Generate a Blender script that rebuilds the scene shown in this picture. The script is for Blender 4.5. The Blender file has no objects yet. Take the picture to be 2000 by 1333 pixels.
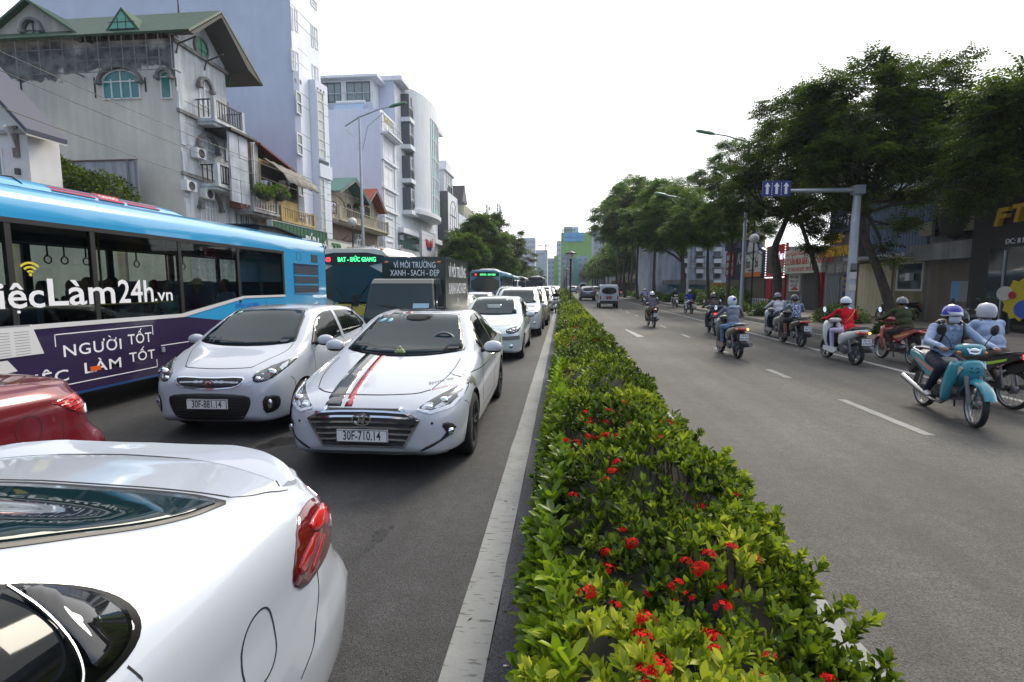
import bpy,math,random
import numpy as np
from mathutils import Vector,Matrix
from mathutils.bvhtree import BVHTree
from mathutils.geometry import delaunay_2d_cdt
random.seed(7);rng=np.random.default_rng(7)
SC=bpy.context.scene;COL=SC.collection
R=math.radians;PI=math.pi
# ------------------------ camera
CAM_H=1.77;PSI=math.atan(0.0975);TH=math.atan(0.1085)
cam=bpy.data.cameras.new('camera');camo=bpy.data.objects.new('camera',cam);COL.objects.link(camo)
camo.location=(0,0,CAM_H);camo.rotation_euler=(PI/2-TH,0,PSI)
cam.sensor_width=36;cam.lens=18.0;cam.clip_start=.05;cam.clip_end=4000
SC.camera=camo
# ------------------------ world
W=bpy.data.worlds.new('World');SC.world=W;W.use_nodes=True
nt=W.node_tree;nt.nodes.clear()
SUN_EL=R(38);SUN_AZ=R(24)
def N(t,**kw):
 n=nt.nodes.new(t)
 for k,v in kw.items():setattr(n,k,v)
 return n
out=N('ShaderNodeOutputWorld');bg=N('ShaderNodeBackground')
sky=N('ShaderNodeTexSky',sky_type='NISHITA',sun_disc=False)
sky.sun_elevation=SUN_EL;sky.sun_rotation=SUN_AZ;sky.air_density=1.2;sky.dust_density=2.5
tc=N('ShaderNodeTexCoord');mp=N('ShaderNodeMapping');mp.inputs['Scale'].default_value=(1.1,1.1,2.6)
no=N('ShaderNodeTexNoise');no.inputs['Scale'].default_value=1.7;no.inputs['Detail'].default_value=7;no.inputs['Roughness'].default_value=.58
ramp=N('ShaderNodeValToRGB');ramp.color_ramp.elements[0].position=.36;ramp.color_ramp.elements[1].position=.60
ramp.color_ramp.elements[0].color=(.12,.12,.12,1);ramp.color_ramp.elements[1].color=(1,1,1,1)
dot=N('ShaderNodeVectorMath',operation='DOT_PRODUCT');dot.inputs[1].default_value=(math.sin(SUN_AZ)*math.cos(SUN_EL),math.cos(SUN_AZ)*math.cos(SUN_EL),math.sin(SUN_EL))
glow=N('ShaderNodeMapRange');glow.inputs["From Min"].default_value=-.25;glow.inputs["From Max"].default_value=.74;glow.interpolation_type='SMOOTHSTEP'
glow.inputs['To Min'].default_value=0;glow.inputs['To Max'].default_value=1
cmax=N('ShaderNodeMath',operation='ADD',use_clamp=True)
g2=N('ShaderNodeMath',operation='MULTIPLY');g2 .inputs[1].default_value=1.0
cloudc=N('ShaderNodeMix',data_type='RGBA');cloudc.inputs[6].default_value=(6.6,8.3,11.6,1);cloudc.inputs[7].default_value=(19.5,19.5,19.6,1)
mix=N('ShaderNodeMix',data_type='RGBA');L=nt.links.new
L(tc.outputs['Generated'],mp.inputs['Vector']);L(mp.outputs[0],no.inputs['Vector']);L(no.outputs['Fac'],ramp.inputs['Fac'])
L(tc.outputs['Generated'],dot.inputs[0]);L(dot.outputs['Value'],glow.inputs['Value'])
L(glow.outputs[0],g2 .inputs[0]);L(ramp.outputs['Color'],cmax.inputs[0]);L(g2 .outputs[0],cmax.inputs[1])
L(glow.outputs[0],cloudc.inputs[0]);L(cmax.outputs[0],mix.inputs[0]);L(sky.outputs[0],mix.inputs[6]);L(cloudc.outputs[2],mix.inputs[7])
L(mix.outputs[2],bg.inputs['Color']);L(bg.outputs[0],out.inputs['Surface'])
bg.inputs['Strength'].default_value=.072
sl=bpy.data.lights.new('sun','SUN');so=bpy.data.objects.new('sun',sl);COL.objects.link(so)
sl.energy=2.5;sl.angle=R(20);sl.color=(1,.91,.76)
sd=Vector((math.sin(SUN_AZ)*math.cos(SUN_EL),math.cos(SUN_AZ)*math.cos(SUN_EL),math.sin(SUN_EL)))
so.rotation_euler=sd.to_track_quat('Z','Y').to_euler();so.location=sd*50
vs=SC.view_settings;SC.display_settings.display_device='sRGB'
vs.view_transform='Standard';vs.look='None';vs.gamma=1;vs.exposure=.36;vs.use_curve_mapping=False
SC.cycles.max_bounces=6;SC.cycles.transparent_max_bounces=10;SC.cycles.volume_bounces=0
# ------------------------ from a pixel of the 2000x1333 picture to a place
_R=Vector((math.cos(PSI),math.sin(PSI),0));_F=Vector((-math.sin(PSI)*math.cos(TH),math.cos(PSI)*math.cos(TH),-math.sin(TH)));_U=_R.cross(_F)
def ray(px,py):return _F*1000+_R*(px-1000)-_U*(py-666.5)
def PX(px,py,X):d=ray(px,py);t=X/d.x;return Vector((X,d.y*t,CAM_H+d.z*t))
def PY(px,py,Y):d=ray(px,py);t=Y/d.y;return Vector((d.x*t,Y,CAM_H+d.z*t))
def PZ(px,py,Z=0):d=ray(px,py);t=(Z-CAM_H)/d.z;return Vector((d.x*t,d.y*t,Z))
# ------------------------ materials
_mats={}
def mat(name,col,rough=.6,metal=0,coat=0,nv=0,ns=3,bump=0,bs=40,spec=.5,emis=0,alpha=1,streak=0,trans=0,dark=None,sheen=0):
 """Procedural Principled: noise-varied colour, fine relief, optional vertical streaks."""
 if name in _mats:return _mats[name]
 m=bpy.data.materials.new(name);m.use_nodes=True;t=m.node_tree;b=t.nodes['Principled BSDF'];_mats[name]=m
 c=(*col[:3],1)
 b.inputs['Base Color'].default_value=c;b.inputs['Roughness'].default_value=rough;b.inputs['Metallic'].default_value=metal
 b.inputs['Coat Weight'].default_value=coat;b.inputs['Coat Roughness'].default_value=.04;b.inputs['Specular IOR Level'].default_value=spec
 if emis:b.inputs['Emission Color'].default_value=c;b.inputs['Emission Strength'].default_value=emis
 if trans:b.inputs['Transmission Weight'].default_value=trans
 m.diffuse_color=c
 if nv or bump or streak:
  co=t.nodes.new('ShaderNodeTexCoord')
 if nv or streak:
  n=t.nodes.new('ShaderNodeTexNoise');n.inputs['Scale'].default_value=ns;n.inputs['Detail'].default_value=6;n.inputs['Roughness'].default_value=.62
  t.links.new(co.outputs['Object'],n.inputs['Vector'])
  r=t.nodes.new('ShaderNodeValToRGB');e=r.color_ramp.elements;e[0].position=.3;e[1].position=.7
  d=dark or[x*(1-nv)for x in col[:3]]
  e[0].color=(*d[:3],1);e[1].color=(*[min(1,x*(1+nv*.4))for x in col[:3]],1)
  t.links.new(n.outputs['Fac'],r.inputs['Fac']);last=r.outputs['Color']
  if streak:
   mp=t.nodes.new('ShaderNodeMapping');mp.inputs['Scale'].default_value=(2.2,2.2,.16)
   n2=t.nodes.new('ShaderNodeTexNoise');n2 .inputs['Scale'].default_value=1.6;n2 .inputs['Detail'].default_value=5
   t.links.new(co.outputs['Object'],mp.inputs['Vector']);t.links.new(mp.outputs[0],n2 .inputs['Vector'])
   r2=t.nodes.new('ShaderNodeValToRGB');r2 .color_ramp.elements[0].position=.42;r2 .color_ramp.elements[1].position=.62
   r2 .color_ramp.elements[0].color=(1-streak,)*3+(1,);r2 .color_ramp.elements[1].color=(1,1,1,1)
   mx=t.nodes.new('ShaderNodeMix');mx.data_type='RGBA';mx.blend_type='MULTIPLY';mx.inputs[0].default_value=1
   t.links.new(n2 .outputs['Fac'],r2 .inputs['Fac']);t.links.new(last,mx.inputs[6]);t.links.new(r2 .outputs['Color'],mx.inputs[7]);last=mx.outputs[2]
  t.links.new(last,b.inputs['Base Color'])
 if bump:
  n3=t.nodes.new('ShaderNodeTexNoise');n3 .inputs['Scale'].default_value=bs;n3 .inputs['Detail'].default_value=4
  bp=t.nodes.new('ShaderNodeBump');bp.inputs['Strength'].default_value=bump;bp.inputs['Distance'].default_value=.02
  t.links.new(co.outputs['Object'],n3 .inputs['Vector']);t.links.new(n3 .outputs['Fac'],bp.inputs['Height']);t.links.new(bp.outputs[0],b.inputs['Normal'])
 return m
def leafmat(name,cols,trans=.35,rough=.5,world=False):
 """Leaf: colour varies by island, light passes through."""
 if name in _mats:return _mats[name]
 m=bpy.data.materials.new(name);m.use_nodes=True;t=m.node_tree;b=t.nodes['Principled BSDF'];o=t.nodes['Material Output'];_mats[name]=m
 g=t.nodes.new('ShaderNodeNewGeometry');r=t.nodes.new('ShaderNodeValToRGB');cr=r.color_ramp
 while len(cr.elements)<len(cols):cr.elements.new(.5)
 for i,c in enumerate(cols):cr.elements[i].position=i/(len(cols)-1);cr.elements[i].color=(*c,1)
 co=t.nodes.new('ShaderNodeTexCoord');n=t.nodes.new('ShaderNodeTexNoise');n.inputs['Scale'].default_value=.9;n.inputs['Detail'].default_value=3
 t.links.new(co.outputs['Object'],n.inputs['Vector'])
 a=t.nodes.new('ShaderNodeMath');a.operation='MULTIPLY_ADD';a.inputs[1].default_value=.5
 s=t.nodes.new('ShaderNodeMapRange');s.inputs['From Min'].default_value=.35;s.inputs['From Max'].default_value=.65;s.inputs['To Max'].default_value=.5
 t.links.new(n.outputs['Fac'],s.inputs['Value']);t.links.new(g.outputs['Random Per Island'],a.inputs[0]);t.links.new(s.outputs[0],a.inputs[2])
 t.links.new(a.outputs[0],r.inputs['Fac']);t.links.new(r.outputs['Color'],b.inputs['Base Color'])
 b.inputs['Roughness'].default_value=rough;b.inputs['Specular IOR Level'].default_value=.35
 tr=t.nodes.new('ShaderNodeBsdfTranslucent');mx=t.nodes.new('ShaderNodeMixShader');mx.inputs[0].default_value=trans
 t.links.new(r.outputs['Color'],tr.inputs['Color']);t.links.new(b.outputs[0],mx.inputs[1]);t.links.new(tr.outputs[0],mx.inputs[2]);t.links.new(mx.outputs[0],o.inputs['Surface'])
 return m
def glassmat(name,tint,rough=.03,mixf=.55,refl=(1,1,1)):
 """Tinted pane: partly see-through, reflects like glass."""
 if name in _mats:return _mats[name]
 m=bpy.data.materials.new(name);m.use_nodes=True;t=m.node_tree;t.nodes.remove(t.nodes['Principled BSDF']);o=t.nodes['Material Output'];_mats[name]=m
 tr=t.nodes.new('ShaderNodeBsdfTransparent');tr.inputs[0].default_value=(*tint,1)
 gl=t.nodes.new('ShaderNodeBsdfGlossy');gl.inputs['Roughness'].default_value=rough;gl.inputs['Color'].default_value=(*refl,1)
 f=t.nodes.new('ShaderNodeFresnel');f.inputs['IOR'].default_value=1.5;mx=t.nodes.new('ShaderNodeMixShader')
 gb=t.nodes.new('ShaderNodeNewGeometry');m1=t.nodes.new('ShaderNodeMath');m1 .operation='SUBTRACT';m1 .use_clamp=True;t.links.new(f.outputs[0],m1 .inputs[0]);t.links.new(gb.outputs['Backfacing'],m1 .inputs[1])
 t.links.new(m1 .outputs[0],mx.inputs[0]);t.links.new(tr.outputs[0],mx.inputs[1]);t.links.new(gl.outputs[0],mx.inputs[2]);t.links.new(mx.outputs[0],o.inputs['Surface'])
 return m
 # ------------------------ objects
def tag(o,label=None,cat=None,group=None,kind=None):
 if label:o['label']=label
 if cat:o['category']=cat
 if group:o['group']=group
 if kind:o['kind']=kind
 return o
def thing(name,label,cat,loc=(0,0,0),rz=0,group=None):
 o=bpy.data.objects.new(name,None);COL.objects.link(o);o.location=loc;o.rotation_euler=(0,0,rz);o.empty_display_size=.2
 return tag(o,label,cat,group)
_kids={}
def adopt(o,parent):
 if parent is not None:o.parent=parent;_kids.setdefault(parent.name,[]).append(o)
 return o
def mobj(name,me,parent=None,loc=None,rot=None,scale=None):
 o=bpy.data.objects.new(name,me);COL.objects.link(o);adopt(o,parent)
 if loc is not None:o.location=loc
 if rot is not None:o.rotation_euler=rot
 if scale is not None:o.scale=scale
 return o
def dup(o,parent=None,loc=None,rot=None,label=None,group=None,skip=(),swap=None):
 c=o.copy();COL.objects.link(c)
 if parent is not None:adopt(c,parent)
 if loc is not None:c.location=loc
 if rot is not None:c.rotation_euler=rot
 if label:c['label']=label
 if group:c['group']=group
 if swap and o.type=='MESH':
  for i,s in enumerate(c.material_slots):
   if s.material and s.material.name in swap:
    nm_=swap[s.material.name];s.link='OBJECT';s.material=nm_
 for k in _kids.get(o.name,[]):
  if k.name.split('.')[0]in skip:continue
  dup(k,c,skip=skip,swap=swap)
 return c
class Fr:
 """A wall's own frame: u along it, v up, d out of it."""
 def __init__(s,o,u,n=None,v=(0,0,1)):
  s.o=Vector(o);s.u=Vector(u).normalized();s.v=Vector(v);s.n=Vector(n)if n else s.u.cross(s.v)
 def p(s,u,v,d=0):return s.o+s.u*u+s.v*v+s.n*d
class MB:
 def __init__(s):s.v=[];s.f=[];s.m=[];s.mi=0;s.sm=[]
 def add(s,vs,fs,mi=None,smooth=False):
  b=len(s.v);s.v.extend([tuple(x)for x in vs]);k=s.mi if mi is None else mi
  for f in fs:s.f.append([b+i for i in f]);s.m.append(k);s.sm.append(smooth)
  return s
 def hexa(s,p,mi=None):return s.add(p,[(0,3,2,1),(4,5,6,7),(0,1,5,4),(1,2,6,5),(2,3,7,6),(3,0,4,7)],mi)
 def box(s,x0,x1,y0,y1,z0,z1,mi=None):
  return s.hexa([(x0,y0,z0),(x1,y0,z0),(x1,y1,z0),(x0,y1,z0),(x0,y0,z1),(x1,y0,z1),(x1,y1,z1),(x0,y1,z1)],mi)
 def cbox(s,c,sz,rot=None,mi=None):
  M=rot or Matrix.Identity(3);c=Vector(c);h=[x/2 for x in sz]
  return s.hexa([c+M@Vector((a*h[0],b*h[1],e*h[2]))for a,b,e in((-1,-1,-1),(1,-1,-1),(1,1,-1),(-1,1,-1),(-1,-1,1),(1,-1,1),(1,1,1),(-1,1,1))],mi)
 def fbox(s,F,u0,u1,v0,v1,d0,d1,mi=None):
  return s.hexa([F.p(*q)for q in((u0,v0,d0),(u0,v0,d1),(u1,v0,d1),(u1,v0,d0),(u0,v1,d0),(u0,v1,d1),(u1,v1,d1),(u1,v1,d0))],mi)
 def bar(s,a,b,w,h=None,mi=None):
  a=Vector(a);b=Vector(b);h=h or w;t=(b-a);l=t.length
  if l<1e-6:return s
  q=t.to_track_quat('Y','Z').to_matrix();return s.cbox((a+b)/2,(w,l,h),q,mi)
 def prism(s,pts,off,mi=None):
  """pts: closed 3-D polygon; off: extrusion vector."""
  n=len(pts);o=Vector(off);a=[Vector(p)for p in pts];b=[p+o for p in a]
  return s.add(a+b,[tuple(range(n))[::-1],tuple(range(n,2*n))]+[(i,(i+1)%n,n+(i+1)%n,n+i)for i in range(n)],mi)
 def fprism(s,F,poly,d0,d1,mi=None):return s.prism([F.p(u,v,d0)for u,v in poly],F.n*(d1-d0),mi)
 def tube(s,pts,r,n=8,mi=None,cap=True,smooth=True,flat=1.0):
  P=[Vector(p)for p in pts];rs=r if isinstance(r,(list,tuple))else[r]*len(P);vs=[];fs=[];prev=None
  for i,p in enumerate(P):
   t=(P[min(i+1,len(P)-1)]-P[max(i-1,0)]).normalized()
   if prev is None:a=t.orthogonal().normalized()
   else:a=(prev-t*prev.dot(t));a=a.normalized()if a.length>1e-6 else t.orthogonal().normalized()
   prev=a;b=t.cross(a)
   for k in range(n):vs.append(p+(a*math.cos(2*PI*k/n)+b*math.sin(2*PI*k/n)*flat)*rs[i])
  for i in range(len(P)-1):
   for k in range(n):fs.append((i*n+k,i*n+(k+1)%n,(i+1)*n+(k+1)%n,(i+1)*n+k))
  s.add(vs,fs,mi,smooth)
  if cap:s.add(vs[:n],[tuple(range(n))[::-1]],mi);s.add(vs[-n:],[tuple(range(n))],mi)
  return s
 def lathe(s,prof,c=(0,0,0),axis=(0,0,1),n=20,mi=None,smooth=True,ang=2*PI):
  c=Vector(c);z=Vector(axis).normalized();x=z.orthogonal().normalized();y=z.cross(x);vs=[];fs=[];m=len(prof)
  for k in range(n):
   a=ang*k/n
   for r,h in prof:vs.append(c+z*h+(x*math.cos(a)+y*math.sin(a))*r)
  for k in range(n):
   for j in range(m-1):
    a,b=k*m+j,((k+1)%n)*m+j;fs.append((a,b,b+1,a+1))
  return s.add(vs,fs,mi,smooth)
 def ball(s,c,r,n=12,m=8,mi=None,rot=None):
  rr=r if isinstance(r,(tuple,list))else(r,r,r);c=Vector(c);vs=[];fs=[];M=rot or Matrix.Identity(3)
  for j in range(m+1):
   f=PI*j/m
   for k in range(n):
    a=2*PI*k/n;vs.append(c+M@Vector((rr[0]*math.sin(f)*math.cos(a),rr[1]*math.sin(f)*math.sin(a),rr[2]*math.cos(f))))
  for j in range(m):
   for k in range(n):fs.append((j*n+k,(j+1)*n+k,(j+1)*n+(k+1)%n,j*n+(k+1)%n))
  return s.add(vs,fs,mi,True)
 def mesh(s,name,mats,ang=None):
  me=bpy.data.meshes.new(name);me.from_pydata(s.v,[],s.f)
  for m in(mats if isinstance(mats,(list,tuple))else[mats]):me.materials.append(m)
  me.polygons.foreach_set('material_index',s.m);me.polygons.foreach_set('use_smooth',s.sm)
  if ang:me.polygons.foreach_set('use_smooth',[True]*len(s.f));me.set_sharp_from_angle(angle=R(ang))
  me.update();return me
 def build(s,name,mats,parent=None,ang=None,**kw):return mobj(name,s.mesh(name,mats,ang),parent,**kw)
def npmesh(name,V,F,mats,mi=None,smooth=False):
 """fast mesh from numpy arrays: V (n,3), F (m,k) of one polygon size."""
 me=bpy.data.meshes.new(name);k=F.shape[1];m=F.shape[0]
 me.vertices.add(len(V));me.vertices.foreach_set('co',V.astype(np.float32).ravel())
 me.loops.add(m*k);me.loops.foreach_set('vertex_index',F.astype(np.int32).ravel())
 me.polygons.add(m);me.polygons.foreach_set('loop_start',np.arange(0,m*k,k,dtype=np.int32))
 for x in(mats if isinstance(mats,(list,tuple))else[mats]):me.materials.append(x)
 if mi is not None:me.polygons.foreach_set('material_index',mi.astype(np.int32))
 if smooth:me.polygons.foreach_set('use_smooth',np.ones(m,dtype=bool))
 me.update(calc_edges=True);return me
def eval_mesh(o,remove=True):
 dg=bpy.context.evaluated_depsgraph_get();dg.update();me=bpy.data.meshes.new_from_object(o.evaluated_get(dg))
 if remove:bpy.data.objects.remove(o)
 return me
_tc={}
def text_geo(txt,size=1.0,depth=0,align='CENTER',shear=0,space=1.0,bold=0):
 """Lettering as verts/faces in the XY plane."""
 k=(txt,size,depth,align,shear,space,bold)
 if k in _tc:return _tc[k]
 cu=bpy.data.curves.new('txt','FONT');cu.body=txt;cu.size=size;cu.extrude=depth;cu.align_x=align;cu.align_y='CENTER'
 cu.shear=shear;cu.space_character=space;cu.offset=bold;cu.resolution_u=3;cu.fill_mode='BOTH' if depth else 'FRONT'
 o=bpy.data.objects.new('txt',cu);COL.objects.link(o);me=eval_mesh(o)
 r=([tuple(v.co)for v in me.vertices],[tuple(p.vertices)for p in me.polygons]);bpy.data.meshes.remove(me);_tc[k]=r
 return r
_raw=text_geo;MARK=dict(zip('ỜờĐệỆẠẸỐỘẾƯĂ',('Ơg','ơg','Db','êd','Êd','Ad','Ed','Ôa','Ôd','Êa','Ư','Ă')))
def text_geo(txt,size=1.0,depth=0,align='CENTER',shear=0,space=1.0,bold=0):
 """stacked accents are drawn as marks of their own (the font's own glyphs overlap themselves)."""
 base=''.join(MARK.get(c,c)[0]for c in txt);vs,fs=_raw(base,size,depth,'LEFT',shear,space,bold);vs,fs=list(vs),list(fs)
 ext=lambda s_:(min(v[0]for v in _raw(s_,size,0,'LEFT',shear,space,bold)[0]),max(v[0]for v in _raw(s_,size,0,'LEFT',shear,space,bold)[0]))
 for i,c in enumerate(txt):
  k=MARK.get(c,c)
  if len(k)<2:continue
  g0,g1=ext(k[0]);x1=ext(base[:i+1])[1];w=g1-g0;xc=x1-w/2;ys=[v[1]for v in _raw(k[0],size,0,'LEFT',shear,space,bold)[0]];lo,hi=min(ys),max(ys);t=.045*size
  if k[1]=='d':P=[(xc+t*math.cos(a),lo-.09*size+t*math.sin(a))for a in[PI/4*j for j in range(8)]]
  elif k[1]=='b':P=[(x1-w-.07*size,(lo+hi)/2-t*.7),(x1-w*.5,(lo+hi)/2-t*.7),(x1-w*.5,(lo+hi)/2+t*.7),(x1-w-.07*size,(lo+hi)/2+t*.7)]
  elif k[1]=='a':P=[(xc+.02*size,hi+.03*size),(xc+.09*size,hi+.02*size),(xc+.20*size,hi+.15*size),(xc+.11*size,hi+.15*size)]
  else:xc-=.05*size;P=[(xc-.02*size,hi+.03*size),(xc-.15*size,hi+.16*size),(xc-.05*size,hi+.16*size),(xc+.05*size,hi+.03*size)];
  n=len(vs);m=len(P);vs+=[(x,y,depth)for x,y in P];fs.append(tuple(range(n,n+m))if k[1]!='g' else tuple(range(n,n+m))[::-1])
 if align=='CENTER':xs=[v[0]for v in vs];c_=(min(xs)+max(xs))/2;vs=[(x-c_,y,z)for x,y,z in vs]
 return vs,fs
def text_on(F,txt,u,v,size,m,parent=None,d=.01,depth=.004,name='lettering',align='CENTER',sx=1.0,shear=0,rot=0,bold=0,space=1.0):
 vs,fs=text_geo(txt,size,depth,align,shear,space,bold);c,s_=math.cos(rot),math.sin(rot)
 b=MB();b.add([F.p(u+(x*sx)*c-y*s_,v+(x*sx)*s_+y*c,d+z)for x,y,z in vs],fs)
 return b.build(name,m,parent)
def pchip(xs,ys,q):
 xs=np.array(xs,float);ys=np.array(ys,float)
 if xs[0]>xs[-1]:xs=xs[::-1];ys=ys[::-1]
 h=np.diff(xs);d=np.diff(ys)/h;m=np.zeros(len(xs))
 for i in range(1,len(xs)-1):
  if d[i-1]*d[i]>0:w1=2*h[i]+h[i-1];w2=h[i]+2*h[i-1];m[i]=(w1+w2)/(w1/d[i-1]+w2/d[i])
 m[0]=d[0];m[-1]=d[-1];q=np.clip(q,xs[0],xs[-1]);i=np.clip(np.searchsorted(xs,q)-1,0,len(xs)-2);t=(q-xs[i])/h[i]
 return(2*t**3-3*t**2+1)*ys[i]+(t**3-2*t**2+t)*h[i]*m[i]+(-2*t**3+3*t**2)*ys[i+1]+(t**3-t**2)*h[i]*m[i+1]
def crom(pts,sub):
 """Catmull-Rom through points (m,k) -> denser."""
 P=np.array(pts,float);o=[];n=len(P)
 for i in range(n-1):
  a=P[max(i-1,0)];b=P[i];c=P[i+1];d=P[min(i+2,n-1)]
  for j in range(sub):
   t=j/sub;o.append(.5*((2*b)+(-a+c)*t+(2*a-5*b+4*c-d)*t*t+(-a+3*b-3*c+d)*t**3))
 o.append(P[-1]);return np.array(o)
mGlass=mat('window_glass',(.03,.045,.05),.06,spec=.8)
mWhite=mat('white_paint',(.74,.75,.77),.5,nv=.08)
mBlack=mat('black_plastic',(.012,.012,.013),.45)
mRubber=mat('tyre_rubber',(.018,.018,.018),.85,nv=.3,ns=20)
mChrome=mat('chrome',(.75,.76,.78),.12,metal=1)
mSteel=mat('galvanised_steel',(.42,.45,.48),.45,metal=.6,nv=.15,ns=4)
mDkMetal=mat('dark_metal',(.03,.03,.032),.45,metal=.5)
# ============== ground, roads, kerbs, markings
def asphalt(name,base,var,scale,patch):
 m=bpy.data.materials.new(name);m.use_nodes=True;t=m.node_tree;b=t.nodes['Principled BSDF'];_mats[name]=m;l=t.links.new
 co=t.nodes.new('ShaderNodeTexCoord')
 def noise(sc,det=4,mp=None):
  n=t.nodes.new('ShaderNodeTexNoise');n.inputs['Scale'].default_value=sc;n.inputs['Detail'].default_value=det
  if mp:
   q=t.nodes.new('ShaderNodeMapping');q.inputs['Scale'].default_value=mp;l(co.outputs['Object'],q.inputs[0]);l(q.outputs[0],n.inputs['Vector'])
  else:l(co.outputs['Object'],n.inputs['Vector'])
  return n
 def rampn(n,p0,c0,p1,c1):
  r=t.nodes.new('ShaderNodeValToRGB');e=r.color_ramp.elements;e[0].position=p0;e[1].position=p1;e[0].color=(*c0,1);e[1].color=(*c1,1);l(n,r.inputs[0]);return r.outputs[0]
 def mul(a,b_,f=1.0):
  x=t.nodes.new('ShaderNodeMix');x.data_type='RGBA';x.blend_type='MULTIPLY';x.inputs[0].default_value=f;l(a,x.inputs[6]);l(b_,x.inputs[7]);return x.outputs[2]
 vor=t.nodes.new('ShaderNodeTexVoronoi');vor.inputs['Scale'].default_value=scale;l(co.outputs['Object'],vor.inputs['Vector'])
 ag=rampn(vor.outputs['Color'],.15,[x*.45 for x in base],.95,[x*2.3 for x in base])
 big=rampn(noise(.35,5).outputs['Fac'],.38,(.62,.62,.64),.62,(1.25,1.23,1.2))
 lane=rampn(noise(.8,3,(1.6,.05,1)).outputs['Fac'],.36,(.58,.58,.59),.64,(1.3,1.29,1.27))
 fine=rampn(noise(7,8).outputs['Fac'],.3,(.75,.74,.74),.7,(1.12,1.12,1.12))
 c=mul(mul(mul(ag,big,patch),lane,.8),fine)
 l(c,b.inputs['Base Color'])
 b.inputs['Roughness'].default_value=.72;b.inputs['Specular IOR Level'].default_value=.45
 bp=t.nodes.new('ShaderNodeBump');bp.inputs['Strength'].default_value=.55;bp.inputs['Distance'].default_value=.006;l(vor.outputs['Distance'],bp.inputs['Height']);l(bp.outputs[0],b.inputs['Normal'])
 return m
mRoadL=asphalt('asphalt_dark',(.029,.029,.031),0,160,.9)
mRoadR=asphalt('asphalt_worn',(.047,.045,.043),0,130,.8)
mGut=asphalt('asphalt_gutter',(.036,.037,.044),0,150,.6)
mEarth=mat('bare_earth',(.09,.075,.055),.95,nv=.4,ns=2,bump=.5,bs=14)
mPave=mat('pavement_tiles',(.17,.145,.125),.85,nv=.3,ns=1.5,bump=.3,bs=25)
mKerb=mat('kerb_concrete',(.15,.145,.13),.85,nv=.35,ns=3,bump=.3,bs=30)
def paintmat(name,col,thr):
 m=mat(name,col,.7,nv=.2,ns=2.5,bump=.2,bs=60);t=m.node_tree;l=t.links.new;b=t.nodes['Principled BSDF']
 co=t.nodes.new('ShaderNodeTexCoord');mp=t.nodes.new('ShaderNodeMapping');mp.inputs['Scale'].default_value=(4,22,1);n=t.nodes.new('ShaderNodeTexNoise');n.inputs['Scale'].default_value=2.2;n.inputs['Detail'].default_value=7
 l(co.outputs['Object'],mp.inputs[0]);l(mp.outputs[0],n.inputs['Vector'])
 r=t.nodes.new('ShaderNodeValToRGB');e=r.color_ramp.elements;e[0].position=thr-.04;e[1].position=thr;e[0].color=(.4,.39,.38,1);e[1].color=(1,1,1,1);l(n.outputs['Fac'],r.inputs[0])
 x=t.nodes.new('ShaderNodeMix');x.data_type='RGBA';x.blend_type='MULTIPLY';x.inputs[0].default_value=1
 src=b.inputs['Base Color'].links[0].from_socket;l(src,x.inputs[6]);l(r.outputs[0],x.inputs[7]);l(x.outputs[2],b.inputs['Base Color'])
 return m
mLine=paintmat('road_paint_white',(.22,.225,.22),.40)
mLineW=paintmat('road_paint_worn',(.30,.30,.29),.42)
YF=420
def slab(name,x0,x1,y0,y1,z0,z1,m):return tag(MB().box(x0,x1,y0,y1,z0,z1).build(name,m),kind='structure')
tag(MB().box(-1500,1500,-300,2500,-1,-.03).build('ground',mEarth),kind='structure')
slab('road_left',-10.2,-.145,-40,YF,-.02,0,mRoadL)
slab('road_right',1.26,9.4,-40,YF,-.02,0,mRoadR)
slab('pavement_left',-14.4,-10.2,-40,YF,-.02,.15,mPave)
pav=slab('pavement_right',9.56,18.2,-40,YF,-.02,.15,mPave)
slab('gutter_strip',-.335,-.145,-40,YF,.0,.004,mGut)
def line(name,x0,x1,y0,y1,m=mLine,z=.004):
 n=max(2,int((y1-y0)/.14))if y1-y0<60 else 420;b=MB();ys=[y0+(y1-y0)*(i/(n))**(1 if y1-y0<60 else 2.2)for i in range(n+1)]
 jx=[random.uniform(-1,1)*.006 for _ in ys];jr=[random.uniform(-1,1)*.007 for _ in ys]
 vs=[];
 for i,y in enumerate(ys):vs+=[(x0+jx[i],y,z),(x1+jr[i],y,z)]
 b.add(vs,[(2*i,2*i+1,2*i+3,2*i+2)for i in range(n)]);return tag(b.build(name,m),kind='structure')
line('edge_line',-.535,-.333,-20,YF)
line('edge_line',1.36,1.50,-20,YF)
line('lane_line',6.98,7.11,-20,YF,mLineW)
line('kerb_line',9.22,9.36,-20,YF,mLineW)
for i,(a,b_)in enumerate(((6.37,8.3),(10.2,11.2),(13.9,15.0),(17.9,19.1),(22,23.2),(26,27.2),(30,31.4),(34,35.5),(38.2,39.8),(42.5,44),(47,49),(52,54),(58,60),(65,67),(73,75))):
 line('lane_dash',4.29,4.42,a,b_)
ar=MB();ar.add([(2.52,20.9,.004),(2.62,21.0,.004),(2.86,18.0,.004),(2.60,17.9,.004)],[(0,1,2,3)]);tag(ar.build('lane_arrow',mLineW),kind='structure')
for a,b_ in((1.0,2.6),(9.6,11),(14,15.4),(18.4,20),(23,24.4)):
 line('lane_dash',-3.22,-3.10,a,b_,mLineW)
mStain=mat('oil_stain',(.012,.012,.013),.5,nv=.4,ns=8)
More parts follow.
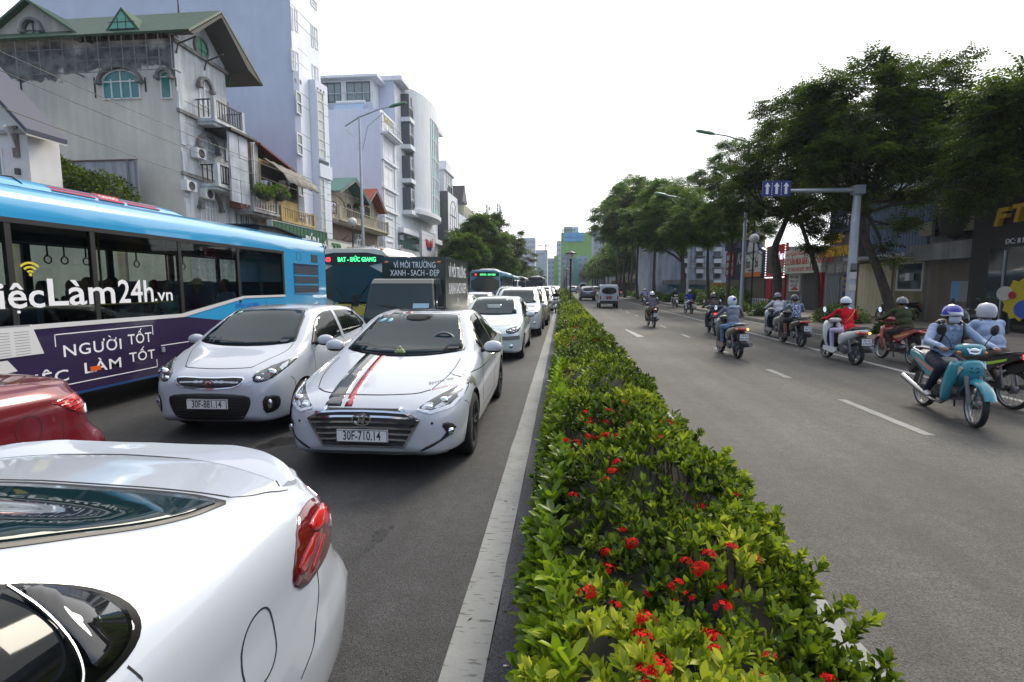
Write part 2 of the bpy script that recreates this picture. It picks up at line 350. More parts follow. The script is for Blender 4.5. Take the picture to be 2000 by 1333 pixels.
def stain(cx,cy,rx,ry,seed,z=.003):
 r_=random.Random(seed);n=22;P=[(cx+rx*math.cos(2*PI*k/n)*r_.uniform(.55,1.1),cy+ry*math.sin(2*PI*k/n)*r_.uniform(.5,1.15),z)for k in range(n)]
 MBs=MB();MBs.add([(cx,cy,z)]+P,[(0,1+k,1+(k+1)%n)for k in range(n)]);tag(MBs.build('oil_stain',mStain),kind='structure')
for px,py,rx,ry,s_ in((742,1046,.055,.13,1),(722,1068,.03,.06,2),(560,862,.22,.18,3),(520,872,.12,.1,4),(765,1030,.02,.03,6)):
 p=PZ(px,py,0);stain(p.x,p.y,rx,ry,s_)
mCrack=mat('crack_dark',(.018,.017,.016),.9)
def crack(pts,w=.007):
 P=[PZ(x,y,.003)for x,y in pts];Q=[]
 for a,b_ in zip(P,P[1:]):
  k=max(2,int((b_-a).length/.12));Q+=[a.lerp(b_,j/k)+Vector((random.uniform(-.02,.02),random.uniform(-.02,.02),0))for j in range(k)]
 vs=[]
 for i,q in enumerate(Q):t=(Q[min(i+1,len(Q)-1)]-Q[max(i-1,0)]).normalized();s_=Vector((-t.y,t.x,0))*w*random.uniform(.25,.8);vs+=[q-s_,q+s_]
 tag(MB().add(vs,[(2*i,2*i+1,2*i+3,2*i+2)for i in range(len(Q)-1)]).build('road_crack',mCrack),kind='structure')
for cx,cy,rx,ry,s_ in((3.1,5.2,.25,.5,11),(2.4,9,.3,1.2,12),(5.6,9.6,.3,1.4,13),(3.3,14,.35,2,14),(-1.9,3.4,.2,.5,15),(-1.2,3.1,.06,.1,16)):pass
med=tag(bpy.data.objects.new('median_kerb',None),kind='structure');COL.objects.link(med)
kb=MB().box(0,.13,.012,.988,0,.16).mesh('kerb_stone',mKerb);kbs=MB().box(0,.13,.012,.988,0,.16).mesh('kerb_stone',mKerb)
MB().box(-.02,1.13,-20,YF,0,.15).build('soil',mEarth,med)
for j in range(34):
 mobj('kerb_stone',kb,med,(-.145,j+.7,0));mobj('kerb_stone',kb,med,(1.125,j+.7,0))
for x in(-.145,1.125):MB().box(x,x+.13,34.7,YF,0,.16).build('kerb_run',mKerb,med)
kr=tag(bpy.data.objects.new('right_kerb',None),kind='structure');COL.objects.link(kr)
kb2=MB().box(0,.16,.012,.988,0,.165).mesh('kerb_stone',mat('kerb_stone_pale',(.20,.19,.175),.85,nv=.4,ns=3,bump=.3,bs=30))
for j in range(48):mobj('kerb_stone',kb2,kr,(9.4,j+2,0))
MB().box(9.4,9.56,50,YF,0,.16).build('kerb_run',mKerb,kr)
kl=tag(MB().box(-10.2,-10.05,-40,YF,0,.16).build('left_kerb',mKerb),kind='structure')
# ============== car building kit
def paint(name,col,flake=.0,rough=.28):
 m=mat(name,col,rough,coat=1.0,spec=.5,metal=flake);return m
pWhite=paint('car_paint_white',(.45,.48,.53));pPearl=paint('car_paint_pearl',(.43,.46,.52));pSilver=paint('car_paint_silver',(.42,.47,.50),.35)
pRed=paint('car_paint_red',(.15,.008,.014),.25);pGrey=paint('car_paint_grey',(.10,.115,.135),.5);pBeige=paint('car_paint_beige',(.42,.38,.33),.3);pDark=paint('car_paint_dark',(.02,.022,.028),.2)
mCarGlass=mat('car_glass',(.006,.020,.026),.03,spec=.28);mLens=glassmat('clear_lens',(.93,.95,.97));mPriv=mat('privacy_glass',(.005,.006,.007),.07,spec=.3)
mLampHous=mat('lamp_housing',(.05,.052,.056),.25,metal=.4);mRedLens=mat('red_lens',(.36,.008,.010),.08,coat=1);mAmber=mat('amber_lens',(.75,.22,.03),.15,coat=1);mRedDark=mat('red_lens_dark',(.07,.004,.008),.08,coat=1)
mDRL=mat('lamp_strip',(.85,.87,.9),.2,coat=.5);mReflector=mat('lamp_reflector',(.8,.82,.85),.12,metal=1);mSeam=mat('panel_gap',(.012,.012,.013),.9)
mPlateW=mat('number_plate_white',(.68,.69,.70),.45);mPlateR=mat('number_plate_red',(.35,.02,.02),.45);mPlateTxt=mat('number_plate_ink',(.015,.015,.018),.5);mAlloy=mat('wheel_alloy',(.45,.46,.48),.28,metal=.9);mAlloyD=mat('wheel_alloy_dark',(.09,.09,.10),.3,metal=.8)
mCabin=mat('cabin_dark',(.02,.02,.022),.8);mTrimGrey=mat('grey_trim',(.12,.12,.125),.55)
def body_mesh(T,y0,y1,sub=4,ny=64,close=.03):
 """T: tables over y -> smooth closed body. keys W zb zs Wr zr zt [Ws]"""
 q=np.concatenate([y0+(y1-y0)*np.array([0,.004,.01,.02,.035]),np.linspace(y0+(y1-y0)*.055,y0+(y1-y0)*.945,ny),y0+(y1-y0)*(1-np.array([.035,.02,.01,.004,0]))])
 I={k:pchip([a for a,_ in T[k]],[b for _,b in T[k]],q)for k in T}
 rings=[]
 for i,y in enumerate(q):
  W,zb,zs,Wr,zr,zt=(I[k][i]for k in('W','zb','zs','Wr','zr','zt'));Ws=W*(I['Ws'][i]if 'Ws' in I else.955)
  zm=zb+(zs-zb)*.55
  half=[(0,zb),(.55*W,zb),(.90*W,zb+.012),(.972*W,zb+.09),(W,zm),(.992*W,zs-.10),(Ws,zs),((Ws+Wr)/2+.022*min(1,max(0,(zr-zs)*4)),(zs+zr)/2),(Wr,zr),(.62*Wr,zr+(zt-zr)*.72),(0,zt)]
  c=crom(half,sub);c[0,0]=0;c[-1,0]=0;rings.append(c)
 H=len(rings[0]);vs=[];fs=[];n=len(q)
 for i,y in enumerate(q):
  c=rings[i]
  vs+=[(x,y,z)for x,z in c]+[(-x,y,z)for x,z in c[-2:0:-1]]
 m=2*H-2
 for i in range(n-1):
  for k in range(m):
   a=i*m+k;b=i*m+(k+1)%m;fs.append((a,b,b+m,a+m))
 for i,s_,dy in((0,1,-close),(n-1,-1,close)):
  r=rings[i];cz=(r[0,1]+r[-1,1])/2;b0=len(vs);base=i*m
  for f,g in((.6,.8),(0,1)):
   if f==0:vs.append((0,q[i]+dy,cz));continue
   for k in range(m):x,y,z=vs[base+k];vs.append((x*f,q[i]+dy*g,cz+(z-cz)*f))
  for k in range(m):
   a,b=base+k,base+(k+1)%m;c,d=b0+k,b0+(k+1)%m
   fs.append((a,c,d,b)if s_>0 else(a,b,d,c));fs.append((c,b0+m,d)if s_>0 else(c,d,b0+m))
 return vs,fs
class Car:
 def __init__(s,name,T,y0,y1,wr,wy,wx,body,label=None,cat='car',close=.03,arch=.045,ny=64,root=None,sub=4,warp=None):
  s.root=root or thing(name,label or 'x',cat);s.T=T;s.y0=y0;s.y1=y1
  vs,fs=body_mesh(T,y0,y1,sub,ny,close)
  vs=[warp(*v)for v in vs]if warp else vs;s.bvh=BVHTree.FromPolygons([Vector(v)for v in vs],fs)
  b=MB();b.add(vs,fs,0,True);me=b.mesh('body',[body,mSeam]);me.update()
  o=bpy.data.objects.new('tmp',me);COL.objects.link(o)
  c=MB()
  for y in wy:
   for sx in(-1,1):
    x=sx*wx;vsn=len(c.v);rr=wr+arch
    P=[(x-.30*sx,y+rr*math.cos(a),wr+rr*math.sin(a))for a in[2*PI*k/32 for k in range(32)]]
    c.prism(P if sx>0 else P[::-1],(.55*sx,0,0))
  co=c.build('cut',[mSeam]);md=o.modifiers.new('b','BOOLEAN');md.operation='DIFFERENCE';md.solver='EXACT';md.object=co
  if hasattr(md,'material_mode'):md.material_mode='TRANSFER'
  me=eval_mesh(o);bpy.data.objects.remove(co);me.name='body'
  me.polygons.foreach_set('use_smooth',[True]*len(me.polygons));me.set_sharp_from_angle(angle=R(40));s.body=mobj('body',me,s.root);s.paint=body
  s.wr=wr
 def hit(s,a,b,ax):
  if ax=='f':o,d=Vector((a,s.y1+2,b)),Vector((0,-1,0))
  elif ax=='b':o,d=Vector((a,s.y0-2,b)),Vector((0,1,0))
  elif ax=='r':o,d=Vector((3,a,b)),Vector((-1,0,0))
  elif ax=='l':o,d=Vector((-3,a,b)),Vector((1,0,0))
  elif ax=='t':o,d=Vector((a,b,4)),Vector((0,0,-1))
  h=s.bvh.ray_cast(o,d)
  if h[0]is None:
   pt=o.copy();g={'f':Vector((a,s.y1,b)),'b':Vector((a,s.y0,b)),'r':Vector((.8,a,b)),'l':Vector((-.8,a,b)),'t':Vector((a,b,1.2))}[ax]
   h=s.bvh.find_nearest(g)
  n=h[1]
  if n.dot(-d)<0:n=-n
  return h[0],n,d
 def decal(s,poly,ax,off=.004,thick=.01,grid=.05,dens=.05,mb=None,mi=0,dish=0):
  pts=[];n=len(poly)
  for i in range(n):
   a=Vector(poly[i]);b=Vector(poly[(i+1)%n]);k=max(1,int((b-a).length/dens))
   for j in range(k):pts.append(a.lerp(b,j/k))
  nb=len(pts);xs=[p.x for p in pts];ys=[p.y for p in pts]
  def inside(x,y):
   c=False;j=nb-1
   for i in range(nb):
    if(ys[i]>y)!=(ys[j]>y)and x<(xs[j]-xs[i])*(y-ys[i])/(ys[j]-ys[i])+xs[i]:c=not c
    j=i
   return c
  gx=min(xs)+grid*.5
  while gx<max(xs):
   gy=min(ys)+grid*.5
   while gy<max(ys):
    if inside(gx,gy)and min((gx-x)**2+(gy-y)**2 for x,y in zip(xs,ys))>(grid*.35)**2:pts.append(Vector((gx,gy)))
    gy+=grid
   gx+=grid
  r=delaunay_2d_cdt(pts,[],[list(range(nb))],1,1e-5);V=r[0];Fc=r[2];orig=r[3]
  P=[];D=None
  for v in V:
   h,nn,D=s.hit(v.x,v.y,ax);P.append(h+nn*off)
  if not Fc:return mb
  mb=mb if mb is not None else MB();f0=Fc[0];nrm=(P[f0[1]]-P[f0[0]]).cross(P[f0[2]]-P[f0[0]]);flip=nrm.dot(D)>0
  nv=len(P);ec={}
  for f in Fc:
   for i in range(len(f)):e=(f[i],f[(i+1)%len(f)]);ec[e]=1
  bd=[e for e in ec if(e[1],e[0])not in ec]
  Q=P+[p+D*(thick+off)for p in P];fs=[tuple(f[::-1])if flip else tuple(f)for f in Fc]
  sk=[((a,nv+a,nv+b,b)if not flip else(b,nv+b,nv+a,a))for a,b in bd]
  base=len(mb.v);mb.add(Q,fs,mi,True);
  for f in sk:mb.f.append([base+i for i in f]);mb.m.append(mi);mb.sm.append(False)
  return mb
 def part(s,name,poly,ax,m,parent=None,mirror=False,**kw):
  o=s.decal(poly,ax,**kw).build(name,m,parent or s.root)
  if mirror:
   if ax in 'fbt':s.decal([(-a,b)for a,b in poly],ax,**kw).build(name,m,parent or s.root)
   else:s.decal(poly,'l' if ax=='r' else 'r',**kw).build(name,m,parent or s.root)
  return o
 def ribbon(s,pts,w,ax,off=.002,thick=.004,mb=None,mi=0,closed=False,dens=.03):
  mb=mb if mb is not None else MB();Q=[]
  ws=w if isinstance(w,(list,tuple))else[w]*len(pts);P=[Vector(p)for p in pts]
  if closed:P.append(P[0]);ws=list(ws)+[ws[0]]
  dn=[];dw=[]
  for i in range(len(P)-1):
   k=max(1,int((P[i+1]-P[i]).length/dens))
   for j in range(k):dn.append(P[i].lerp(P[i+1],j/k));dw.append(ws[i]+(ws[i+1]-ws[i])*j/k)
  dn.append(P[-1]);dw.append(ws[-1]);vs=[];n=len(dn)
  for i,p in enumerate(dn):
   a=dn[i-1]if i else(dn[-2]if closed else dn[0]);b=dn[i+1]if i<n-1 else(dn[1]if closed else dn[-1])
   t=(b-a).normalized();nn=Vector((-t.y,t.x));
   for e,o_ in((1,off),(-1,off),(1,-thick),(-1,-thick)):
    q=p+nn*dw[i]*.5*e;h,nr,D=s.hit(q.x,q.y,ax);vs.append(h+nr*o_)
  fs=[]
  for i in range(n-1):
   a=4*i;b=a+4;fs+=[(a,b,b+1,a+1),(a+2,a,b,b+2),(a+1,a+3,b+3,b+1)]
  mb.add(vs,fs,mi,False);return mb
 def seam(s,pts,ax,w=.007,mirror=True,closed=False,mb=None):
  s.sm=getattr(s,'sm',None)or MB()
  if len(pts)>2 and not closed:pts=[tuple(q)for q in crom(pts,4)]
  s.ribbon(pts,w,ax,.0012,.002,s.sm,0,closed)
  if mirror:
   if ax in 'fbt':s.ribbon([(-a,b)for a,b in pts],w,ax,.0012,.002,s.sm,0,closed)
   else:s.ribbon(pts,w,'l' if ax=='r' else 'r',.0012,.002,s.sm,0,closed)
 def seams_done(s):s.sm.build('panel_gaps',mSeam,s.root)['kind']='stuff'
 def plate(s,txt,x,z,y,ax='f',m=None,w=.47,h=.11,tilt=0,two=None,tm=None):
  sg=1 if ax=='f' else-1;F=Fr((x,y,z),(-sg,0,0),(0,sg,0));mm=m or mPlateW
  p=MB().fbox(F,-w/2,w/2,-h/2,h/2,-.02,.006).build('number_plate',mm,s.root)
  b=MB();
  for u0,u1,v0,v1 in((-w/2,w/2,h/2-.006,h/2),(-w/2,w/2,-h/2,-h/2+.006),(-w/2,-w/2+.006,-h/2,h/2),(w/2-.006,w/2,-h/2,h/2)):b.fbox(F,u0,u1,v0,v1,.004,.0085)
  b.build('plate_rim',tm or mPlateTxt if m else mChrome,p)
  if two:
   text_on(F,two[0],0,h*.22,h*.40,tm or mPlateTxt,p,.0062,.0008,bold=.002*h/.11);text_on(F,two[1],0,-h*.24,h*.40,tm or mPlateTxt,p,.0062,.0008,bold=.002)
  else:text_on(F,txt,0,-.002,.118*h/.11,tm or mPlateTxt,p,.0062,.0008,sx=w*.93/(.118*h/.11)/max(1,len(txt))/.56*1.0,bold=.0012)
  return p
def wheel_mesh(r,w=.205,spokes=5,style='v',rim=None,rr=.66):
 """tyre mesh and rim mesh, axle along x, outer face at +x."""
 t=MB();R2=r*rr
 t.lathe([(R2,-w*.45),(R2+.02,-w*.5),(r*.9,-w*.5),(r*.985,-w*.40),(r,-w*.25),(r,w*.25),(r*.985,w*.40),(r*.9,w*.5),(R2+.02,w*.5),(R2,w*.45)],(0,0,0),(1,0,0),36)
 for k in(-.12,.12):t.lathe([(r+.001,k*w-.004),(r+.001,k*w+.004)],(0,0,0),(1,0,0),36)
 tm=t.mesh('tyre',mRubber)
 b=MB();b.lathe([(R2+.004,-w*.4),(R2-.01,0),(R2-.004,w*.42),(R2+.006,w*.46),(R2+.008,w*.40)],(0,0,0),(1,0,0),36)
 b.lathe([(0,w*.36),(.045,w*.36),(.06,w*.30),(.065,w*.2)],(0,0,0),(1,0,0),16)
 b.lathe([(0,0),(R2*.93,0)],(0,0,0),(1,0,0),24,mi=1)
 b.lathe([(0,w*.08),(R2*.55,w*.08),(R2*.55,0)],(0,0,0),(1,0,0),24,mi=2)
 for k in range(spokes):
  a0=2*PI*k/spokes
  for da in((-.19,.19)if style=='v' else(0,)):
   a1=a0+da*.5;a2=a0+da;p=Vector((w*.33,.05*math.cos(a1),.05*math.sin(a1)));q=Vector((w*.38,R2*.98*math.cos(a2),R2*.98*math.sin(a2)))
   b.bar(p,q,.028 if style=='v' else.05,.03)
 rm=b.mesh('rim',[rim or mAlloy,mSeam,mTrimGrey],ang=40);return tm,rm
def put_wheels(root,meshes,ys,x,r):
 for y in ys:
  for sx in(-1,1):
   o=mobj('wheel',meshes[0],root,(sx*x,y,r),(0,0,0 if sx>0 else PI));mobj('rim',meshes[1],o)
def ellipse(cx,cy,rx,ry,n=28,p=2.0,a0=0):return[(cx+rx*abs(math.cos(2*PI*k/n+a0))**(2/p)*math.copysign(1,math.cos(2*PI*k/n+a0)),cy+ry*abs(math.sin(2*PI*k/n+a0))**(2/p)*math.copysign(1,math.sin(2*PI*k/n+a0)))for k in range(n)]
def smooth_poly(P,it=2):
 for _ in range(it):
  Q=[]
  for i in range(len(P)):
   a,b=P[i],P[(i+1)%len(P)];Q+=[(a[0]*.75+b[0]*.25,a[1]*.75+b[1]*.25),(a[0]*.25+b[0]*.75,a[1]*.25+b[1]*.75)]
  P=Q
 return P
def mirror_part(c,x,y,z,ang=0,body=None,s=1.0):
 """door mirror: housing, stalk; x sign = side. glass faces back (-y)."""
 b=MB();sg=1 if x>0 else-1
 b.ball((0,0,0),(.115*s,.065*s,.075*s),16,10);V=[]
 for vx,vy,vz in b.v:
  V.append((vx+.02*vz*sg,max(vy,-.035),max(vz,-.06)))
 b.v=V;o=b.build('mirror',body or c.paint,c.root,loc=(x,y,z))
 MB().tube([(-.09*sg,-.01,-.03),(-.17*sg,-.02,-.06),(-.22*sg,-.05,-.075)],[.028,.024,.03],8).build('stalk',mBlack,o)
 g=MB();g.lathe([(0,0),(.085,0)],(0,-.038,0),(0,-1,0),20);g.v=[(vx*1.05,vy,vz*.65)for vx,vy,vz in g.v];g.build('mirror_glass',mReflector,o)
 MB().ball((0,0,-.045*s),(.10*s,.055*s,.03*s),12,6).build('mirror_base',mBlack,o)
 return o
def wiper(c,pts,ax='f'):
 c.ribbon(pts,.016,ax,.012,.004).build('wiper',mBlack,c.root)
 # ============== white saloon with stripes (detailed front)
def sedan_tables(L2,W,H,nose=.62):
 return dict(W=[(L2,W*.60),(L2-.03,W*.70),(L2-.10,W*.80),(L2-.25,W*.90),(L2-.50,W*.965),(L2-.9,W*.99),(.4,W),(-.9,W),(-1.6,W*.985),(-L2+.35,W*.93),(-L2+.12,W*.86),(-L2+.03,W*.76),(-L2,W*.66)],zb=[(L2,.27),(L2-.1,.215),(L2-.5,.19),(0,.18),(-L2+.5,.22),(-L2+.08,.27),(-L2,.34)],zs=[(L2,.60),(L2-.10,.655),(L2-.3,.72),(L2-.6,.80),(L2-.95,.865),(.9,.93),(0,.955),(-.8,.985),(-1.5,1.01),(-L2+.3,.99),(-L2+.1,.95),(-L2,.86)],Ws=[(L2,.93),(L2-.4,.93),(.8,.955),(-1.2,.955),(-L2,.93)],Wr=[(L2,W*.5),(L2-.1,W*.64),(L2-.4,W*.72),(1.25,W*.78),(.98,W*.82),(.6,W*.76),(.12,W*.66),(-.5,W*.655),(-1.1,W*.63),(-1.5,W*.66),(-1.75,W*.74),(-L2+.1,W*.76),(-L2,W*.6)],zr=[(L2,.645),(L2-.1,.70),(L2-.4,.80),(1.25,.945),(.98,1.0),(.6,1.18),(.12,H-.065),(-.4,H-.035),(-.95,H-.085),(-1.35,H-.24),(-1.7,1.08),(-L2+.35,1.045),(-L2+.06,1.02),(-L2,.93)],zt=[(L2,.66),(L2-.1,.73),(L2-.4,.835),(1.25,.975),(1.02,1.015),(.6,1.20),(.12,H-.03),(-.4,H),(-.95,H-.045),(-1.35,H-.20),(-1.7,1.10),(-L2+.35,1.065),(-L2+.06,1.045),(-L2,.95)])
L2=2.285;TE=sedan_tables(L2,.90,1.45)
def mirrorx(P):return[(-a,b)for a,b in P]
elantra=c=Car('sedan',TE,-L2,L2,.325,(1.42,-1.28),.80,pWhite,'white saloon with black and red bonnet stripes leading the queue beside the median','car')
rt=c.root
ws=smooth_poly([(-.66,1.035),(-.35,1.005),(0,.998),(.35,1.005),(.66,1.035),(.665,1.07),(.50,1.375),(.46,1.395),(0,1.405),(-.46,1.395),(-.50,1.375),(-.665,1.07)],1)
c.part('windscreen_band',[(a*1.045,1.2+(b-1.2)*1.075)for a,b in ws],'f',mBlack,off=.003,grid=.08)
wsO=c.part('windscreen',ws,'f',mCarGlass,off=.008,grid=.06)
c.part('sticker',smooth_poly([(.44,1.30),(.50,1.30),(.46,1.345),(.40,1.345)],1),'f',mat('sticker_blue',(.25,.55,.6),.4),wsO,off=.0105,thick=.001)
c.part('sticker',smooth_poly([(.33,1.30),(.39,1.30),(.37,1.345),(.32,1.345)],1),'f',mat('sticker_blue',(.25,.55,.6),.4),wsO,off=.0105,thick=.001)
c.part('mirror_bracket',smooth_poly([(-.14,1.32),(.14,1.32),(.17,1.39),(-.17,1.39)],1),'f',mSeam,wsO,off=.0102,thick=.001)
mJade=mat('jade_ornament',(.30,.40,.16),.4,nv=.4,ns=30)
b=MB();b.ball((0,0,.05),.022,8,6);b.ball((0,0,.01),(.055,.03,.035),10,6);b.ball((-.045,.005,.0),(.02,.02,.018),8,5);b.ball((.045,.005,0),(.02,.02,.018),8,5)
b.build('dashboard_ornament',mJade,rt,loc=(.02,1.07,1.02),scale=(1,1,1))
MB().lathe([(.155,-.012),(.172,0),(.155,.012),(.14,0),(.155,-.012)],(-.40,.72,1.06),(0,.9,.35),20).build('steering_wheel',mat('wheel_grey',(.08,.09,.10),.5),rt)
sideg=smooth_poly([(.72,1.005),(.30,1.30),(.05,1.375),(-.35,1.39),(-.80,1.34),(-1.16,1.19),(-1.36,1.07),(-1.32,1.045),(-.2,1.0)],1)
c.part('window_trim',[(-.3+(a+.3)*1.03,1.18+(b-1.18)*1.09)for a,b in sideg],'l',mChrome,mirror=True,off=.002,grid=.1)
c.part('side_window',[(a,b)for a,b in sideg],'l',mPriv,mirror=True,off=.006,grid=.08)
for a_ in 'lr':c.ribbon([(-.33,1.0),(-.28,1.39)],.07,a_,.009).build('pillar',mBlack,rt);c.ribbon([(.42,1.0),(.40,1.22)],.04,a_,.009).build('pillar',mBlack,rt)
c.part('sunroof',smooth_poly([(-.40,-.02),(.40,-.02),(.42,-.50),(-.42,-.50)],2),'t',mPriv,off=.004)
c.part('rear_window',smooth_poly([(-.55,-1.22),(.55,-1.22),(.62,-1.68),(-.62,-1.68)],1),'t',mPriv,off=.005)
c.seam([(-.55,L2-.30),(-.40,L2-.20),(0,L2-.155),(.40,L2-.20),(.55,L2-.30)],'t',.014,mirror=False)
c.seam([(.56,L2-.31),(.66,1.6),(.69,1.15)],'t',.008)
c.seam([(.80,.42),(.80,.80),(.74,.98)],'l');c.seam([(-.33,.36),(-.36,.98)],'l');c.seam([(-1.12,.62),(-1.22,.8),(-1.20,1.0)],'l');c.seam([(.80,.36),(-.95,.36)],'l')
c.seam([(1.86,.66),(1.74,.60),(1.72,.5)],'l')
c.seams_done()
mStB=mat('stripe_black',(.02,.021,.024),.25,coat=1);mStR=mat('stripe_red',(.42,.018,.03),.25,coat=1)
for n_,x0,x1,m_ in(('black_stripe',.22,.37,mStB),('red_stripe',.115,.185,mStR)):
 c.part(n_,[(x0,L2-.125),(x1,L2-.13),(x1+.045,1.02),(x0+.045,1.02)],'t',m_,off=.003,thick=.002,grid=.08)
 c.part(n_,[(x0,.675),(x1,.672),(x1+.004,.745),(x0+.004,.745)],'f',m_,off=.004,thick=.002)
 c.part(n_,[(x0+.02,.02),(x1+.02,.02),(x1+.02,.16),(x0+.02,.16)],'t',m_,off=.004,thick=.002)
gr=[(.335,.66),(-.335,.66),(-.50,.565),(-.37,.335),(.37,.335),(.50,.565)]
g=c.part('grille',gr,'f',mBlack,off=.006,thick=.02,grid=.06)
c.ribbon([(-.335,.663),(-.51,.565),(-.375,.327),(.375,.327),(.51,.565),(.335,.663)],.022,'f',.02,.01).build('grille_frame',mChrome,g)
for i,z in enumerate((.625,.58,.535,.485,.435,.385)):
 w=.44 if z>.6 else(.49 if z>.5 else.39+(z-.38)*.75);
 c.ribbon([(-w,z),(-w*.5,z+.012),(0,z+.016),(w*.5,z+.012),(w,z)],.017,'f',.022,.0).build('grille_slat',mChrome,g)
yf=c.hit(0,.55,'f')[0].y+.03
F=Fr((0,yf,.575),(-1,0,0),(0,1,0));e=MB()
for k in range(28):
 a,b_=2*PI*k/28,2*PI*(k+1)/28;e.bar(F.p(.083*math.cos(a),.05*math.sin(a),.0),F.p(.083*math.cos(b_),.05*math.sin(b_),0),.013,.012)
e.fprism(F,[(-.042,-.032),(-.022,-.036),(.0,.036),(-.018,.040)],0,.012);e.fprism(F,[(.004,-.038),(.022,-.036),(.044,.034),(.022,.038)],0,.012);e.fprism(F,[(-.02,-.008),(.018,-.004),(.026,.01),(-.014,.006)],0,.011)
e.build('emblem',mChrome,g)
c.plate('30F-710.14',0.0,.425,c.hit(0,.42,'f')[0].y+.028)
hl=smooth_poly([(-.475,.655),(-.60,.615),(-.80,.655),(-.855,.735),(-.85,.80),(-.775,.79),(-.60,.73)],1)
for P,nm in((hl,1),(mirrorx(hl),-1)):
 h=c.part('headlight',P,'f',mLampHous,off=.004,thick=.01,grid=.05);q=c.hit(-.70*nm,.705,'f')[0]
 MB().ball((q.x,q.y+.002,q.z),(.045,.03,.042),14,8).build('projector',mReflector,h);q2=c.hit(-.585*nm,.668,'f')[0];MB().ball((q2 .x,q2 .y,q2 .z),(.04,.015,.025),12,6).build('reflector',mReflector,h)
 c.ribbon([(-.49*nm,.655),(-.60*nm,.628),(-.76*nm,.655),(-.822*nm,.71),(-.838*nm,.775)],[.014,.026,.03,.028,.02],'f',.010,.004).build('light_strip',mDRL,h)
 c.part('lens',[(a*.995,b)for a,b in P],'f',mLens,h,off=.022,thick=.0,grid=.05)
fg=smooth_poly([(-.69,.515),(-.76,.52),(-.815,.42),(-.54,.27),(-.50,.285),(-.745,.40)],1)
for P,nm in((fg,1),(mirrorx(fg),-1)):
 h=c.part('fog_surround',P,'f',mBlack,off=.005,thick=.02,grid=.05);q=c.hit(-.765*nm,.425,'f')[0];MB().lathe([(0,.012),(.03,.01),(.036,.0),(.036,-.02)],(q.x,q.y+.01,q.z),(-.35*nm,1,0),16).build('fog_lamp',mReflector,h)
 q=c.hit(-.62*nm,.53,'f')[0];MB().lathe([(0,.006),(.012,.004),(.013,-.01)],q,(0,1,0),10).build('sensor',mBlack,c.root)
c.part('lower_lip',[(-.72,.215),(.72,.215),(.70,.245),(-.70,.245)],'f',mTrimGrey,off=.012,thick=.03,grid=.1)
mirror_part(c,-.985,.60,1.035);mirror_part(c,.985,.60,1.035)
for y in(.18,-.95):
 for sx in 'lr':q=c.hit(y-.3 if y>0 else y+.02,.86,sx)[0];MB().tube([(q.x,q.y-.08,q.z),(q.x*1.035,q.y-.04,q.z+.004),(q.x*1.035,q.y+.04,q.z+.004),(q.x,q.y+.08,q.z)],.011,8).build('door_handle',mChrome,rt)
wiper(c,[(-.05,1.035),(.58,1.07)]);wiper(c,[(-.62,1.05),(.02,1.03)])
for k in range(5):c.part('fender_stripe',[(1.62-.03*k,.86-.012*k),(1.56-.03*k,.885-.01*k),(1.50-.05*k,.78-.02*k),(1.56-.05*k,.76-.02*k)],'l',mat('stripe_sand',(.2,.19,.16),.3,coat=1),off=.003,thick=.001)if k%2==0 else None
c.ribbon([(1.45,.86),(.9,.84),(.2,.83)],.008,'l',.003,.001).build('side_line',mStB,rt)
vs_,fs_=text_geo('Sporte mind',.085,0,'LEFT',.35);b=MB()
def ontop(x,y):return c.hit(x,y,'t')
cr,sr=math.cos(R(38)),math.sin(R(38));Q=[]
for x,y,z in vs_:u,v=x*cr-y*sr,x*sr+y*cr;h_,n_,_=ontop(-.50-u*.72,L2-.40-v*.85);Q.append(h_+n_*.0035)
b.add(Q,fs_);b.build('bonnet_script',mStB,rt);b=MB()
vs2,fs2=text_geo('powered by Sport',.05,0,'LEFT',.2);Q=[]
for x,y,z in vs2:u,v=x*cr-(y-.06)*sr,x*sr+(y-.06)*cr;h_,n_,_=ontop(-.53-u*.72,L2-.34-v*.85);Q.append(h_+n_*.0035)
b.add(Q,fs2);b.build('bonnet_script',mStR,rt)
wE=wheel_mesh(.325,.205,5,'v',mAlloyD);put_wheels(rt,wE,(1.42,-1.28),.785,.325)
rt.location=(-1.82,4.39+L2,0);rt.rotation_euler=(0,0,PI+R(1.0))
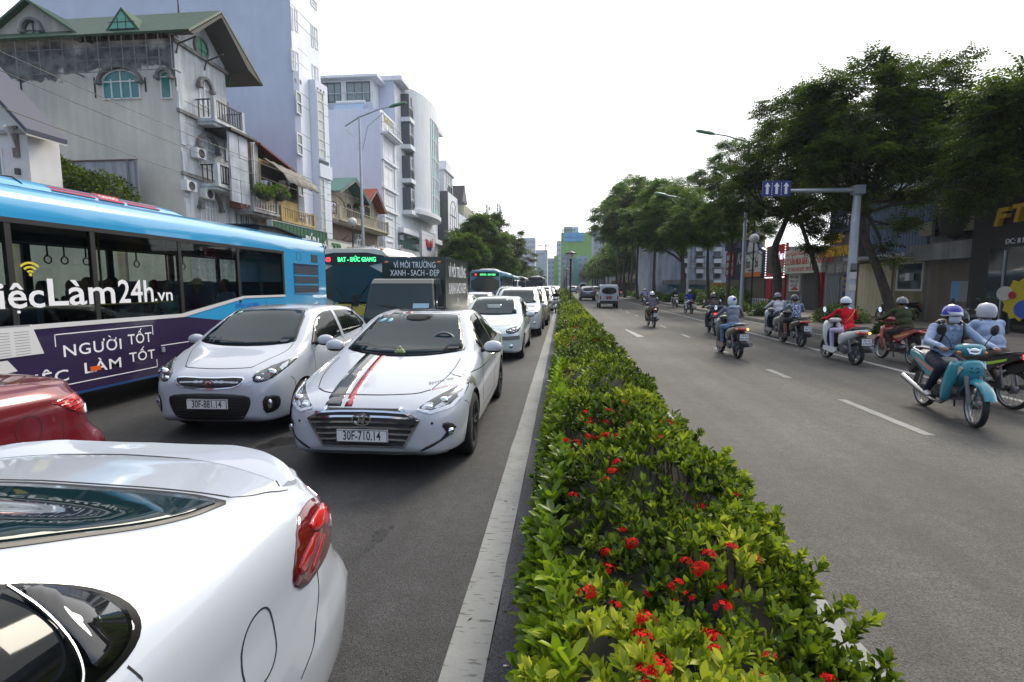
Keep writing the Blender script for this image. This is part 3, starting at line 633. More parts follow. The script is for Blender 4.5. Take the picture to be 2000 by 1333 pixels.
# ============== small white hatchback (detailed front)
def hatch_tables(L2,W,H,wsb=1.05,back=.35):
 return dict(W=[(L2,W*.58),(L2-.025,W*.72),(L2-.08,W*.83),(L2-.2,W*.925),(L2-.45,W*.98),(L2-.8,W),(0,W),(-1.2,W),(-L2+.3,W*.95),(-L2+.08,W*.88),(-L2,W*.76)],zb=[(L2,.26),(L2-.08,.20),(L2-.4,.18),(0,.18),(-L2+.4,.24),(-L2,.36)],zs=[(L2,.62),(L2-.06,.68),(L2-.2,.76),(L2-.5,.87),(wsb,.95),(.4,.965),(-.5,1.0),(-1.1,1.04),(-L2+.2,1.06),(-L2,.98)],Ws=[(L2,.92),(L2-.3,.93),(.8,.955),(-1.2,.95),(-L2,.93)],Wr=[(L2,W*.5),(L2-.08,W*.66),(L2-.35,W*.76),(wsb,W*.84),(wsb-.35,W*.80),(.25,W*.72),(-.5,W*.72),(-1.2,W*.70),(-L2+.25,W*.70),(-L2,W*.68)],zr=[(L2,.66),(L2-.08,.73),(L2-.3,.83),(wsb,1.0),(wsb-.35,1.20),(.25,H-.09),(-.4,H-.05),(-1.1,H-.09),(-L2+.3,H-.22),(-L2+.1,1.18),(-L2,1.05)],zt=[(L2,.68),(L2-.08,.76),(L2-.3,.87),(wsb+.02,1.02),(wsb-.35,1.225),(.25,H-.04),(-.4,H),(-1.1,H-.03),(-L2+.3,H-.12),(-L2+.1,1.24),(-L2,1.09)])
L2=1.80;TK=hatch_tables(L2,.80,1.49)
kia=c=Car('hatchback',TK,-L2,L2,.29,(1.10,-1.28),.72,pPearl,'small white hatchback with wide black lower grille between the bus and the striped saloon','car');rt=c.root
ws=smooth_poly([(-.60,1.05),(-.3,1.02),(0,1.015),(.3,1.02),(.60,1.05),(.61,1.09),(.50,1.40),(.45,1.425),(0,1.435),(-.45,1.425),(-.50,1.40),(-.61,1.09)],1)
c.part('windscreen_band',[(a*1.035,1.22+(b-1.22)*1.06)for a,b in ws],'f',mBlack,off=.003,grid=.08);wsO=c.part('windscreen',ws,'f',mCarGlass,off=.008,grid=.06)
c.part('sticker',smooth_poly([(.41,1.365),(.45,1.365),(.44,1.405),(.39,1.405)],1),'f',mat('sticker_green',(.25,.5,.4),.4),wsO,off=.0105,thick=.001)
c.part('sticker',[(-.45,1.045),(-.53,1.05),(-.53,1.07),(-.45,1.065)],'f',mWhite,wsO,off=.0105,thick=.001)
sg=smooth_poly([(.78,.99),(.74,1.04),(.42,1.29),(.12,1.385),(-.25,1.40),(-.95,1.385),(-1.28,1.24),(-1.45,1.10),(-.3,1.01)],1)
c.part('side_window',sg,'l',mPriv,mirror=True,off=.005,grid=.08)
for a in 'lr':c.ribbon([(-.30,.99),(-.25,1.41)],.085,a,.009).build('pillar',pPearl,rt)
for a in 'lr':c.ribbon([(-1.18,1.05),(-1.10,1.36)],.02,a,.009).build('window_divider',mBlack,rt);c.part('sail_panel',[(.78,.99),(.56,1.0),(.56,1.17)],a,mBlack,off=.008)
c.seam([(-.42,L2-.23),(-.35,L2-.185),(0,L2-.15),(.35,L2-.185),(.42,L2-.23)],'t',.012,mirror=False);c.seam([(.42,L2-.23),(.60,1.2),(.62,1.0)],'t')
c.seam([(.74,.38),(.78,.7),(.80,.98)],'l');c.seam([(-.30,.34),(-.30,1.0)],'l');c.seam([(-1.0,.64),(-1.12,.8),(-1.15,1.0)],'l');c.seam([(.74,.34),(-.85,.34)],'l');c.seam([(1.42,.68),(1.34,.62),(1.32,.5)],'l');c.seams_done()
g=c.part('upper_grille',smooth_poly([(.36,.715),(0,.70),(-.36,.715),(-.40,.685),(-.32,.625),(-.12,.605),(.12,.605),(.32,.625),(.40,.685)],1),'f',mBlack,off=.006,thick=.015,grid=.06)
gp=smooth_poly([(.37,.722),(0,.707),(-.37,.722),(-.415,.685),(-.33,.617),(-.12,.597),(.12,.597),(.33,.617),(.415,.685)],1);c.ribbon(gp,.011,'f',.013,.006,closed=True).build('chrome_surround',mChrome,g)
yy=c.hit(0,.66,'f')[0].y;F=Fr((0,yy+.012,.66),(-1,0,0),(0,1,0));e=MB()
for k in range(24):
 a,b_=2*PI*k/24,2*PI*(k+1)/24;e.bar(F.p(.062*math.cos(a),.029*math.sin(a),0),F.p(.062*math.cos(b_),.029*math.sin(b_),0),.006,.01)
eo=e.build('emblem',mChrome,g);text_on(F,'KIA',0,0,.042,mChrome,eo,.0,.004,sx=1.25,bold=.001)
g=c.part('lower_grille',smooth_poly([(.46,.545),(-.46,.545),(-.49,.43),(-.40,.245),(-.28,.225),(.28,.225),(.40,.245),(.49,.43)],2),'f',mBlack,off=.006,thick=.02,grid=.06)
for k in range(7):c.ribbon([(-.40,.27+.036*k),(0,.268+.036*k),(.40,.27+.036*k)],.008,'f',.010,.002).build('grille_slat',mat('grille_dark',(.02,.02,.02),.5),g)
c.plate('30F-881.14',0,.425,c.hit(0,.42,'f')[0].y+.026)
hl=smooth_poly([(-.475,.735),(-.52,.655),(-.66,.68),(-.735,.76),(-.775,.90),(-.70,.865),(-.56,.80)],1)
for P,nm in((hl,1),(mirrorx(hl),-1)):
 h=c.part('headlight',P,'f',mLampHous,off=.004,thick=.01,grid=.05);q=c.hit(-.655*nm,.755,'f')[0];MB().ball((q.x,q.y,q.z),(.065,.03,.055),16,8).build('reflector',mReflector,h)
 q=c.hit(-.545*nm,.70,'f')[0];MB().ball((q.x,q.y,q.z),(.038,.02,.032),12,6).build('reflector',mReflector,h);c.part('lens',P,'f',mLens,h,off=.020,thick=0,grid=.05)
 f_=smooth_poly([(-.60*nm,.50),(-.72*nm,.515),(-.735*nm,.40),(-.70*nm,.31),(-.605*nm,.30)],1);f2=c.part('fog_surround',f_,'f',mBlack,off=.006,thick=.02,grid=.05)
 q=c.hit(-.66*nm,.41,'f')[0];b=MB();b.ball((q.x,q.y+.004,q.z),(.04,.015,.058),12,8);b.build('fog_lamp',mReflector,f2)
c.part('lower_lip',[(-.66,.205),(.66,.205),(.64,.225),(-.64,.225)],'f',mTrimGrey,off=.008,thick=.03,grid=.1)
mirror_part(c,-.90,.66,1.04);mirror_part(c,.90,.66,1.04)
for a in 'lr':
 for y in(-.10,-.95):q=c.hit(y,.86,a)[0];MB().tube([(q.x,q.y-.08,q.z),(q.x*1.035,q.y-.04,q.z),(q.x*1.035,q.y+.04,q.z),(q.x,q.y+.08,q.z)],.011,8).build('door_handle',pPearl,rt)
wiper(c,[(0,1.045),(.52,1.075)]);wiper(c,[(-.55,1.065),(.0,1.04)])
b=MB();b.prism([(-.004,-1.0,1.47),(-.004,-1.16,1.46),(-.004,-1.17,1.50)],(.008,0,0));b.build('roof_fin',pPearl,rt)
wK=wheel_mesh(.29,.17,8,'s');put_wheels(rt,wK,(1.10,-1.28),.705,.29)
rt.location=(-4.09,5.40+L2,0);rt.rotation_euler=(0,0,PI+R(2.5))
# ============== saloon seen from behind (near white, red)
def cer_tables(L2,W,H):
 return dict(W=[(L2,W*.60),(L2-.1,W*.80),(L2-.5,W*.965),(L2-.9,W*.99),(.4,W),(-.9,W),(-1.5,W*.995),(-L2+.45,W*.975),(-L2+.25,W*.945),(-L2+.12,W*.90),(-L2+.05,W*.83),(-L2+.015,W*.76),(-L2,W*.70)],zb=[(L2,.27),(L2-.5,.19),(0,.18),(-L2+.5,.22),(-L2+.08,.25),(-L2,.30)],zs=[(L2,.60),(L2-.3,.72),(L2-.95,.865),(.9,.93),(0,.975),(-.8,1.005),(-1.4,1.035),(-L2+.45,1.035),(-L2+.2,1.01),(-L2+.08,.97),(-L2,.90)],Ws=[(L2,.93),(.8,.955),(-.9,.955),(-L2+.5,.93),(-L2+.1,.90),(-L2,.90)],Wr=[(L2,W*.5),(L2-.4,W*.72),(1.25,W*.78),(.98,W*.82),(.6,W*.76),(.12,W*.66),(-.5,W*.655),(-.95,W*.65),(-1.35,W*.70),(-1.70,W*.76),(-L2+.2,W*.74),(-L2+.05,W*.68),(-L2,W*.6)],zr=[(L2,.645),(L2-.4,.80),(1.25,.945),(.98,1.0),(.6,1.18),(.12,H-.065),(-.4,H-.04),(-.85,H-.09),(-1.25,H-.21),(-1.60,1.12),(-L2+.35,1.085),(-L2+.12,1.065),(-L2+.03,1.03),(-L2,.97)],zt=[(L2,.66),(L2-.4,.835),(1.25,.975),(1.02,1.015),(.6,1.20),(.12,H-.03),(-.4,H),(-.85,H-.05),(-1.25,H-.16),(-1.62,1.145),(-L2+.35,1.12),(-L2+.12,1.105),(-L2+.03,1.06),(-L2,1.0)])
mBlkGlass=mat('gloss_black_panel',(.008,.008,.009),.03,coat=1);mTrimSat=mat('satin_chrome',(.45,.46,.48),.3,metal=1);mRedMidD=mat('red_lens_deep',(.12,.005,.008),.08,coat=1);mRedLens2=mat('red_lens_mid',(.33,.008,.012),.08,coat=1);mRedLens3=mat('red_lens_bright',(.55,.015,.02),.08,coat=1)
L2=2.28;TC=cer_tables(L2,.89,1.43)
def sst(x,a,b):t=min(1,max(0,(x-a)/(b-a)));return t*t*(3-2*t)
def cwarp(x,y,z):
 k=sst(-y,L2-.30,L2-.02)
 y-=.135*k*(1-sst(z,.56,.74));y+=.10*k*sst(z,.80,1.05)*.35
 if z<.62 and y<-L2+.6:x*=1+.022*sst(-y,L2-.6,L2-.3)*(1-sst(z,.54,.62))
 ax=abs(x);g=math.exp(-((z-.80)/.07)**2)*sst(ax,.55,.8);x*=1-.010*g
 return(x,y,z)
def rear_saloon(name,label,P,lamp='a',glass=mCarGlass):
 c=Car(name,TC,-L2,L2,.32,(1.42,-1.28),.80,P,label,'car',ny=90,warp=cwarp,close=.02,sub=6);rt=c.root
 c.part('rear_window_band',smooth_poly([(-.56,-1.00),(0,-1.02),(.56,-1.00),(.63,-1.35),(.69,-1.70),(.66,-1.745),(.30,-1.745),(0,-1.75),(-.30,-1.745),(-.66,-1.745),(-.69,-1.70),(-.63,-1.35)],1),'t',mBlack,off=.002,grid=.1)
 c.part('rear_window',smooth_poly([(-.54,-1.03),(0,-1.05),(.54,-1.03),(.60,-1.35),(.665,-1.685),(.64,-1.72),(.30,-1.715),(0,-1.72),(-.30,-1.715),(-.64,-1.72),(-.665,-1.685),(-.60,-1.35)],1),'t',glass,off=.006,grid=.06)
 c.part('windscreen',smooth_poly([(-.66,1.035),(0,.998),(.66,1.035),(.665,1.07),(.50,1.375),(0,1.405),(-.50,1.375),(-.665,1.07)],1),'f',mCarGlass,off=.006,grid=.1)
 sg=smooth_poly([(.72,1.01),(.30,1.30),(.05,1.36),(-.35,1.37),(-.80,1.315),(-1.06,1.23),(-1.20,1.15),(-1.235,1.09),(-1.19,1.045),(-1.08,1.03),(-.2,1.01)],2)
 for a in 'lr':
  c.part('window_surround',[(-.25+(q+.25)*1.02,1.175+(w-1.175)*1.07)for q,w in sg],a,mBlack,off=.002,grid=.08,dens=.03)
  o=c.part('side_window',sg,a,mPriv,off=.008,grid=.08,dens=.03)
  c.part('quarter_panel',smooth_poly([(-1.10,1.205),(-1.17,1.17),(-1.222,1.10),(-1.19,1.052),(-1.10,1.037),(-1.12,1.10)],2),a,mBlkGlass,o,off=.012,grid=.05,dens=.02)
  c.ribbon([tuple(q)for q in crom([(-1.085,1.225),(-.95,1.280),(-.6,1.337),(-.2,1.355),(.1,1.35)],6)],.0035,a,.011,-.0075).build('window_chrome',mTrimSat,o);c.ribbon([tuple(q)for q in crom([(-1.095,1.21),(-1.108,1.16),(-1.105,1.10),(-1.085,1.055),(-1.05,1.03)],6)],.0035,a,.0155,-.011,dens=.01).build('window_chrome',mTrimSat,o)
  c.ribbon([(-.33,1.0),(-.28,1.37)],.07,a,.010).build('pillar',mBlack,o)
 c.seam([(.66,-1.765),(.70,-1.81),(.72,-L2+.40),(.74,-L2+.32)],'t',.004);c.seam([(.66,-1.765),(.30,-1.765),(0,-1.77),(-.30,-1.765),(-.66,-1.765)],'t',.009,mirror=False)
 c.seam([(-1.10,.46),(-1.12,.62),(-1.19,.86),(-1.16,1.02)],'l',.005);c.seam([(-.33,.36),(-.36,.98)],'l')
 c.seam([(-L2+.35,.80),(-L2+.36,.68),(-L2+.43,.56),(-L2+.52,.50)],'l',.005)
 return c
c=nearc=rear_saloon('sedan','white saloon filling the lower left corner, seen over its boot lip spoiler',pPearl);rt=c.root
b=MB();vs=[];NS=41
for i in range(NS):
 f=-1+2*i/(NS-1);x=f*.73;yb=-L2+.045+.20*abs(f)**2.6;w=.135*(1-.45*abs(f)**6);hgt=.032*(1-abs(f)**8)
 p0=c.hit(x*.985,yb+w,'t')[0];pe=c.hit(x*.985,yb+.04,'t')[0]
 ring=[(x*.985,p0 .y,p0 .z+.001),(x*.99,yb+w*.55,(p0 .z+pe.z)/2+.012+hgt*.35),(x,yb+w*.2,pe.z+.010+hgt*.8),(x,yb-.002,pe.z+hgt+.006),(x,yb-.008,pe.z+hgt-.006),(x,yb+.012,pe.z-.012),(x,yb+.05,pe.z-.02)]
 vs+=[Vector(q)for q in ring]
b.add(vs,[(7*i+k,7*i+7+k,7*i+8+k,7*i+1+k)for i in range(NS-1)for k in range(6)]+[tuple(range(7))[::-1],tuple(range(7*(NS-1),7*NS))],smooth=True);b.build('boot_spoiler',pPearl,rt,ang=50)
c.ribbon([(.715,-L2+.33),(.60,-L2+.22),(.35,-L2+.195),(0,-L2+.19),(-.35,-L2+.195),(-.60,-L2+.22),(-.715,-L2+.33)],.005,'t',.0015).build('spoiler_gap',mSeam,rt)
fl=smooth_poly([(-L2+.735+a_,.785+b_)for a_,b_ in((-.085,-.115),(.085,-.115),(.085,.09),(-.06,.10))],3)
c.seam(fl,'l',.0055,mirror=False,closed=True);c.seams_done()
for a in 'lr':
 s=-1 if a=='l' else 1
 lp=smooth_poly([(-L2+.545,.835),(-L2+.535,.90),(-L2+.46,1.0),(-L2+.335,1.005),(-L2+.22,.985),(-L2+.115,.935),(-L2+.095,.83),(-L2+.13,.785),(-L2+.30,.77),(-L2+.47,.775)],1)
 h=c.part('tail_lamp',lp,a,mRedMidD,off=.003,thick=.02,grid=.035,dens=.02)
 c.part('lamp_glow',smooth_poly([(-L2+.38,.965),(-L2+.20,.955),(-L2+.15,.91),(-L2+.20,.87),(-L2+.29,.90),(-L2+.38,.93)],1),a,mRedLens3,h,off=.007,thick=.002,grid=.03,dens=.02)
 c.part('lamp_glow',smooth_poly([(-L2+.50,.84),(-L2+.50,.88),(-L2+.36,.92),(-L2+.31,.89),(-L2+.44,.82)],1),a,mRedLens2,h,off=.007,thick=.002,grid=.03,dens=.02)if True else None
 c.part('lamp_glow',smooth_poly([(-L2+.43,.80),(-L2+.29,.88),(-L2+.26,.86),(-L2+.36,.795)],1),a,mRedLens2,h,off=.007,thick=.002,grid=.03,dens=.02)
 c.part('reverse_lamp',smooth_poly([(-L2+.135,.89),(-L2+.17,.86),(-L2+.14,.80),(-L2+.105,.83)],1),a,mDRL,h,off=.008,thick=.002,grid=.03,dens=.015)
 lb=smooth_poly([(s*.60,.985),(s*.74,.975),(s*.76,.86),(s*.70,.80),(s*.52,.84),(s*.48,.93)],1);c.part('tail_lamp_inner',lb,'b',mRedLens,off=.004,grid=.05)
c.part('rear_bumper_trim',[(-.55,.33),(.55,.33),(.50,.45),(-.50,.45)],'b',mBlack,off=.004)
wC=wheel_mesh(.32,.205,5,'v');put_wheels(rt,wC,(1.42,-1.28),.785,.32)
rt.location=(-1.70,1.98-L2,0);rt.rotation_euler=(0,0,PI)
c=redc=rear_saloon('sedan','dark red saloon at the left edge, cut by the frame beside the bus',pRed);rt=c.root
c.seam(ellipse(-L2+.60,.80,.088,.10,36),'l',.006,mirror=False,closed=True)
c.seam([(-L2+.02,.74),(-L2+.30,.72)],'l',.004,mirror=False);c.seams_done()
for a in 'lr':
 lp=[(-L2+.44,.955),(-L2+.10,.975),(-L2+.06,.90),(-L2+.10,.80),(-L2+.16,.80),(-L2+.34,.90)]
 h=c.part('tail_lamp',smooth_poly(lp,1),a,mRedLens3,off=.004,thick=.02,grid=.04,dens=.02)
 for k in range(4):c.ribbon([(-L2+.40-.045*k,.945-.03*k),(-L2+.13,.955-.032*k)],.006,a,.007,dens=.02).build('lamp_rib',mRedDark,h)
 c.part('reverse_lamp',smooth_poly([(-L2+.145,.855),(-L2+.06,.87),(-L2+.07,.80),(-L2+.14,.80)],1),a,mDRL,h,off=.008,thick=.002,grid=.03,dens=.02)
put_wheels(rt,wC,(1.42,-1.28),.785,.32)
rt.location=(-4.42,3.62-L2,0);rt.rotation_euler=(0,0,PI)
# ============== simpler cars facing the camera
def facing(name,label,T,L2,wr,wy,wx,P,ws,sg,hl,gr,low=None,H=1.45,plate=None,mir=.62,strip=None,group=None,fog=None,ny=44,rails=False):
 c=Car(name,T,-L2,L2,wr,wy,wx,P,label,'car',ny=ny,sub=3);rt=c.root
 c.part('windscreen',smooth_poly(ws,1),'f',mCarGlass,off=.006,grid=.09);c.part('side_window',smooth_poly(sg,1),'l',mPriv,mirror=True,off=.006,grid=.12)
 for a in 'lr':c.ribbon([(-.30,.97),(-.26,H-.06)],.07,a,.009).build('pillar',mBlack,rt)
 for s in(1,-1):
  h=c.part('headlight',[(q*s,w)for q,w in smooth_poly(hl,1)],'f',mLampHous,off=.005,grid=.06);cx=sum(q for q,_ in hl)/len(hl);cz=sum(w for _,w in hl)/len(hl);q=c.hit(cx*s,cz,'f')[0]
  MB().ball((q.x,q.y,q.z),(.055,.03,.05),10,6).build('reflector',mReflector,h);q=c.hit(cx*s*.88,cz-.02,'f')[0];MB().ball((q.x,q.y,q.z),(.035,.02,.03),8,5).build('reflector',mReflector,h)
 if gr:g=c.part('grille',smooth_poly(gr,1),'f',mBlack,off=.006,grid=.08);zz=sum(w for _,w in gr)/len(gr);q=c.hit(0,zz,'f')[0];MB().ball((0,q.y+.006,zz),(.055,.012,.03),10,6).build('emblem',mChrome,g)
 if low:c.part('lower_grille',smooth_poly(low,1),'f',mBlack,off=.005,grid=.08)
 if strip:c.ribbon(strip,.085,'f',.012).build('bumper_strip',mTrimGrey,rt)
 if fog:
  for s in(1,-1):q=c.hit(fog[0]*s,fog[1],'f')[0];f_=MB();f_.lathe([(0,.012),(.04,.01),(.05,0),(.06,-.02)],q,(0,1,0),14);f_.build('fog_lamp',mReflector,rt)
 if plate:c.plate(plate,0,plate_z(c),c.hit(0,plate_z(c),'f')[0].y+.02)
 c.seam([(.50,L2-.33),(.40,L2-.22),(0,L2-.17),(-.40,L2-.22),(-.50,L2-.33)],'t',.01,mirror=False);c.seam([(.74,.38),(.78,.7),(.80,.97)],'l');c.seam([(-.30,.36),(-.30,.98)],'l');c.seams_done()
 mirror_part(c,-c.mx-.10 if hasattr(c,'mx')else-.93,mir,1.05);mirror_part(c,.93,mir,1.05);put_wheels(rt,wheel_mesh(wr,.19,6,'s'),wy,wx-.02,wr)
 if rails:
  for s in(-1,1):q=[c.hit(s*.52,y,'t')[0]for y in(.1,-.4,-1.1)];MB().tube([(p_.x,p_.y,p_.z+.04)for p_ in q],.016,6).build('roof_rail',mSteel,rt)
 if group:rt['group']=group
 return c
def plate_z(c):return.44
def ws_poly(z0,z1,w0,w1):return[(-w0,z0+.03),(0,z0),(w0,z0+.03),(w0,z0+.07),(w1,z1-.03),(w1-.05,z1),(-w1+.05,z1),(-w1,z1-.03),(-w0,z0+.07)]
L2=1.90;TG=hatch_tables(L2,.82,1.49,1.0)
g1=facing('hatchback','pale silver hatchback with dark bumper strip right behind the striped saloon',TG,L2,.29,(1.13,-1.32),.74,paint('car_paint_ice',(.55,.62,.64),.1),ws_poly(1.03,1.43,.60,.50),[(.74,.99),(.40,1.29),(.1,1.385),(-.9,1.38),(-1.30,1.2),(-1.42,1.08),(-.3,1.01)],[(-.42,.74),(-.46,.65),(-.66,.66),(-.75,.74),(-.74,.82),(-.60,.80)],[(-.30,.70),(.30,.70),(.26,.655),(-.26,.655)],[(-.30,.40),(.30,.40),(.26,.30),(-.26,.30)],1.49,None,strip=[(-.74,.565),(-.5,.55),(0,.545),(.5,.55),(.74,.565)],fog=(.55,.36),ny=56)
b=MB();b.box(-.22,.22,.62,.635,1.14,1.24);b.build('rear_window_glimpse',mat('glimpse',(.2,.26,.27),.3),g1 .root);
c=g1;c.part('rear_glass_view',[(-.17,1.18),(.17,1.18),(.18,1.28),(-.18,1.28)],'f',mat('far_glass',(.10,.145,.155),.05,spec=.6),off=.009,thick=.001)
MB().tube([(-.35,.05,1.45),(-.37,-.15,1.66)],.006,5).build('aerial',mBlack,g1 .root)
g1 .root.location=(-1.73,11.75+L2,0);g1 .root.rotation_euler=(0,0,PI)
def suv_tables(L2,W,H):
 return dict(W=[(L2,W*.62),(L2-.03,W*.76),(L2-.1,W*.87),(L2-.3,W*.95),(L2-.7,W),(-1.6,W),(-L2+.2,W*.95),(-L2+.05,W*.88),(-L2,W*.8)],zb=[(L2,.34),(L2-.1,.27),(0,.26),(-L2+.3,.3),(-L2,.4)],zs=[(L2,.76),(L2-.08,.84),(L2-.4,.93),(1.1,1.03),(0,1.08),(-1.2,1.12),(-L2+.2,1.12),(-L2,1.04)],Ws=[(L2,.94),(-L2,.95)],Wr=[(L2,W*.55),(L2-.1,W*.7),(1.25,W*.84),(.9,W*.80),(.25,W*.72),(-1.3,W*.71),(-L2+.2,W*.72),(-L2,W*.7)],zr=[(L2,.80),(L2-.1,.90),(L2-.4,.98),(1.3,1.07),(.9,1.27),(.30,H-.10),(-.3,H-.06),(-1.4,H-.08),(-L2+.35,H-.22),(-L2+.1,1.25),(-L2,1.12)],zt=[(L2,.82),(L2-.1,.93),(L2-.4,1.01),(1.3,1.10),(.9,1.30),(.30,H-.05),(-.3,H),(-1.4,H-.02),(-L2+.35,H-.12),(-L2+.1,1.32),(-L2,1.16)])
L2=2.30;TS=suv_tables(L2,.92,1.70)
SV_ws=ws_poly(1.12,1.60,.68,.57);SV_sg=[(.85,1.10),(.48,1.44),(.2,1.56),(-1.5,1.54),(-1.95,1.40),(-2.0,1.2),(-.3,1.12)];SV_hl=[(-.50,.88),(-.52,.77),(-.72,.78),(-.82,.86),(-.83,.95),(-.66,.93)]
SV_gr=[(-.42,.90),(.42,.90),(.40,.72),(-.40,.72)];SV_lo=[(-.55,.58),(.55,.58),(.50,.40),(-.50,.40)]
suv=facing('suv','white four-wheel drive with roof rails and dark lower bumper behind the silver hatchback',TS,L2,.35,(1.40,-1.30),.83,pWhite,SV_ws,SV_sg,SV_hl,SV_gr,SV_lo,1.70,None,.72,rails=True,fog=(.68,.50));suv.root.location=(-1.62,17.35+L2,0);suv.root.rotation_euler=(0,0,PI)
def again(src,label,x,y,paint_=None,rz=PI,**kw):
 return dup(src.root,loc=(x,y,0),rot=(0,0,rz),label=label,swap={src.paint.name:paint_}if paint_ else None)
Q='cars queueing on the left carriageway'
again(suv,'cream four-wheel drive half hidden behind the white one with roof rails',-1.50,24.3,pBeige)
cr3=facing('hatchback','small white hatchback with grey mesh grille hugging the edge line further back',hatch_tables(1.85,.83,1.5,1.0),1.85,.29,(1.13,-1.28),.75,pWhite,ws_poly(1.04,1.43,.61,.50),[(.74,.99),(.40,1.29),(.1,1.385),(-.9,1.38),(-1.30,1.2),(-.3,1.01)],[(-.42,.78),(-.50,.70),(-.66,.72),(-.76,.84),(-.73,.88),(-.60,.84)],[(-.36,.72),(.36,.72),(.30,.66),(-.30,.66)],[(-.55,.55),(.55,.55),(.45,.30),(-.45,.30)],1.5,None)
cr3 .root.location=(-1.42,35.2+1.85,0);cr3 .root.rotation_euler=(0,0,PI)
sed2=facing('sedan','beige saloon between the dark truck and the silver hatchback',TE,2.285,.32,(1.42,-1.28),.80,pBeige,ws,sideg,[(-.475,.66),(-.60,.62),(-.80,.68),(-.85,.79),(-.62,.74)],gr if False else[(.335,.66),(-.335,.66),(-.40,.55),(.40,.55)],[(-.5,.42),(.5,.42),(.4,.3),(-.4,.3)],1.45,None)
sed2 .root.location=(-3.95,16.6+2.28,0);sed2 .root.rotation_euler=(0,0,PI)
far=[(sed2,'white saloon in the middle lane behind the beige one',-4.15,25.5,pWhite),(suv,'white car with roof rails in the middle of the queue',-3.35,33,pWhite),(sed2,'dark grey saloon beside the small white hatchback',-3.9,42,pGrey),(suv,'silver grey car with wide windscreen near the hedge',-1.7,46,pSilver),(sed2,'white saloon further down beside the hedge',-1.5,55,pWhite),(cr3,'white hatchback in the middle lane near the white minibus',-4.1,52,pWhite),(cr3,'silver hatchback far down beside the median',-1.6,64,pSilver),(sed2,'black saloon far down the middle lane',-4.3,66,pDark),(suv,'white four-wheel drive far down beside the median',-1.6,73,pWhite),(sed2,'grey saloon far down the middle lane',-4.2,78,pGrey)]
for src,lab,x,y,P in far:again(src,lab,x,y,P)
k=0
for i,(y,x)in enumerate([(84,-1.6),(90,-4.4),(94,-1.7),(101,-4.2),(105,-1.6),(113,-4.4),(117,-1.6),(126,-4.3),(130,-1.7),(140,-1.6),(142,-4.4),(88,-7.2),(110,-7.2),(134,-7.3),(152,-1.7),(156,-4.4),(165,-1.6),(172,-4.3),(180,-1.7),(192,-4.2),(205,-1.7)]):
 o=again((cr3,sed2,suv)[i%3],'pale car in the far end of the queue left of the hedge',x,y,(pWhite,pSilver,pWhite,pGrey,pBeige)[i%5]);o['group']=Q
 # ============== right carriageway, going away
L2=2.27;c=crv=Car('suv',suv_tables(L2,.92,1.68),-L2,L2,.34,(1.35,-1.28),.83,pGrey,'dark grey four-wheel drive driving away beside the lamp post','car',ny=44,sub=3);rt=c.root
c.part('rear_window',smooth_poly([(-.58,1.16),(.58,1.16),(.50,1.50),(-.50,1.50)],1),'b',mPriv,off=.006);c.part('side_window',smooth_poly(SV_sg,1),'l',mPriv,mirror=True,off=.006,grid=.12)
for s in(1,-1):c.part('tail_lamp',smooth_poly([(s*.62,1.36),(s*.72,1.30),(s*.82,.98),(s*.60,.96),(s*.60,1.05),(s*.70,1.12)],1),'b',mRedLens,off=.006)
c.ribbon([(-.55,1.06),(.55,1.06)],.04,'b',.012).build('chrome_bar',mChrome,rt);c.part('rear_bumper',[(-.80,.32),(.80,.32),(.82,.60),(-.82,.60)],'b',mBlack,off=.01);c.plate('30A-552.18',0,.90,c.hit(0,.90,'b')[0].y-.02,'b');put_wheels(rt,wheel_mesh(.34,.2,6,'s'),(1.35,-1.28),.81,.34)
rt.location=(2.98,60+L2,0)
again(crv,'silver car driving away far down beside the hedge',2.4,116,pSilver,0);again(crv,'dark car just ahead of the far silver one',5.2,102,pGrey,0);again(crv,'pale car going away behind the dark four-wheel drive',5.9,92,pBeige,0)
again(crv,'white car at the far end of the right carriageway',2.6,165,pWhite,0);again(crv,'grey car at the far end of the right carriageway',5.6,185,pGrey,0)
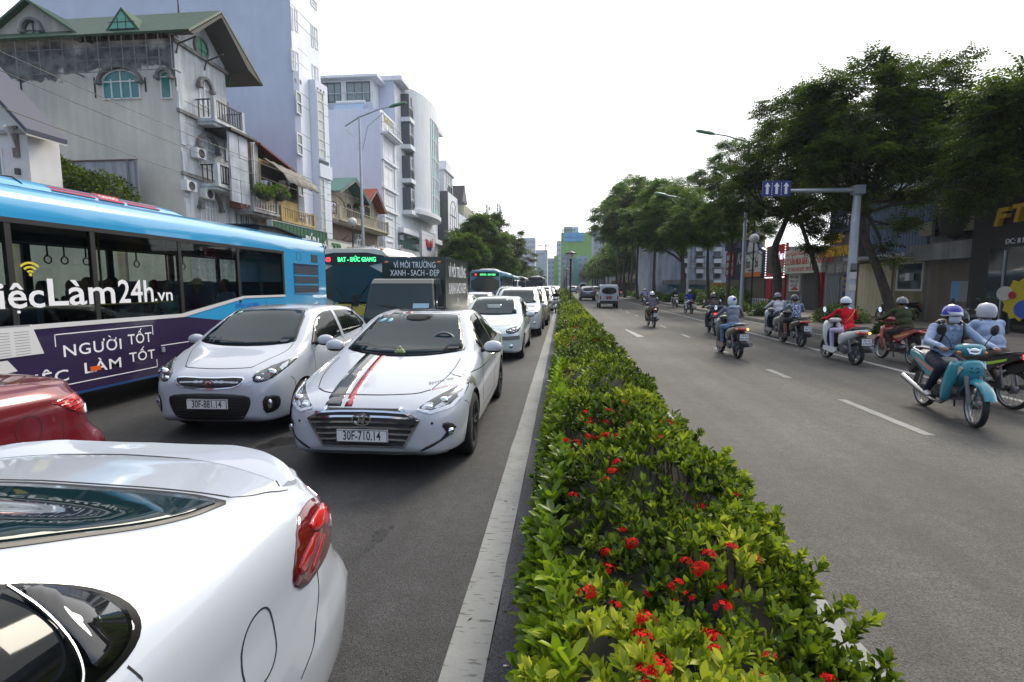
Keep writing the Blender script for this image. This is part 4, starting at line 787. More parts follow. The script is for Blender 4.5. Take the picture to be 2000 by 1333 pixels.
def van(name,label,Lh,W,H,P,rear=True,wr=.27,plate=None,nose=.0):
 t=thing(name,label,'van');b=MB()
 secs=[(-Lh,1.0,.92,.0),(-Lh+.06,1.0,.98,.03)]
 def ring(y,w,z0,zb_,zr,wr_):
  return[(0,y,z0),(w*.9,y,z0),(w,y,z0+.08),(w,y,zb_),(w*.985,y,zb_+.02),(wr_,y,zr-.06),(wr_-.07,y,zr-.01),(0,y,zr)]
 R_=[ring(-Lh,W*.93,.42,1.05,H-.10,W*.80),ring(-Lh+.05,W,.34,1.05,H-.03,W*.86),ring(-Lh*.4,W,.32,1.05,H,W*.87),ring(Lh*.35,W,.32,1.05,H-.01,W*.86),ring(Lh*.62-nose,W*.99,.32,1.03,H-.12,W*.82),ring(Lh*.93,W*.96,.32,.98,1.06,W*.84),ring(Lh-.03,W*.90,.36,.90,.96,W*.78),ring(Lh,W*.8,.42,.8,.88,W*.7)]
 vs=[];n=len(R_[0])
 for r_ in R_:vs+=r_+[(-x,y,z)for x,y,z in r_[-2:0:-1]]
 m=2*n-2;fs=[(i*m+k,i*m+(k+1)%m,(i+1)*m+(k+1)%m,(i+1)*m+k)for i in range(len(R_)-1)for k in range(m)]+[tuple(range(m))[::-1],tuple(range((len(R_)-1)*m,len(R_)*m))]
 b.add(vs,fs,0);bo=b.build('body',P,t,ang=28);md=bo.modifiers.new('b','BEVEL');md.width=.03;md.segments=2;md.limit_method='ANGLE'
 y=-Lh-.012;F=Fr((0,y,0),(1,0,0),(0,-1,0));w0=W*.76
 if rear:
  F2=Fr((0,-Lh-.02,0),(1,0,0),(0,-1,0));w_=MB();w_.fprism(F2,smooth_poly([(-w0,1.10),(w0,1.10),(w0*.92,H-.24),(-w0*.92,H-.24)],2),-.05,.0);w_.build('rear_window',mPriv,t)
  for s in(-1,1):MB().fbox(F2,s*W*.88-.05,s*W*.88+.05,.68,.98,-.06,.012).build('tail_lamp',mRedLens,t)
  MB().fbox(F2,-W*.95,W*.95,.36,.58,-.08,.05).build('rear_bumper',mBlack,t)
  if plate:pl=MB().fbox(F2,-.2,.2,.72,.90,-.02,.012).build('number_plate',mPlateR,t);text_on(F2,plate[0],0,.85,.075,mPlateW,pl,.0125,.0006);text_on(F2,plate[1],0,.765,.075,mPlateW,pl,.0125,.0006)
  MB().fbox(F2,-.30,.30,.905,.93,0,.03).build('handle_bar',mBlack,t);MB().fbox(F2,-.005,.005,1.12,H-.26,0,.012).build('wiper',mBlack,t)
 for s in(-1,1):
  for a,b_ in((-Lh+.18,-Lh*.40),(-Lh*.36,.15),(.22,Lh*.55)):
   w_=MB();w_.prism([(s*(W-.004),a,1.10),(s*(W-.004),b_,1.10),(s*(W*.90-.003),b_-.05,H-.22),(s*(W*.90-.003),a+.05,H-.22)],(s*.02,0,0));w_.build('side_window',mPriv,t)
 wsd=MB();a=R_[5];z0,z1=1.04,H-.15;y0_,y1_=Lh*.93,Lh*.62-nose;wsd.prism([(-W*.78,y0_-.01,z0+.02),(W*.78,y0_-.01,z0+.02),(W*.74,y1_+.06,z1),(-W*.74,y1_+.06,z1)],(0,.03,.03));wsd.build('windscreen',mCarGlass,t)
 for s in(-1,1):MB().ball((s*W*.72,Lh-.02,.74),(.13,.04,.08),12,6).build('headlight',mReflector,t)
 MB().box(-W*.45,W*.45,Lh-.03,Lh+.012,.55,.72).build('grille',mBlack,t)
 wm=wheel_mesh(wr,.17,6,'s');put_wheels(t,wm,(Lh*.62,-Lh*.60),W-.09,wr);return t
v=van('van','white microvan with red number plate driving away in the middle lane',1.70,.76,1.86,pWhite,True,.27,('TM','27-15'));v.location=(3.64,40.6+1.7,0)
v2=van('van','tall white minibus coming from far down the right carriageway side',2.7,.98,2.45,pWhite,True,.33);v2 .location=(5.0,128,0)
v3=dup(v2,loc=(-7.6,24.5,0),rot=(0,0,PI),label='white van with raked windscreen between the dark truck and the blue bus');v4=dup(v2,loc=(-6.0,62,0),rot=(0,0,PI),label='white minibus in the queue before the grey bus')
dup(v2,loc=(-3.9,96,0),rot=(0,0,PI),label='white minibus far down the left carriageway')
# ============== people
mSkin=mat('skin',(.24,.12,.07),.55,nv=.12,ns=12);mHair=mat('hair_black',(.010,.009,.009),.5)
def cloth(name,c,nv=.12,ns=9):return mat(name,c,.85,nv=nv,ns=ns,bump=1.0,bs=13,spec=.2)
clBlue=cloth('shirt_light_blue',(.27,.35,.50));clNavy=cloth('trousers_navy',(.018,.020,.038));clKhaki=cloth('trousers_khaki',(.10,.085,.065));clGreen=cloth('sweater_green',(.035,.046,.018))
clCamo=cloth('trousers_dark_olive',(.035,.032,.024),.5,30);clRed=cloth('tunic_red',(.50,.008,.022));clLilac=cloth('trousers_pale_lilac',(.50,.46,.62));clJean=cloth('jeans_blue',(.13,.22,.38),.3,20)
clHood=cloth('hoodie_grey',(.17,.18,.23));clBrown=cloth('shirt_brown',(.10,.075,.07));clGrey=cloth('tshirt_grey',(.12,.12,.145));clShort=cloth('shorts_khaki',(.14,.11,.075));clPurple=cloth('shirt_lavender',(.28,.24,.45))
clBlueJ=cloth('jacket_royal_blue',(.02,.035,.26));clWhite=cloth('shirt_white',(.62,.62,.66));clBlack=cloth('clothes_black',(.015,.015,.017));clTeal=cloth('blouse_teal',(.20,.38,.36));clViolet=cloth('blouse_violet',(.10,.02,.10));mShoe=mat('shoe_pale',(.42,.42,.44),.6,nv=.4,ns=30);mShoeD=mat('shoe_dark',(.03,.022,.02),.5)
def patmat(name,a,b,sc,kind='spots'):
 m=mat(name,a,.85);t=m.node_tree;l=t.links.new;co=t.nodes.new('ShaderNodeTexCoord');r=t.nodes.new('ShaderNodeValToRGB');e=r.color_ramp.elements;e[0].color=(*a,1);e[1].color=(*b,1);r.color_ramp.interpolation='CONSTANT'
 if kind=='spots':v=t.nodes.new('ShaderNodeTexVoronoi');v.inputs['Scale'].default_value=sc;l(co.outputs['Object'],v.inputs['Vector']);l(v.outputs['Distance'],r.inputs[0]);e[0].position=0;e[1].position=.42;e[0].color=(*b,1);e[1].color=(*a,1)
 else:v=t.nodes.new('ShaderNodeTexWave');v.bands_direction='Z';v.inputs['Scale'].default_value=sc;l(co.outputs['Object'],v.inputs['Vector']);l(v.outputs['Fac'],r.inputs[0]);e[0].position=0;e[1].position=.82
 l(r.outputs[0],t.nodes['Principled BSDF'].inputs['Base Color']);return m
clPat=patmat('blouse_blue_spotted',(.035,.06,.16),(.55,.60,.70),34);clStripe=patmat('shirt_white_striped',(.60,.59,.64),(.20,.16,.20),7,'wave')
def helmetmat(n,c):return mat(n,c,.22,coat=.8)
hBlue=helmetmat('helmet_blue',(.03,.03,.34));hSilver=helmetmat('helmet_silver',(.40,.42,.46));hBlack=helmetmat('helmet_black',(.02,.02,.022));hWhite=helmetmat('helmet_white',(.52,.55,.62));hGrey=helmetmat('helmet_grey',(.10,.10,.11));mMask=mat('face_mask',(.50,.55,.62),.8,bump=.3,bs=60)
V3=Vector
_bodies={}
def body(J,cl,vox=.016,sleeves=True,shorts=False,fat=1.0,fingers=True,tunic=False,key=None):
 """One continuous figure from a pose. J: joints. cl: dict shirt, legs, shoe."""
 b=MB();T=[]
 def seg(a,c,ra,rb,lab):
  a,c=V3(a),V3(c);n=5;b.tube([a.lerp(c,i/n)for i in range(n+1)],[ra+(rb-ra)*i/n for i in range(n+1)],10);b.ball(a,ra,10,6);b.ball(c,rb,10,6);T.append((a,c,lab))
 P,A,C,NK,H=(V3(J[k])for k in('pelvis','belly','chest','neck','head'))
 up=(NK-P).normalized();q=up.to_track_quat('Z','Y').to_matrix()if abs(up.z)<.98 else Matrix.Identity(3)
 side=V3((1,0,0));fw=up.cross(side)*-1;M3=Matrix((side,fw,up)).transposed()
 b.ball(P,(.165*fat,.13*fat,.12),14,8,rot=M3);b.ball(A,(.145*fat,.112*fat,.14),14,8,rot=M3);b.ball(C,(.170*fat,.115*fat,.15),14,8,rot=M3);b.ball(C+up*.10,(.175*fat,.085*fat,.075),14,8,rot=M3)
 T.append((P-up*.02,P,'legs'));T.append((A,C+up*.1,'shirt'));T.append((P+up*.08,A,'shirt'))
 seg(C+up*.12,NK+up*.02,.052,.048,'skin');T[-1]=(NK,NK+up*.02,'skin')
 hd=V3(J.get('look',(0,1,0))).normalized();hu=(V3((0,0,1))-hd*hd.z).normalized();hs=hd.cross(hu);MH=Matrix((hs,hd,hu)).transposed()
 b.ball(H+hu*.02,(.074,.093,.098),16,12,rot=MH);b.ball(H-hu*.045+hd*.022,(.056,.062,.062),14,8,rot=MH);b.ball(H+hd*.092-hu*.012,(.012,.017,.022),8,6,rot=MH);b.ball(H+hd*.078-hu*.058,(.024,.012,.010),8,6,rot=MH)
 for sx in(-1,1):b.ball(H+hs*sx*.074-hu*.005,(.010,.018,.030),8,6,rot=MH)
 b.ball(H+hd*.080+hu*.028,(.046,.012,.010),8,6,rot=MH);T.append((H+hu*.05,H-hu*.06,'skin'))
 for sx,k in((-1,'l'),(1,'r')):
  S=C+up*.115+side*sx*.165*fat
  S=V3(J.get('sh'+k,S));E=V3(J['el'+k]);Wr=V3(J['wr'+k]);b.ball(S,.062*fat,10,8);seg(S,E,.056*fat,.045*fat,'shirt')
  seg(E,Wr,.043*fat,.030 if not sleeves else.036,'shirt' if sleeves else 'skin')
  d=(Wr-E).normalized();hx=V3(J.get('hand'+k,d)).normalized();pc=Wr+hx*.045;sd=hx.cross(V3((0,0,1)));sd=sd.normalized()if sd.length>.1 else V3((1,0,0));un=sd.cross(hx)
  b.ball(pc,(.038,.045,.020),10,6,rot=Matrix((sd,hx,un)).transposed());T.append((Wr+hx*.015,pc+hx*.06,'skin'))
  if not sleeves:pass
  Hp=P+side*sx*.095-up*.03;K=V3(J['kn'+k]);F_=V3(J['an'+k]);seg(Hp,K,.088*fat,.062*fat,'legs');seg(K,F_,.056*fat,.042,'skin' if shorts else 'legs')
  td=V3(J.get('toe'+k,(0,1,-.1))).normalized();b.ball(F_+td*.06+V3((0,0,-.045)),(.045,.12,.038),12,6,rot=td.to_track_quat('Y','Z').to_matrix());b.ball(F_+V3((0,0,-.03)),.044,8,6);T.append((F_+V3((0,0,-.05))-td*.03,F_+td*.15+V3((0,0,-.055)),'shoe'))
 if tunic:
  b.ball(P+V3((0,-.07,-.03)),(.17,.12,.16),14,8)
  T.append((P+V3((0,-.16,-.12)),P+V3((0,-.1,.05)),'shirt'))
 me=b.mesh('t',mSkin);o=bpy.data.objects.new('t',me);COL.objects.link(o)
 r=o.modifiers.new('r','REMESH');r.mode='VOXEL';r.voxel_size=vox;s=o.modifiers.new('s','SMOOTH');s.factor=.5;s.iterations=3
 me=eval_mesh(o);n=len(me.polygons);cen=np.empty(n*3);me.polygons.foreach_get('center',cen);cen=cen.reshape(n,3)
 order={'skin':0,'shirt':1,'legs':2,'shoe':3};best=np.full(n,9e9);idx=np.zeros(n,int);k_={'skin':.92,'shirt':1.0,'legs':1.0,'shoe':.8}
 for a,c,lab in T:
  a=np.array(a);d=np.array(c)-a;L2_=max(1e-9,d@d);t=np.clip(((cen-a)@d)/L2_,0,1);dist=np.linalg.norm(cen-a-t[:,None]*d,axis=1)-(.055 if lab!='skin' else.03);dist=dist+(.02 if lab=='skin' else 0)
  m_=dist<best;best[m_]=dist[m_];idx[m_]=order[lab]
 for x in(mSkin,cl['shirt'],cl['legs'],cl.get('shoe',mShoeD)):me.materials.append(x)if len(me.materials)<4 and x is not me.materials[0]else None
 while len(me.materials)<4:me.materials.append(mShoeD)
 me.materials[0]=mSkin;me.materials[1]=cl['shirt'];me.materials[2]=cl['legs'];me.materials[3]=cl.get('shoe',mShoeD)
 me.polygons.foreach_set('material_index',idx.astype(np.int32));me.polygons.foreach_set('use_smooth',[True]*n);me.update()
 nV=len(me.vertices);co=np.empty(nV*3);me.vertices.foreach_get('co',co);co=co.reshape(nV,3)
 if fingers:
  f=MB();f.mi=0
  for sx,k in((-1,'l'),(1,'r')):
   Wr=V3(J['wr'+k]);E=V3(J['el'+k]);hx=V3(J.get('hand'+k,(Wr-E))).normalized();sd=hx.cross(V3((0,0,1)));sd=sd.normalized()if sd.length>.1 else V3((1,0,0));dn=sd.cross(hx)*-1;dn=dn if dn.z<0 else-dn
   for j,ln in enumerate((.9,1.0,.95,.78)):
    a=Wr+hx*.075+sd*(-.027+.018*j);p1=a+hx*.026*ln+dn*.004;p2=p1+hx*.008+dn*.026*ln;p3=p2-hx*.016+dn*.014*ln
    f.tube([a-hx*.02,a,p1,p2,p3],[.0095,.0098,.009,.008,.0065],6)
   a=Wr+hx*.03-sd*sx*.0+sd*(-.034*(-sx));f.tube([a,a+hx*.03+dn*.012+sd*sx*.008,a+hx*.045+dn*.03+sd*sx*.002],[.012,.0105,.008],6)
  fm=f.mesh('f',mSkin);fv=np.empty(len(fm.vertices)*3);fm.vertices.foreach_get('co',fv)
  import bmesh
  bm=bmesh.new();bm.from_mesh(me);bm.from_mesh(fm);bm.to_mesh(me);bm.free();bpy.data.meshes.remove(fm)
 me.name='body';return me,MH
def helmet(parent,H,MH,m,style='half',s=1.0,m2=None):
 b=MB();n=20
 prof=[(.0,.150),(.045,.143),(.085,.118),(.112,.075),(.120,.025),(.122,-.01)]if style=='half' else[(.0,.142),(.045,.136),(.084,.114),(.108,.075),(.117,.02),(.116,-.03),(.106,-.07),(.098,-.085)]
 b.lathe(prof,(0,0,0),(0,0,1),24);V=[]
 for x,y,z in b.v:
  V.append((x*.93*s,y*1.10*s-.006,z*s+(.0 if y<.05 else.012*(y/.12))+.0))
 b.v=V;o=b.build('helmet',m,parent);o.matrix_local=Matrix.Translation(V3(H))@MH.to_4x4()
 r=MB();r.lathe([(.121,-.012),(.127,-.006),(.124,.004)]if style=='half' else[(.094,-.088),(.103,-.082),(.101,-.074)],(0,0,0),(0,0,1),24);r.v=[(x*.93*s,y*1.10*s-.006,z*s+(.012*(y/.12)if y>.05 else 0))for x,y,z in r.v];r.build('helmet_rim',m2 or mBlack,o)
 v=MB();P=[(.105*math.sin(a)*s,(.118+.045*math.cos(a)**2)*math.cos(a)*s,(.028-.006*math.cos(a))*s)for a in[R(-62+124*k/10)for k in range(11)]];Q=[(.108*math.sin(a)*s,.118*math.cos(a)*s,.055*s)for a in[R(-62+124*k/10)for k in range(11)]]
 v.add(P+Q+[(x,y,z-.006)for x,y,z in P],[(k,k+1,12+k,11+k)for k in range(10)]+[(k+22,k+23,k+1,k)for k in range(10)],smooth=True);v.build('visor',m2 or m,o)
 st=MB();st.tube([(-.085*s,.02,-.02),(-.066*s,.05,-.085),(0,.062,-.108),(.066*s,.05,-.085),(.085*s,.02,-.02)],.006,5);st.build('strap',mBlack,o);return o
def ride_pose(kind,lean=0,up=0,look=(0,1,0),gx=.29,gy=.36,gz=.95,open_=1.0,seat=-.25,sz=.78,feet=None):
 """seated rider; +y is forward."""
 p=V3((0,seat,sz));sh=V3((0,seat+.14+lean,sz+.42+up));J=dict(pelvis=p,belly=p.lerp(sh,.36)+V3((0,-.01,0)),chest=p.lerp(sh,.72)+V3((0,.0,0)),neck=sh+V3((0,.015,.055)),head=sh+V3((0,.045,.165)),look=look)
 for s,k in((-1,'l'),(1,'r')):
  S=sh+V3((s*.175,0,-.01));W_=V3((s*gx,gy-.05,gz+.035));E=S.lerp(W_,.48)+V3((s*.085,-.05,-.075));J['sh'+k]=S;J['el'+k]=E;J['wr'+k]=W_;J['hand'+k]=(-s*.15,1,-.25)
  if kind=='scooter':J['kn'+k]=(s*.15*open_,seat+.42,sz-.06);J['an'+k]=(s*.13,seat+.40,.33);J['toe'+k]=(s*.1,1,0)
  elif kind=='under':J['kn'+k]=(s*.17*open_,seat+.36,sz-.10);J['an'+k]=(s*.19,seat+.10,.33);J['toe'+k]=(s*.25,1,-.05)
 if feet:J.update(feet)
 return J
def rider(label,J,cl,loc,rz,hm=None,hstyle='half',vox=.016,m2=None,mask=False,**kw):
 t=thing('person',label,'person',loc,rz);me,MH=body(J,cl,vox,**kw);mobj('body',me,t);H=V3(J['head'])
 hr=MB();hr.ball((0,-.012,.012),(.086,.102,.104),16,10);hr.v=[(x,min(y,.052-.3*max(0,-z)),max(z,-.07))for x,y,z in hr.v];h=hr.build('hair',mHair,t);h.matrix_local=Matrix.Translation(H+MH@V3((0,0,.015)))@MH.to_4x4()
 e=MB()
 for sx in(-1,1):e.ball((sx*.031,.083,.012),(.013,.007,.006),8,5,mi=0);e.ball((sx*.031,.0895,.012),(.0055,.003,.0055),8,5,mi=1);e.cbox((sx*.032,.090,.031),(.030,.006,.006),mi=1)
 eo=e.build('eyes',[mat('eye_white',(.55,.53,.5),.3),mHair],t);eo.matrix_local=Matrix.Translation(H)@MH.to_4x4()
 if hm:helmet(t,H+MH@V3((0,0,.005)),MH,hm,hstyle,1.0,m2)
 if mask:
  m=MB();N_=9;vs=[]
  for j,z in enumerate((-.005,-.03,-.06,-.092)):
   for k in range(N_):a=R(-75+150*k/(N_-1));rr=.068 if j in(0,)else(.070 if j<3 else.058);vs.append((rr*math.sin(a)*1.02,(.052+[.058,.062,.056,.040][j]*math.cos(a)),z))
  m.add(vs,[(j*N_+k,(j+1)*N_+k,(j+1)*N_+k+1,j*N_+k+1)for j in range(3)for k in range(N_-1)],smooth=True)
  mo=m.build('face_mask',mMask,t);mo.matrix_local=Matrix.Translation(H)@MH.to_4x4();sd_=mo.modifiers.new('s','SOLIDIFY');sd_.thickness=.003
 return t
 # ============== motorbikes
mSpoke=mat('spoke_steel',(.22,.22,.23),.35,metal=.9);mEngine=mat('engine_alloy',(.16,.16,.17),.45,metal=.7,nv=.3,ns=14);mSeatB=mat('seat_black',(.018,.018,.02),.5,bump=.2,bs=80);mSeatG=mat('seat_grey',(.24,.22,.20),.6)
mExh=mat('exhaust_chrome',(.32,.32,.33),.25,metal=1);mBlkGl=mat('gloss_black',(.015,.015,.017),.15,coat=.8)
mTailOn=mat('tail_light_lit',(.9,.03,.02),.3,emis=3);mAmbOn=mat('indicator_lit',(1,.42,.08),.3,emis=4)
_wm={}
def bike_wheel(r,w,kind):
 k=(r,w,kind)
 if k in _wm:return _wm[k]
 t=MB();n=32;t.lathe([(r-.05,-w*.35),(r-.03,-w*.5),(r-.012,-w*.42),(r,0),(r-.012,w*.42),(r-.03,w*.5),(r-.05,w*.35)],(0,0,0),(1,0,0),n);tm=t.mesh('tyre',mRubber)
 b=MB();b.lathe([(r-.048,-w*.38),(r-.062,-w*.2),(r-.064,0),(r-.062,w*.2),(r-.048,w*.38)],(0,0,0),(1,0,0),n);b.lathe([(0,-.05),(.05,-.05),(.058,-.03),(.058,.03),(.05,.05),(0,.05)],(0,0,0),(1,0,0),16,mi=1)
 if kind=='spoke':
  for j in range(28):
   a=2*PI*j/28;s=.03 if j%2 else-.03;da=R(28)*(1 if(j//2)%2 else-1);b.bar((s,.055*math.cos(a),.055*math.sin(a)),(0,(r-.063)*math.cos(a+da),(r-.063)*math.sin(a+da)),.0035)
 else:
  for j in range(5):
   a=2*PI*j/5;b.bar((0,.04*math.cos(a),.04*math.sin(a)),(0,(r-.06)*math.cos(a+.2),(r-.06)*math.sin(a+.2)),.03,.022)
 _wm[k]=(tm,b.mesh('rim',[mSpoke if kind=='spoke' else mAlloyD,mEngine],ang=40));return _wm[k]
def loft(b,secs,n=14,mi=None,cap=True):
 """secs: (y, z_center, half width, half height, [x]) superellipse sections along y."""
 vs=[];fs=[]
 for s in secs:
  y,zc,w,h=s[:4];xo=s[4]if len(s)>4 else 0;sh=s[5]if len(s)>5 else 0
  for k in range(n):a=2*PI*k/n;c_,s_=math.cos(a),math.sin(a);vs.append((xo+w*math.copysign(abs(c_)**.75,c_),y+sh*s_,zc+h*math.copysign(abs(s_)**.75,s_)))
 for i in range(len(secs)-1):
  for k in range(n):fs.append((i*n+k,(i+1)*n+k,(i+1)*n+(k+1)%n,i*n+(k+1)%n))
 if cap:fs+=[tuple(range(n)),tuple(range((len(secs)-1)*n,len(secs)*n))[::-1]]
 return b.add(vs,fs,mi,True)
def mirrors_b(t,z=1.02,y=.30,col=None):
 for s in(-1,1):
  o=MB().tube([(s*.16,y,z-.06),(s*.20,y+.02,z+.06),(s*.27,y,z+.16)],.006,6).build('mirror_stalk',mBlack,t)
  b=MB();b.ball((0,0,0),(.055,.022,.075),12,8);m=b.build('mirror',col or mBlack,o,loc=(s*.29,y-.005,z+.21),rot=(R(-8),0,R(-s*18)))
  g=MB();g.lathe([(0,0),(.05,0)],(0,-.021,0),(0,-1,0),14);g.v=[(x*.9,yy,zz*1.25)for x,yy,zz in g.v];g.build('mirror_glass',mReflector,m)
def bike(kind,label,loc,rz,col,trim=None,seat=None,plate=('29-G1','578.42'),tail=False,rack=False,spk='spoke',hasm=True,ind=False,lowpoly=False,steer=0):
 t=thing('scooter' if kind=='scooter' else 'motorbike',label,'scooter' if kind=='scooter' else 'motorbike',loc,rz);trim=trim or mBlack
 seat=seat or mSeatB
 if kind=='under':
  r=.285;tm,rm=bike_wheel(r,.075,spk);yf,yr=.60,-.60
  for y in(yf,yr):w=mobj('wheel',tm,t,(0,y,r),(0,0,steer if y>0 else 0));mobj('rim',rm,w)
  b=MB();a0=[R(20+150*k/9)for k in range(10)]
  sec=[(yf+(r+.035)*math.cos(a),r+(r+.035)*math.sin(a))for a in a0];vs=[]
  for(y,z),a in zip(sec,a0):
   for x,dr in((-.062,-.06),(-.05,-.01),(0,.012),(.05,-.01),(.062,-.06)):vs.append((x,y+dr*math.cos(a),z+dr*math.sin(a)))
  b.add(vs,[(5*i+k,5*i+k+1,5*i+k+6,5*i+k+5)for i in range(9)for k in range(4)],smooth=True);b.build('front_fender',col,t)
  b=MB()
  for s in(-1,1):b.tube([(s*.075,yf,r),(s*.075,yf-.10,r+.30),(s*.06,yf-.20,.78)],[.022,.026,.024],8)
  b.build('fork',mTrimGrey,t)
  b=MB();loft(b,[(.50,.70,.10,.10,0),(.47,.71,.125,.13,0),(.40,.68,.14,.15,0),(.33,.62,.13,.15,0),(.28,.56,.10,.12,0)],16);b.build('front_cowl',col,t)
  for s in(-1,1):
   b=MB();N_=9;vs=[]
   for i in range(N_):
    f=i/(N_-1);z=.80-.55*f;yc=.36-.04*f-.10*f*f;w=.17+.035*math.sin(PI*f*.8);hw=(.07+.035*math.sin(PI*min(1,f*1.15)))*(1-.35*f)
    for k in range(7):q=-1+2*k/6;vs.append((s*(w-.045*max(0,q)**2-.012*q*q),yc+hw*q,z+.015*q))
   fs=[(7*i+k,7*i+k+1,7*i+k+8,7*i+k+7)for i in range(N_-1)for k in range(6)]
   b.add(vs,fs if s>0 else[f[::-1]for f in fs],smooth=True);o_=b.build('leg_shield',col,t);sd_=o_.modifiers.new('s','SOLIDIFY');sd_.thickness=.014
  b=MB();loft(b,[(.46,.955,.06,.045),(.44,.955,.13,.07),(.38,.96,.17,.075),(.31,.965,.155,.055),(.27,.965,.10,.03)],16);hc=b.build('handlebar_cowl',col,t)
  b=MB();b.prism([(-.085,.445,.985),(.085,.445,.985),(.055,.462,.915),(0,.47,.905),(-.055,.462,.915)],(0,.012,0));b.ball((0,.462,.95),(.055,.018,.035),14,8);b.build('headlight',mReflector,hc)
  for s in(-1,1):b=MB();b.ball((s*.13,.42,.925),(.04,.02,.02),8,6);b.build('indicator',mAmber if not ind else mAmber,hc)
  b=MB();
  for s in(-1,1):b.ball((s*.035,.512,.735),(.012,.008,.009),6,4);b.bar((s*.012,.515,.675),(s*.055,.508,.69),.008)
  b.build('cowl_vents',mSeam,t)
  for s in(-1,1):
   b=MB();b.bar((s*.128,.475,.74),(s*.15,.40,.62),.014,.05);b.build('sticker_stripe',mat('decal_silver',(.45,.42,.38),.3,coat=.5),t)
  b=MB();b.tube([(-.34,.26,.965),(-.18,.33,.955),(0,.35,.95),(.18,.33,.955),(.34,.26,.965)],.012,8);hb=b.build('handlebar',mDkMetal,t)
  for s in(-1,1):MB().tube([(s*.24,.30,.962),(s*.35,.255,.966)],.019,8).build('grip',mBlack,hb)
  b=MB();loft(b,[(.02,.735,.07,.035),(-.05,.755,.105,.04),(-.3,.76,.12,.045),(-.55,.785,.11,.04),(-.68,.80,.06,.03)],14);b.build('seat',seat,t)
  for s in(-1,1):
   b=MB();pr=[(.12,.60),(-.05,.70),(-.40,.735),(-.78,.82),(-.80,.76),(-.55,.64),(-.30,.52),(-.05,.50)];b.prism([(s*.095,y,z)for y,z in pr],(s*.045,0,0));sp=b.build('side_panel',col,t)
   b=MB();b.prism([(s*.142,y,z)for y,z in((-.05,.60),(-.35,.66),(-.62,.735),(-.60,.70),(-.36,.62),(-.10,.56))],(s*.003,0,0));b.build('side_decal',trim,sp)
  b=MB();b.tube([(-.10,-.50,.79),(-.13,-.72,.84),(-.05,-.86,.85),(.05,-.86,.85),(.13,-.72,.84),(.10,-.50,.79)],.011,8);b.build('grab_rail',mSteel if seat is mSeatG else mDkMetal,t)
  b=MB();loft(b,[(-.72,.775,.09,.03),(-.82,.765,.075,.035),(-.87,.75,.05,.02)],12);b.build('tail_light',mTailOn if tail else mRedLens,t)
  b=MB();b.prism([(-.06,-.50,.60),(-.06,-.82,.72),(-.06,-.98,.46),(-.06,-.93,.44),(-.06,-.78,.58),(-.06,-.55,.50)],(.12,0,0));b.build('rear_fender',mBlack,t)
  b=MB();b.tube([(0,.25,.60),(0,.05,.52),(0,-.2,.58),(0,-.5,.70)],.04,8);b.tube([(0,.1,.45),(0,.05,.30)],.03,8);b.build('frame',mBlack,t)
  b=MB();b.cbox((0,.02,.33),(.20,.30,.15));b.tube([(0,.12,.36),(0,.30,.38)],[.075,.06],12);b.lathe([(0,.13),(.085,.125),(.10,.09),(.10,0)],(.0,-.05,.33),(1,0,0),18);b.lathe([(0,.13),(.085,.125),(.10,.09),(.10,0)],(.0,-.05,.33),(-1,0,0),18);b.build('engine',mEngine,t,ang=35)
  b=MB();b.tube([(.11,.25,.30),(.13,.10,.20),(.13,-.15,.20),(.14,-.30,.24),(.15,-.42,.28),(.155,-.90,.40)],[.016,.018,.02,.035,.045,.042],10);b.build('exhaust',mExh,t)
  for s in(-1,1):
   b=MB();b.bar((s*.07,.0,.33),(s*.07,-.60,r),.03,.04);b.build('swing_arm',mDkMetal,t)
   b=MB();b.tube([(s*.10,-.55,.30),(s*.10,-.47,.62)],.014,8);b.lathe([(.028,h*.018)for h in range(2)],(s*.10,-.50,.50),(0,.25,1),10)
   for k in range(7):b.lathe([(.019,-.005),(.026,0),(.019,.005)],(s*.10,-.545+.0065*k*1.9,.34+.028*k),(0,.25,1),10)
   b.build('shock_absorber',mSpoke,t)
   MB().tube([(s*.10,.02,.27),(s*.24,.02,.28)],.014,8).build('footrest',mBlack,t)
  if not lowpoly:b=MB();b.tube([(-.10,-.05,.25),(-.13,-.1,.12),(-.20,-.25,.16)],.011,6);b.build('kick_stand',mDkMetal,t)
  py,pz=-.985,.53
 else:
  r=.255;tm,rm=bike_wheel(r,.10,'cast');yf,yr=.60,-.60
  for y in(yf,yr):w=mobj('wheel',tm,t,(0,y,r));mobj('rim',rm,w)
  b=MB();loft(b,[(.82,.42,.03,.02),(.78,.49,.065,.03),(.62,.56,.075,.035),(.48,.55,.07,.03)],12);b.build('front_fender',col,t)
  b=MB()
  for s in(-1,1):b.tube([(s*.08,yf,r),(s*.07,yf-.12,.60)],.02,8)
  b.build('fork',mTrimGrey,t)
  b=MB();loft(b,[(.62,.72,.07,.12),(.56,.72,.14,.20),(.48,.68,.20,.30),(.40,.62,.21,.33),(.34,.56,.18,.27)],16);fa=b.build('front_apron',col,t)
  b=MB();b.ball((0,.60,.78),(.10,.03,.05),12,8);b.build('headlight',mReflector,fa)
  b=MB();loft(b,[(.36,.56,.17,.26),(.31,.54,.16,.24)],14);b.build('inner_apron',mBlack,t)
  b=MB();b.box(-.16,.16,-.10,.42,.26,.31);b.build('footboard',mBlack,t)
  for s in(-1,1):b=MB();b.prism([(s*.15,y,z)for y,z in((.42,.34),(.45,.24),(.0,.20),(-.12,.26),(-.10,.34))],(s*.04,0,0));b.build('floor_trim',col,t)
  b=MB();loft(b,[(-.08,.50,.12,.17),(-.15,.56,.17,.17),(-.35,.62,.185,.14),(-.60,.69,.16,.10),(-.82,.76,.09,.05)],16);b.build('rear_body',col,t)
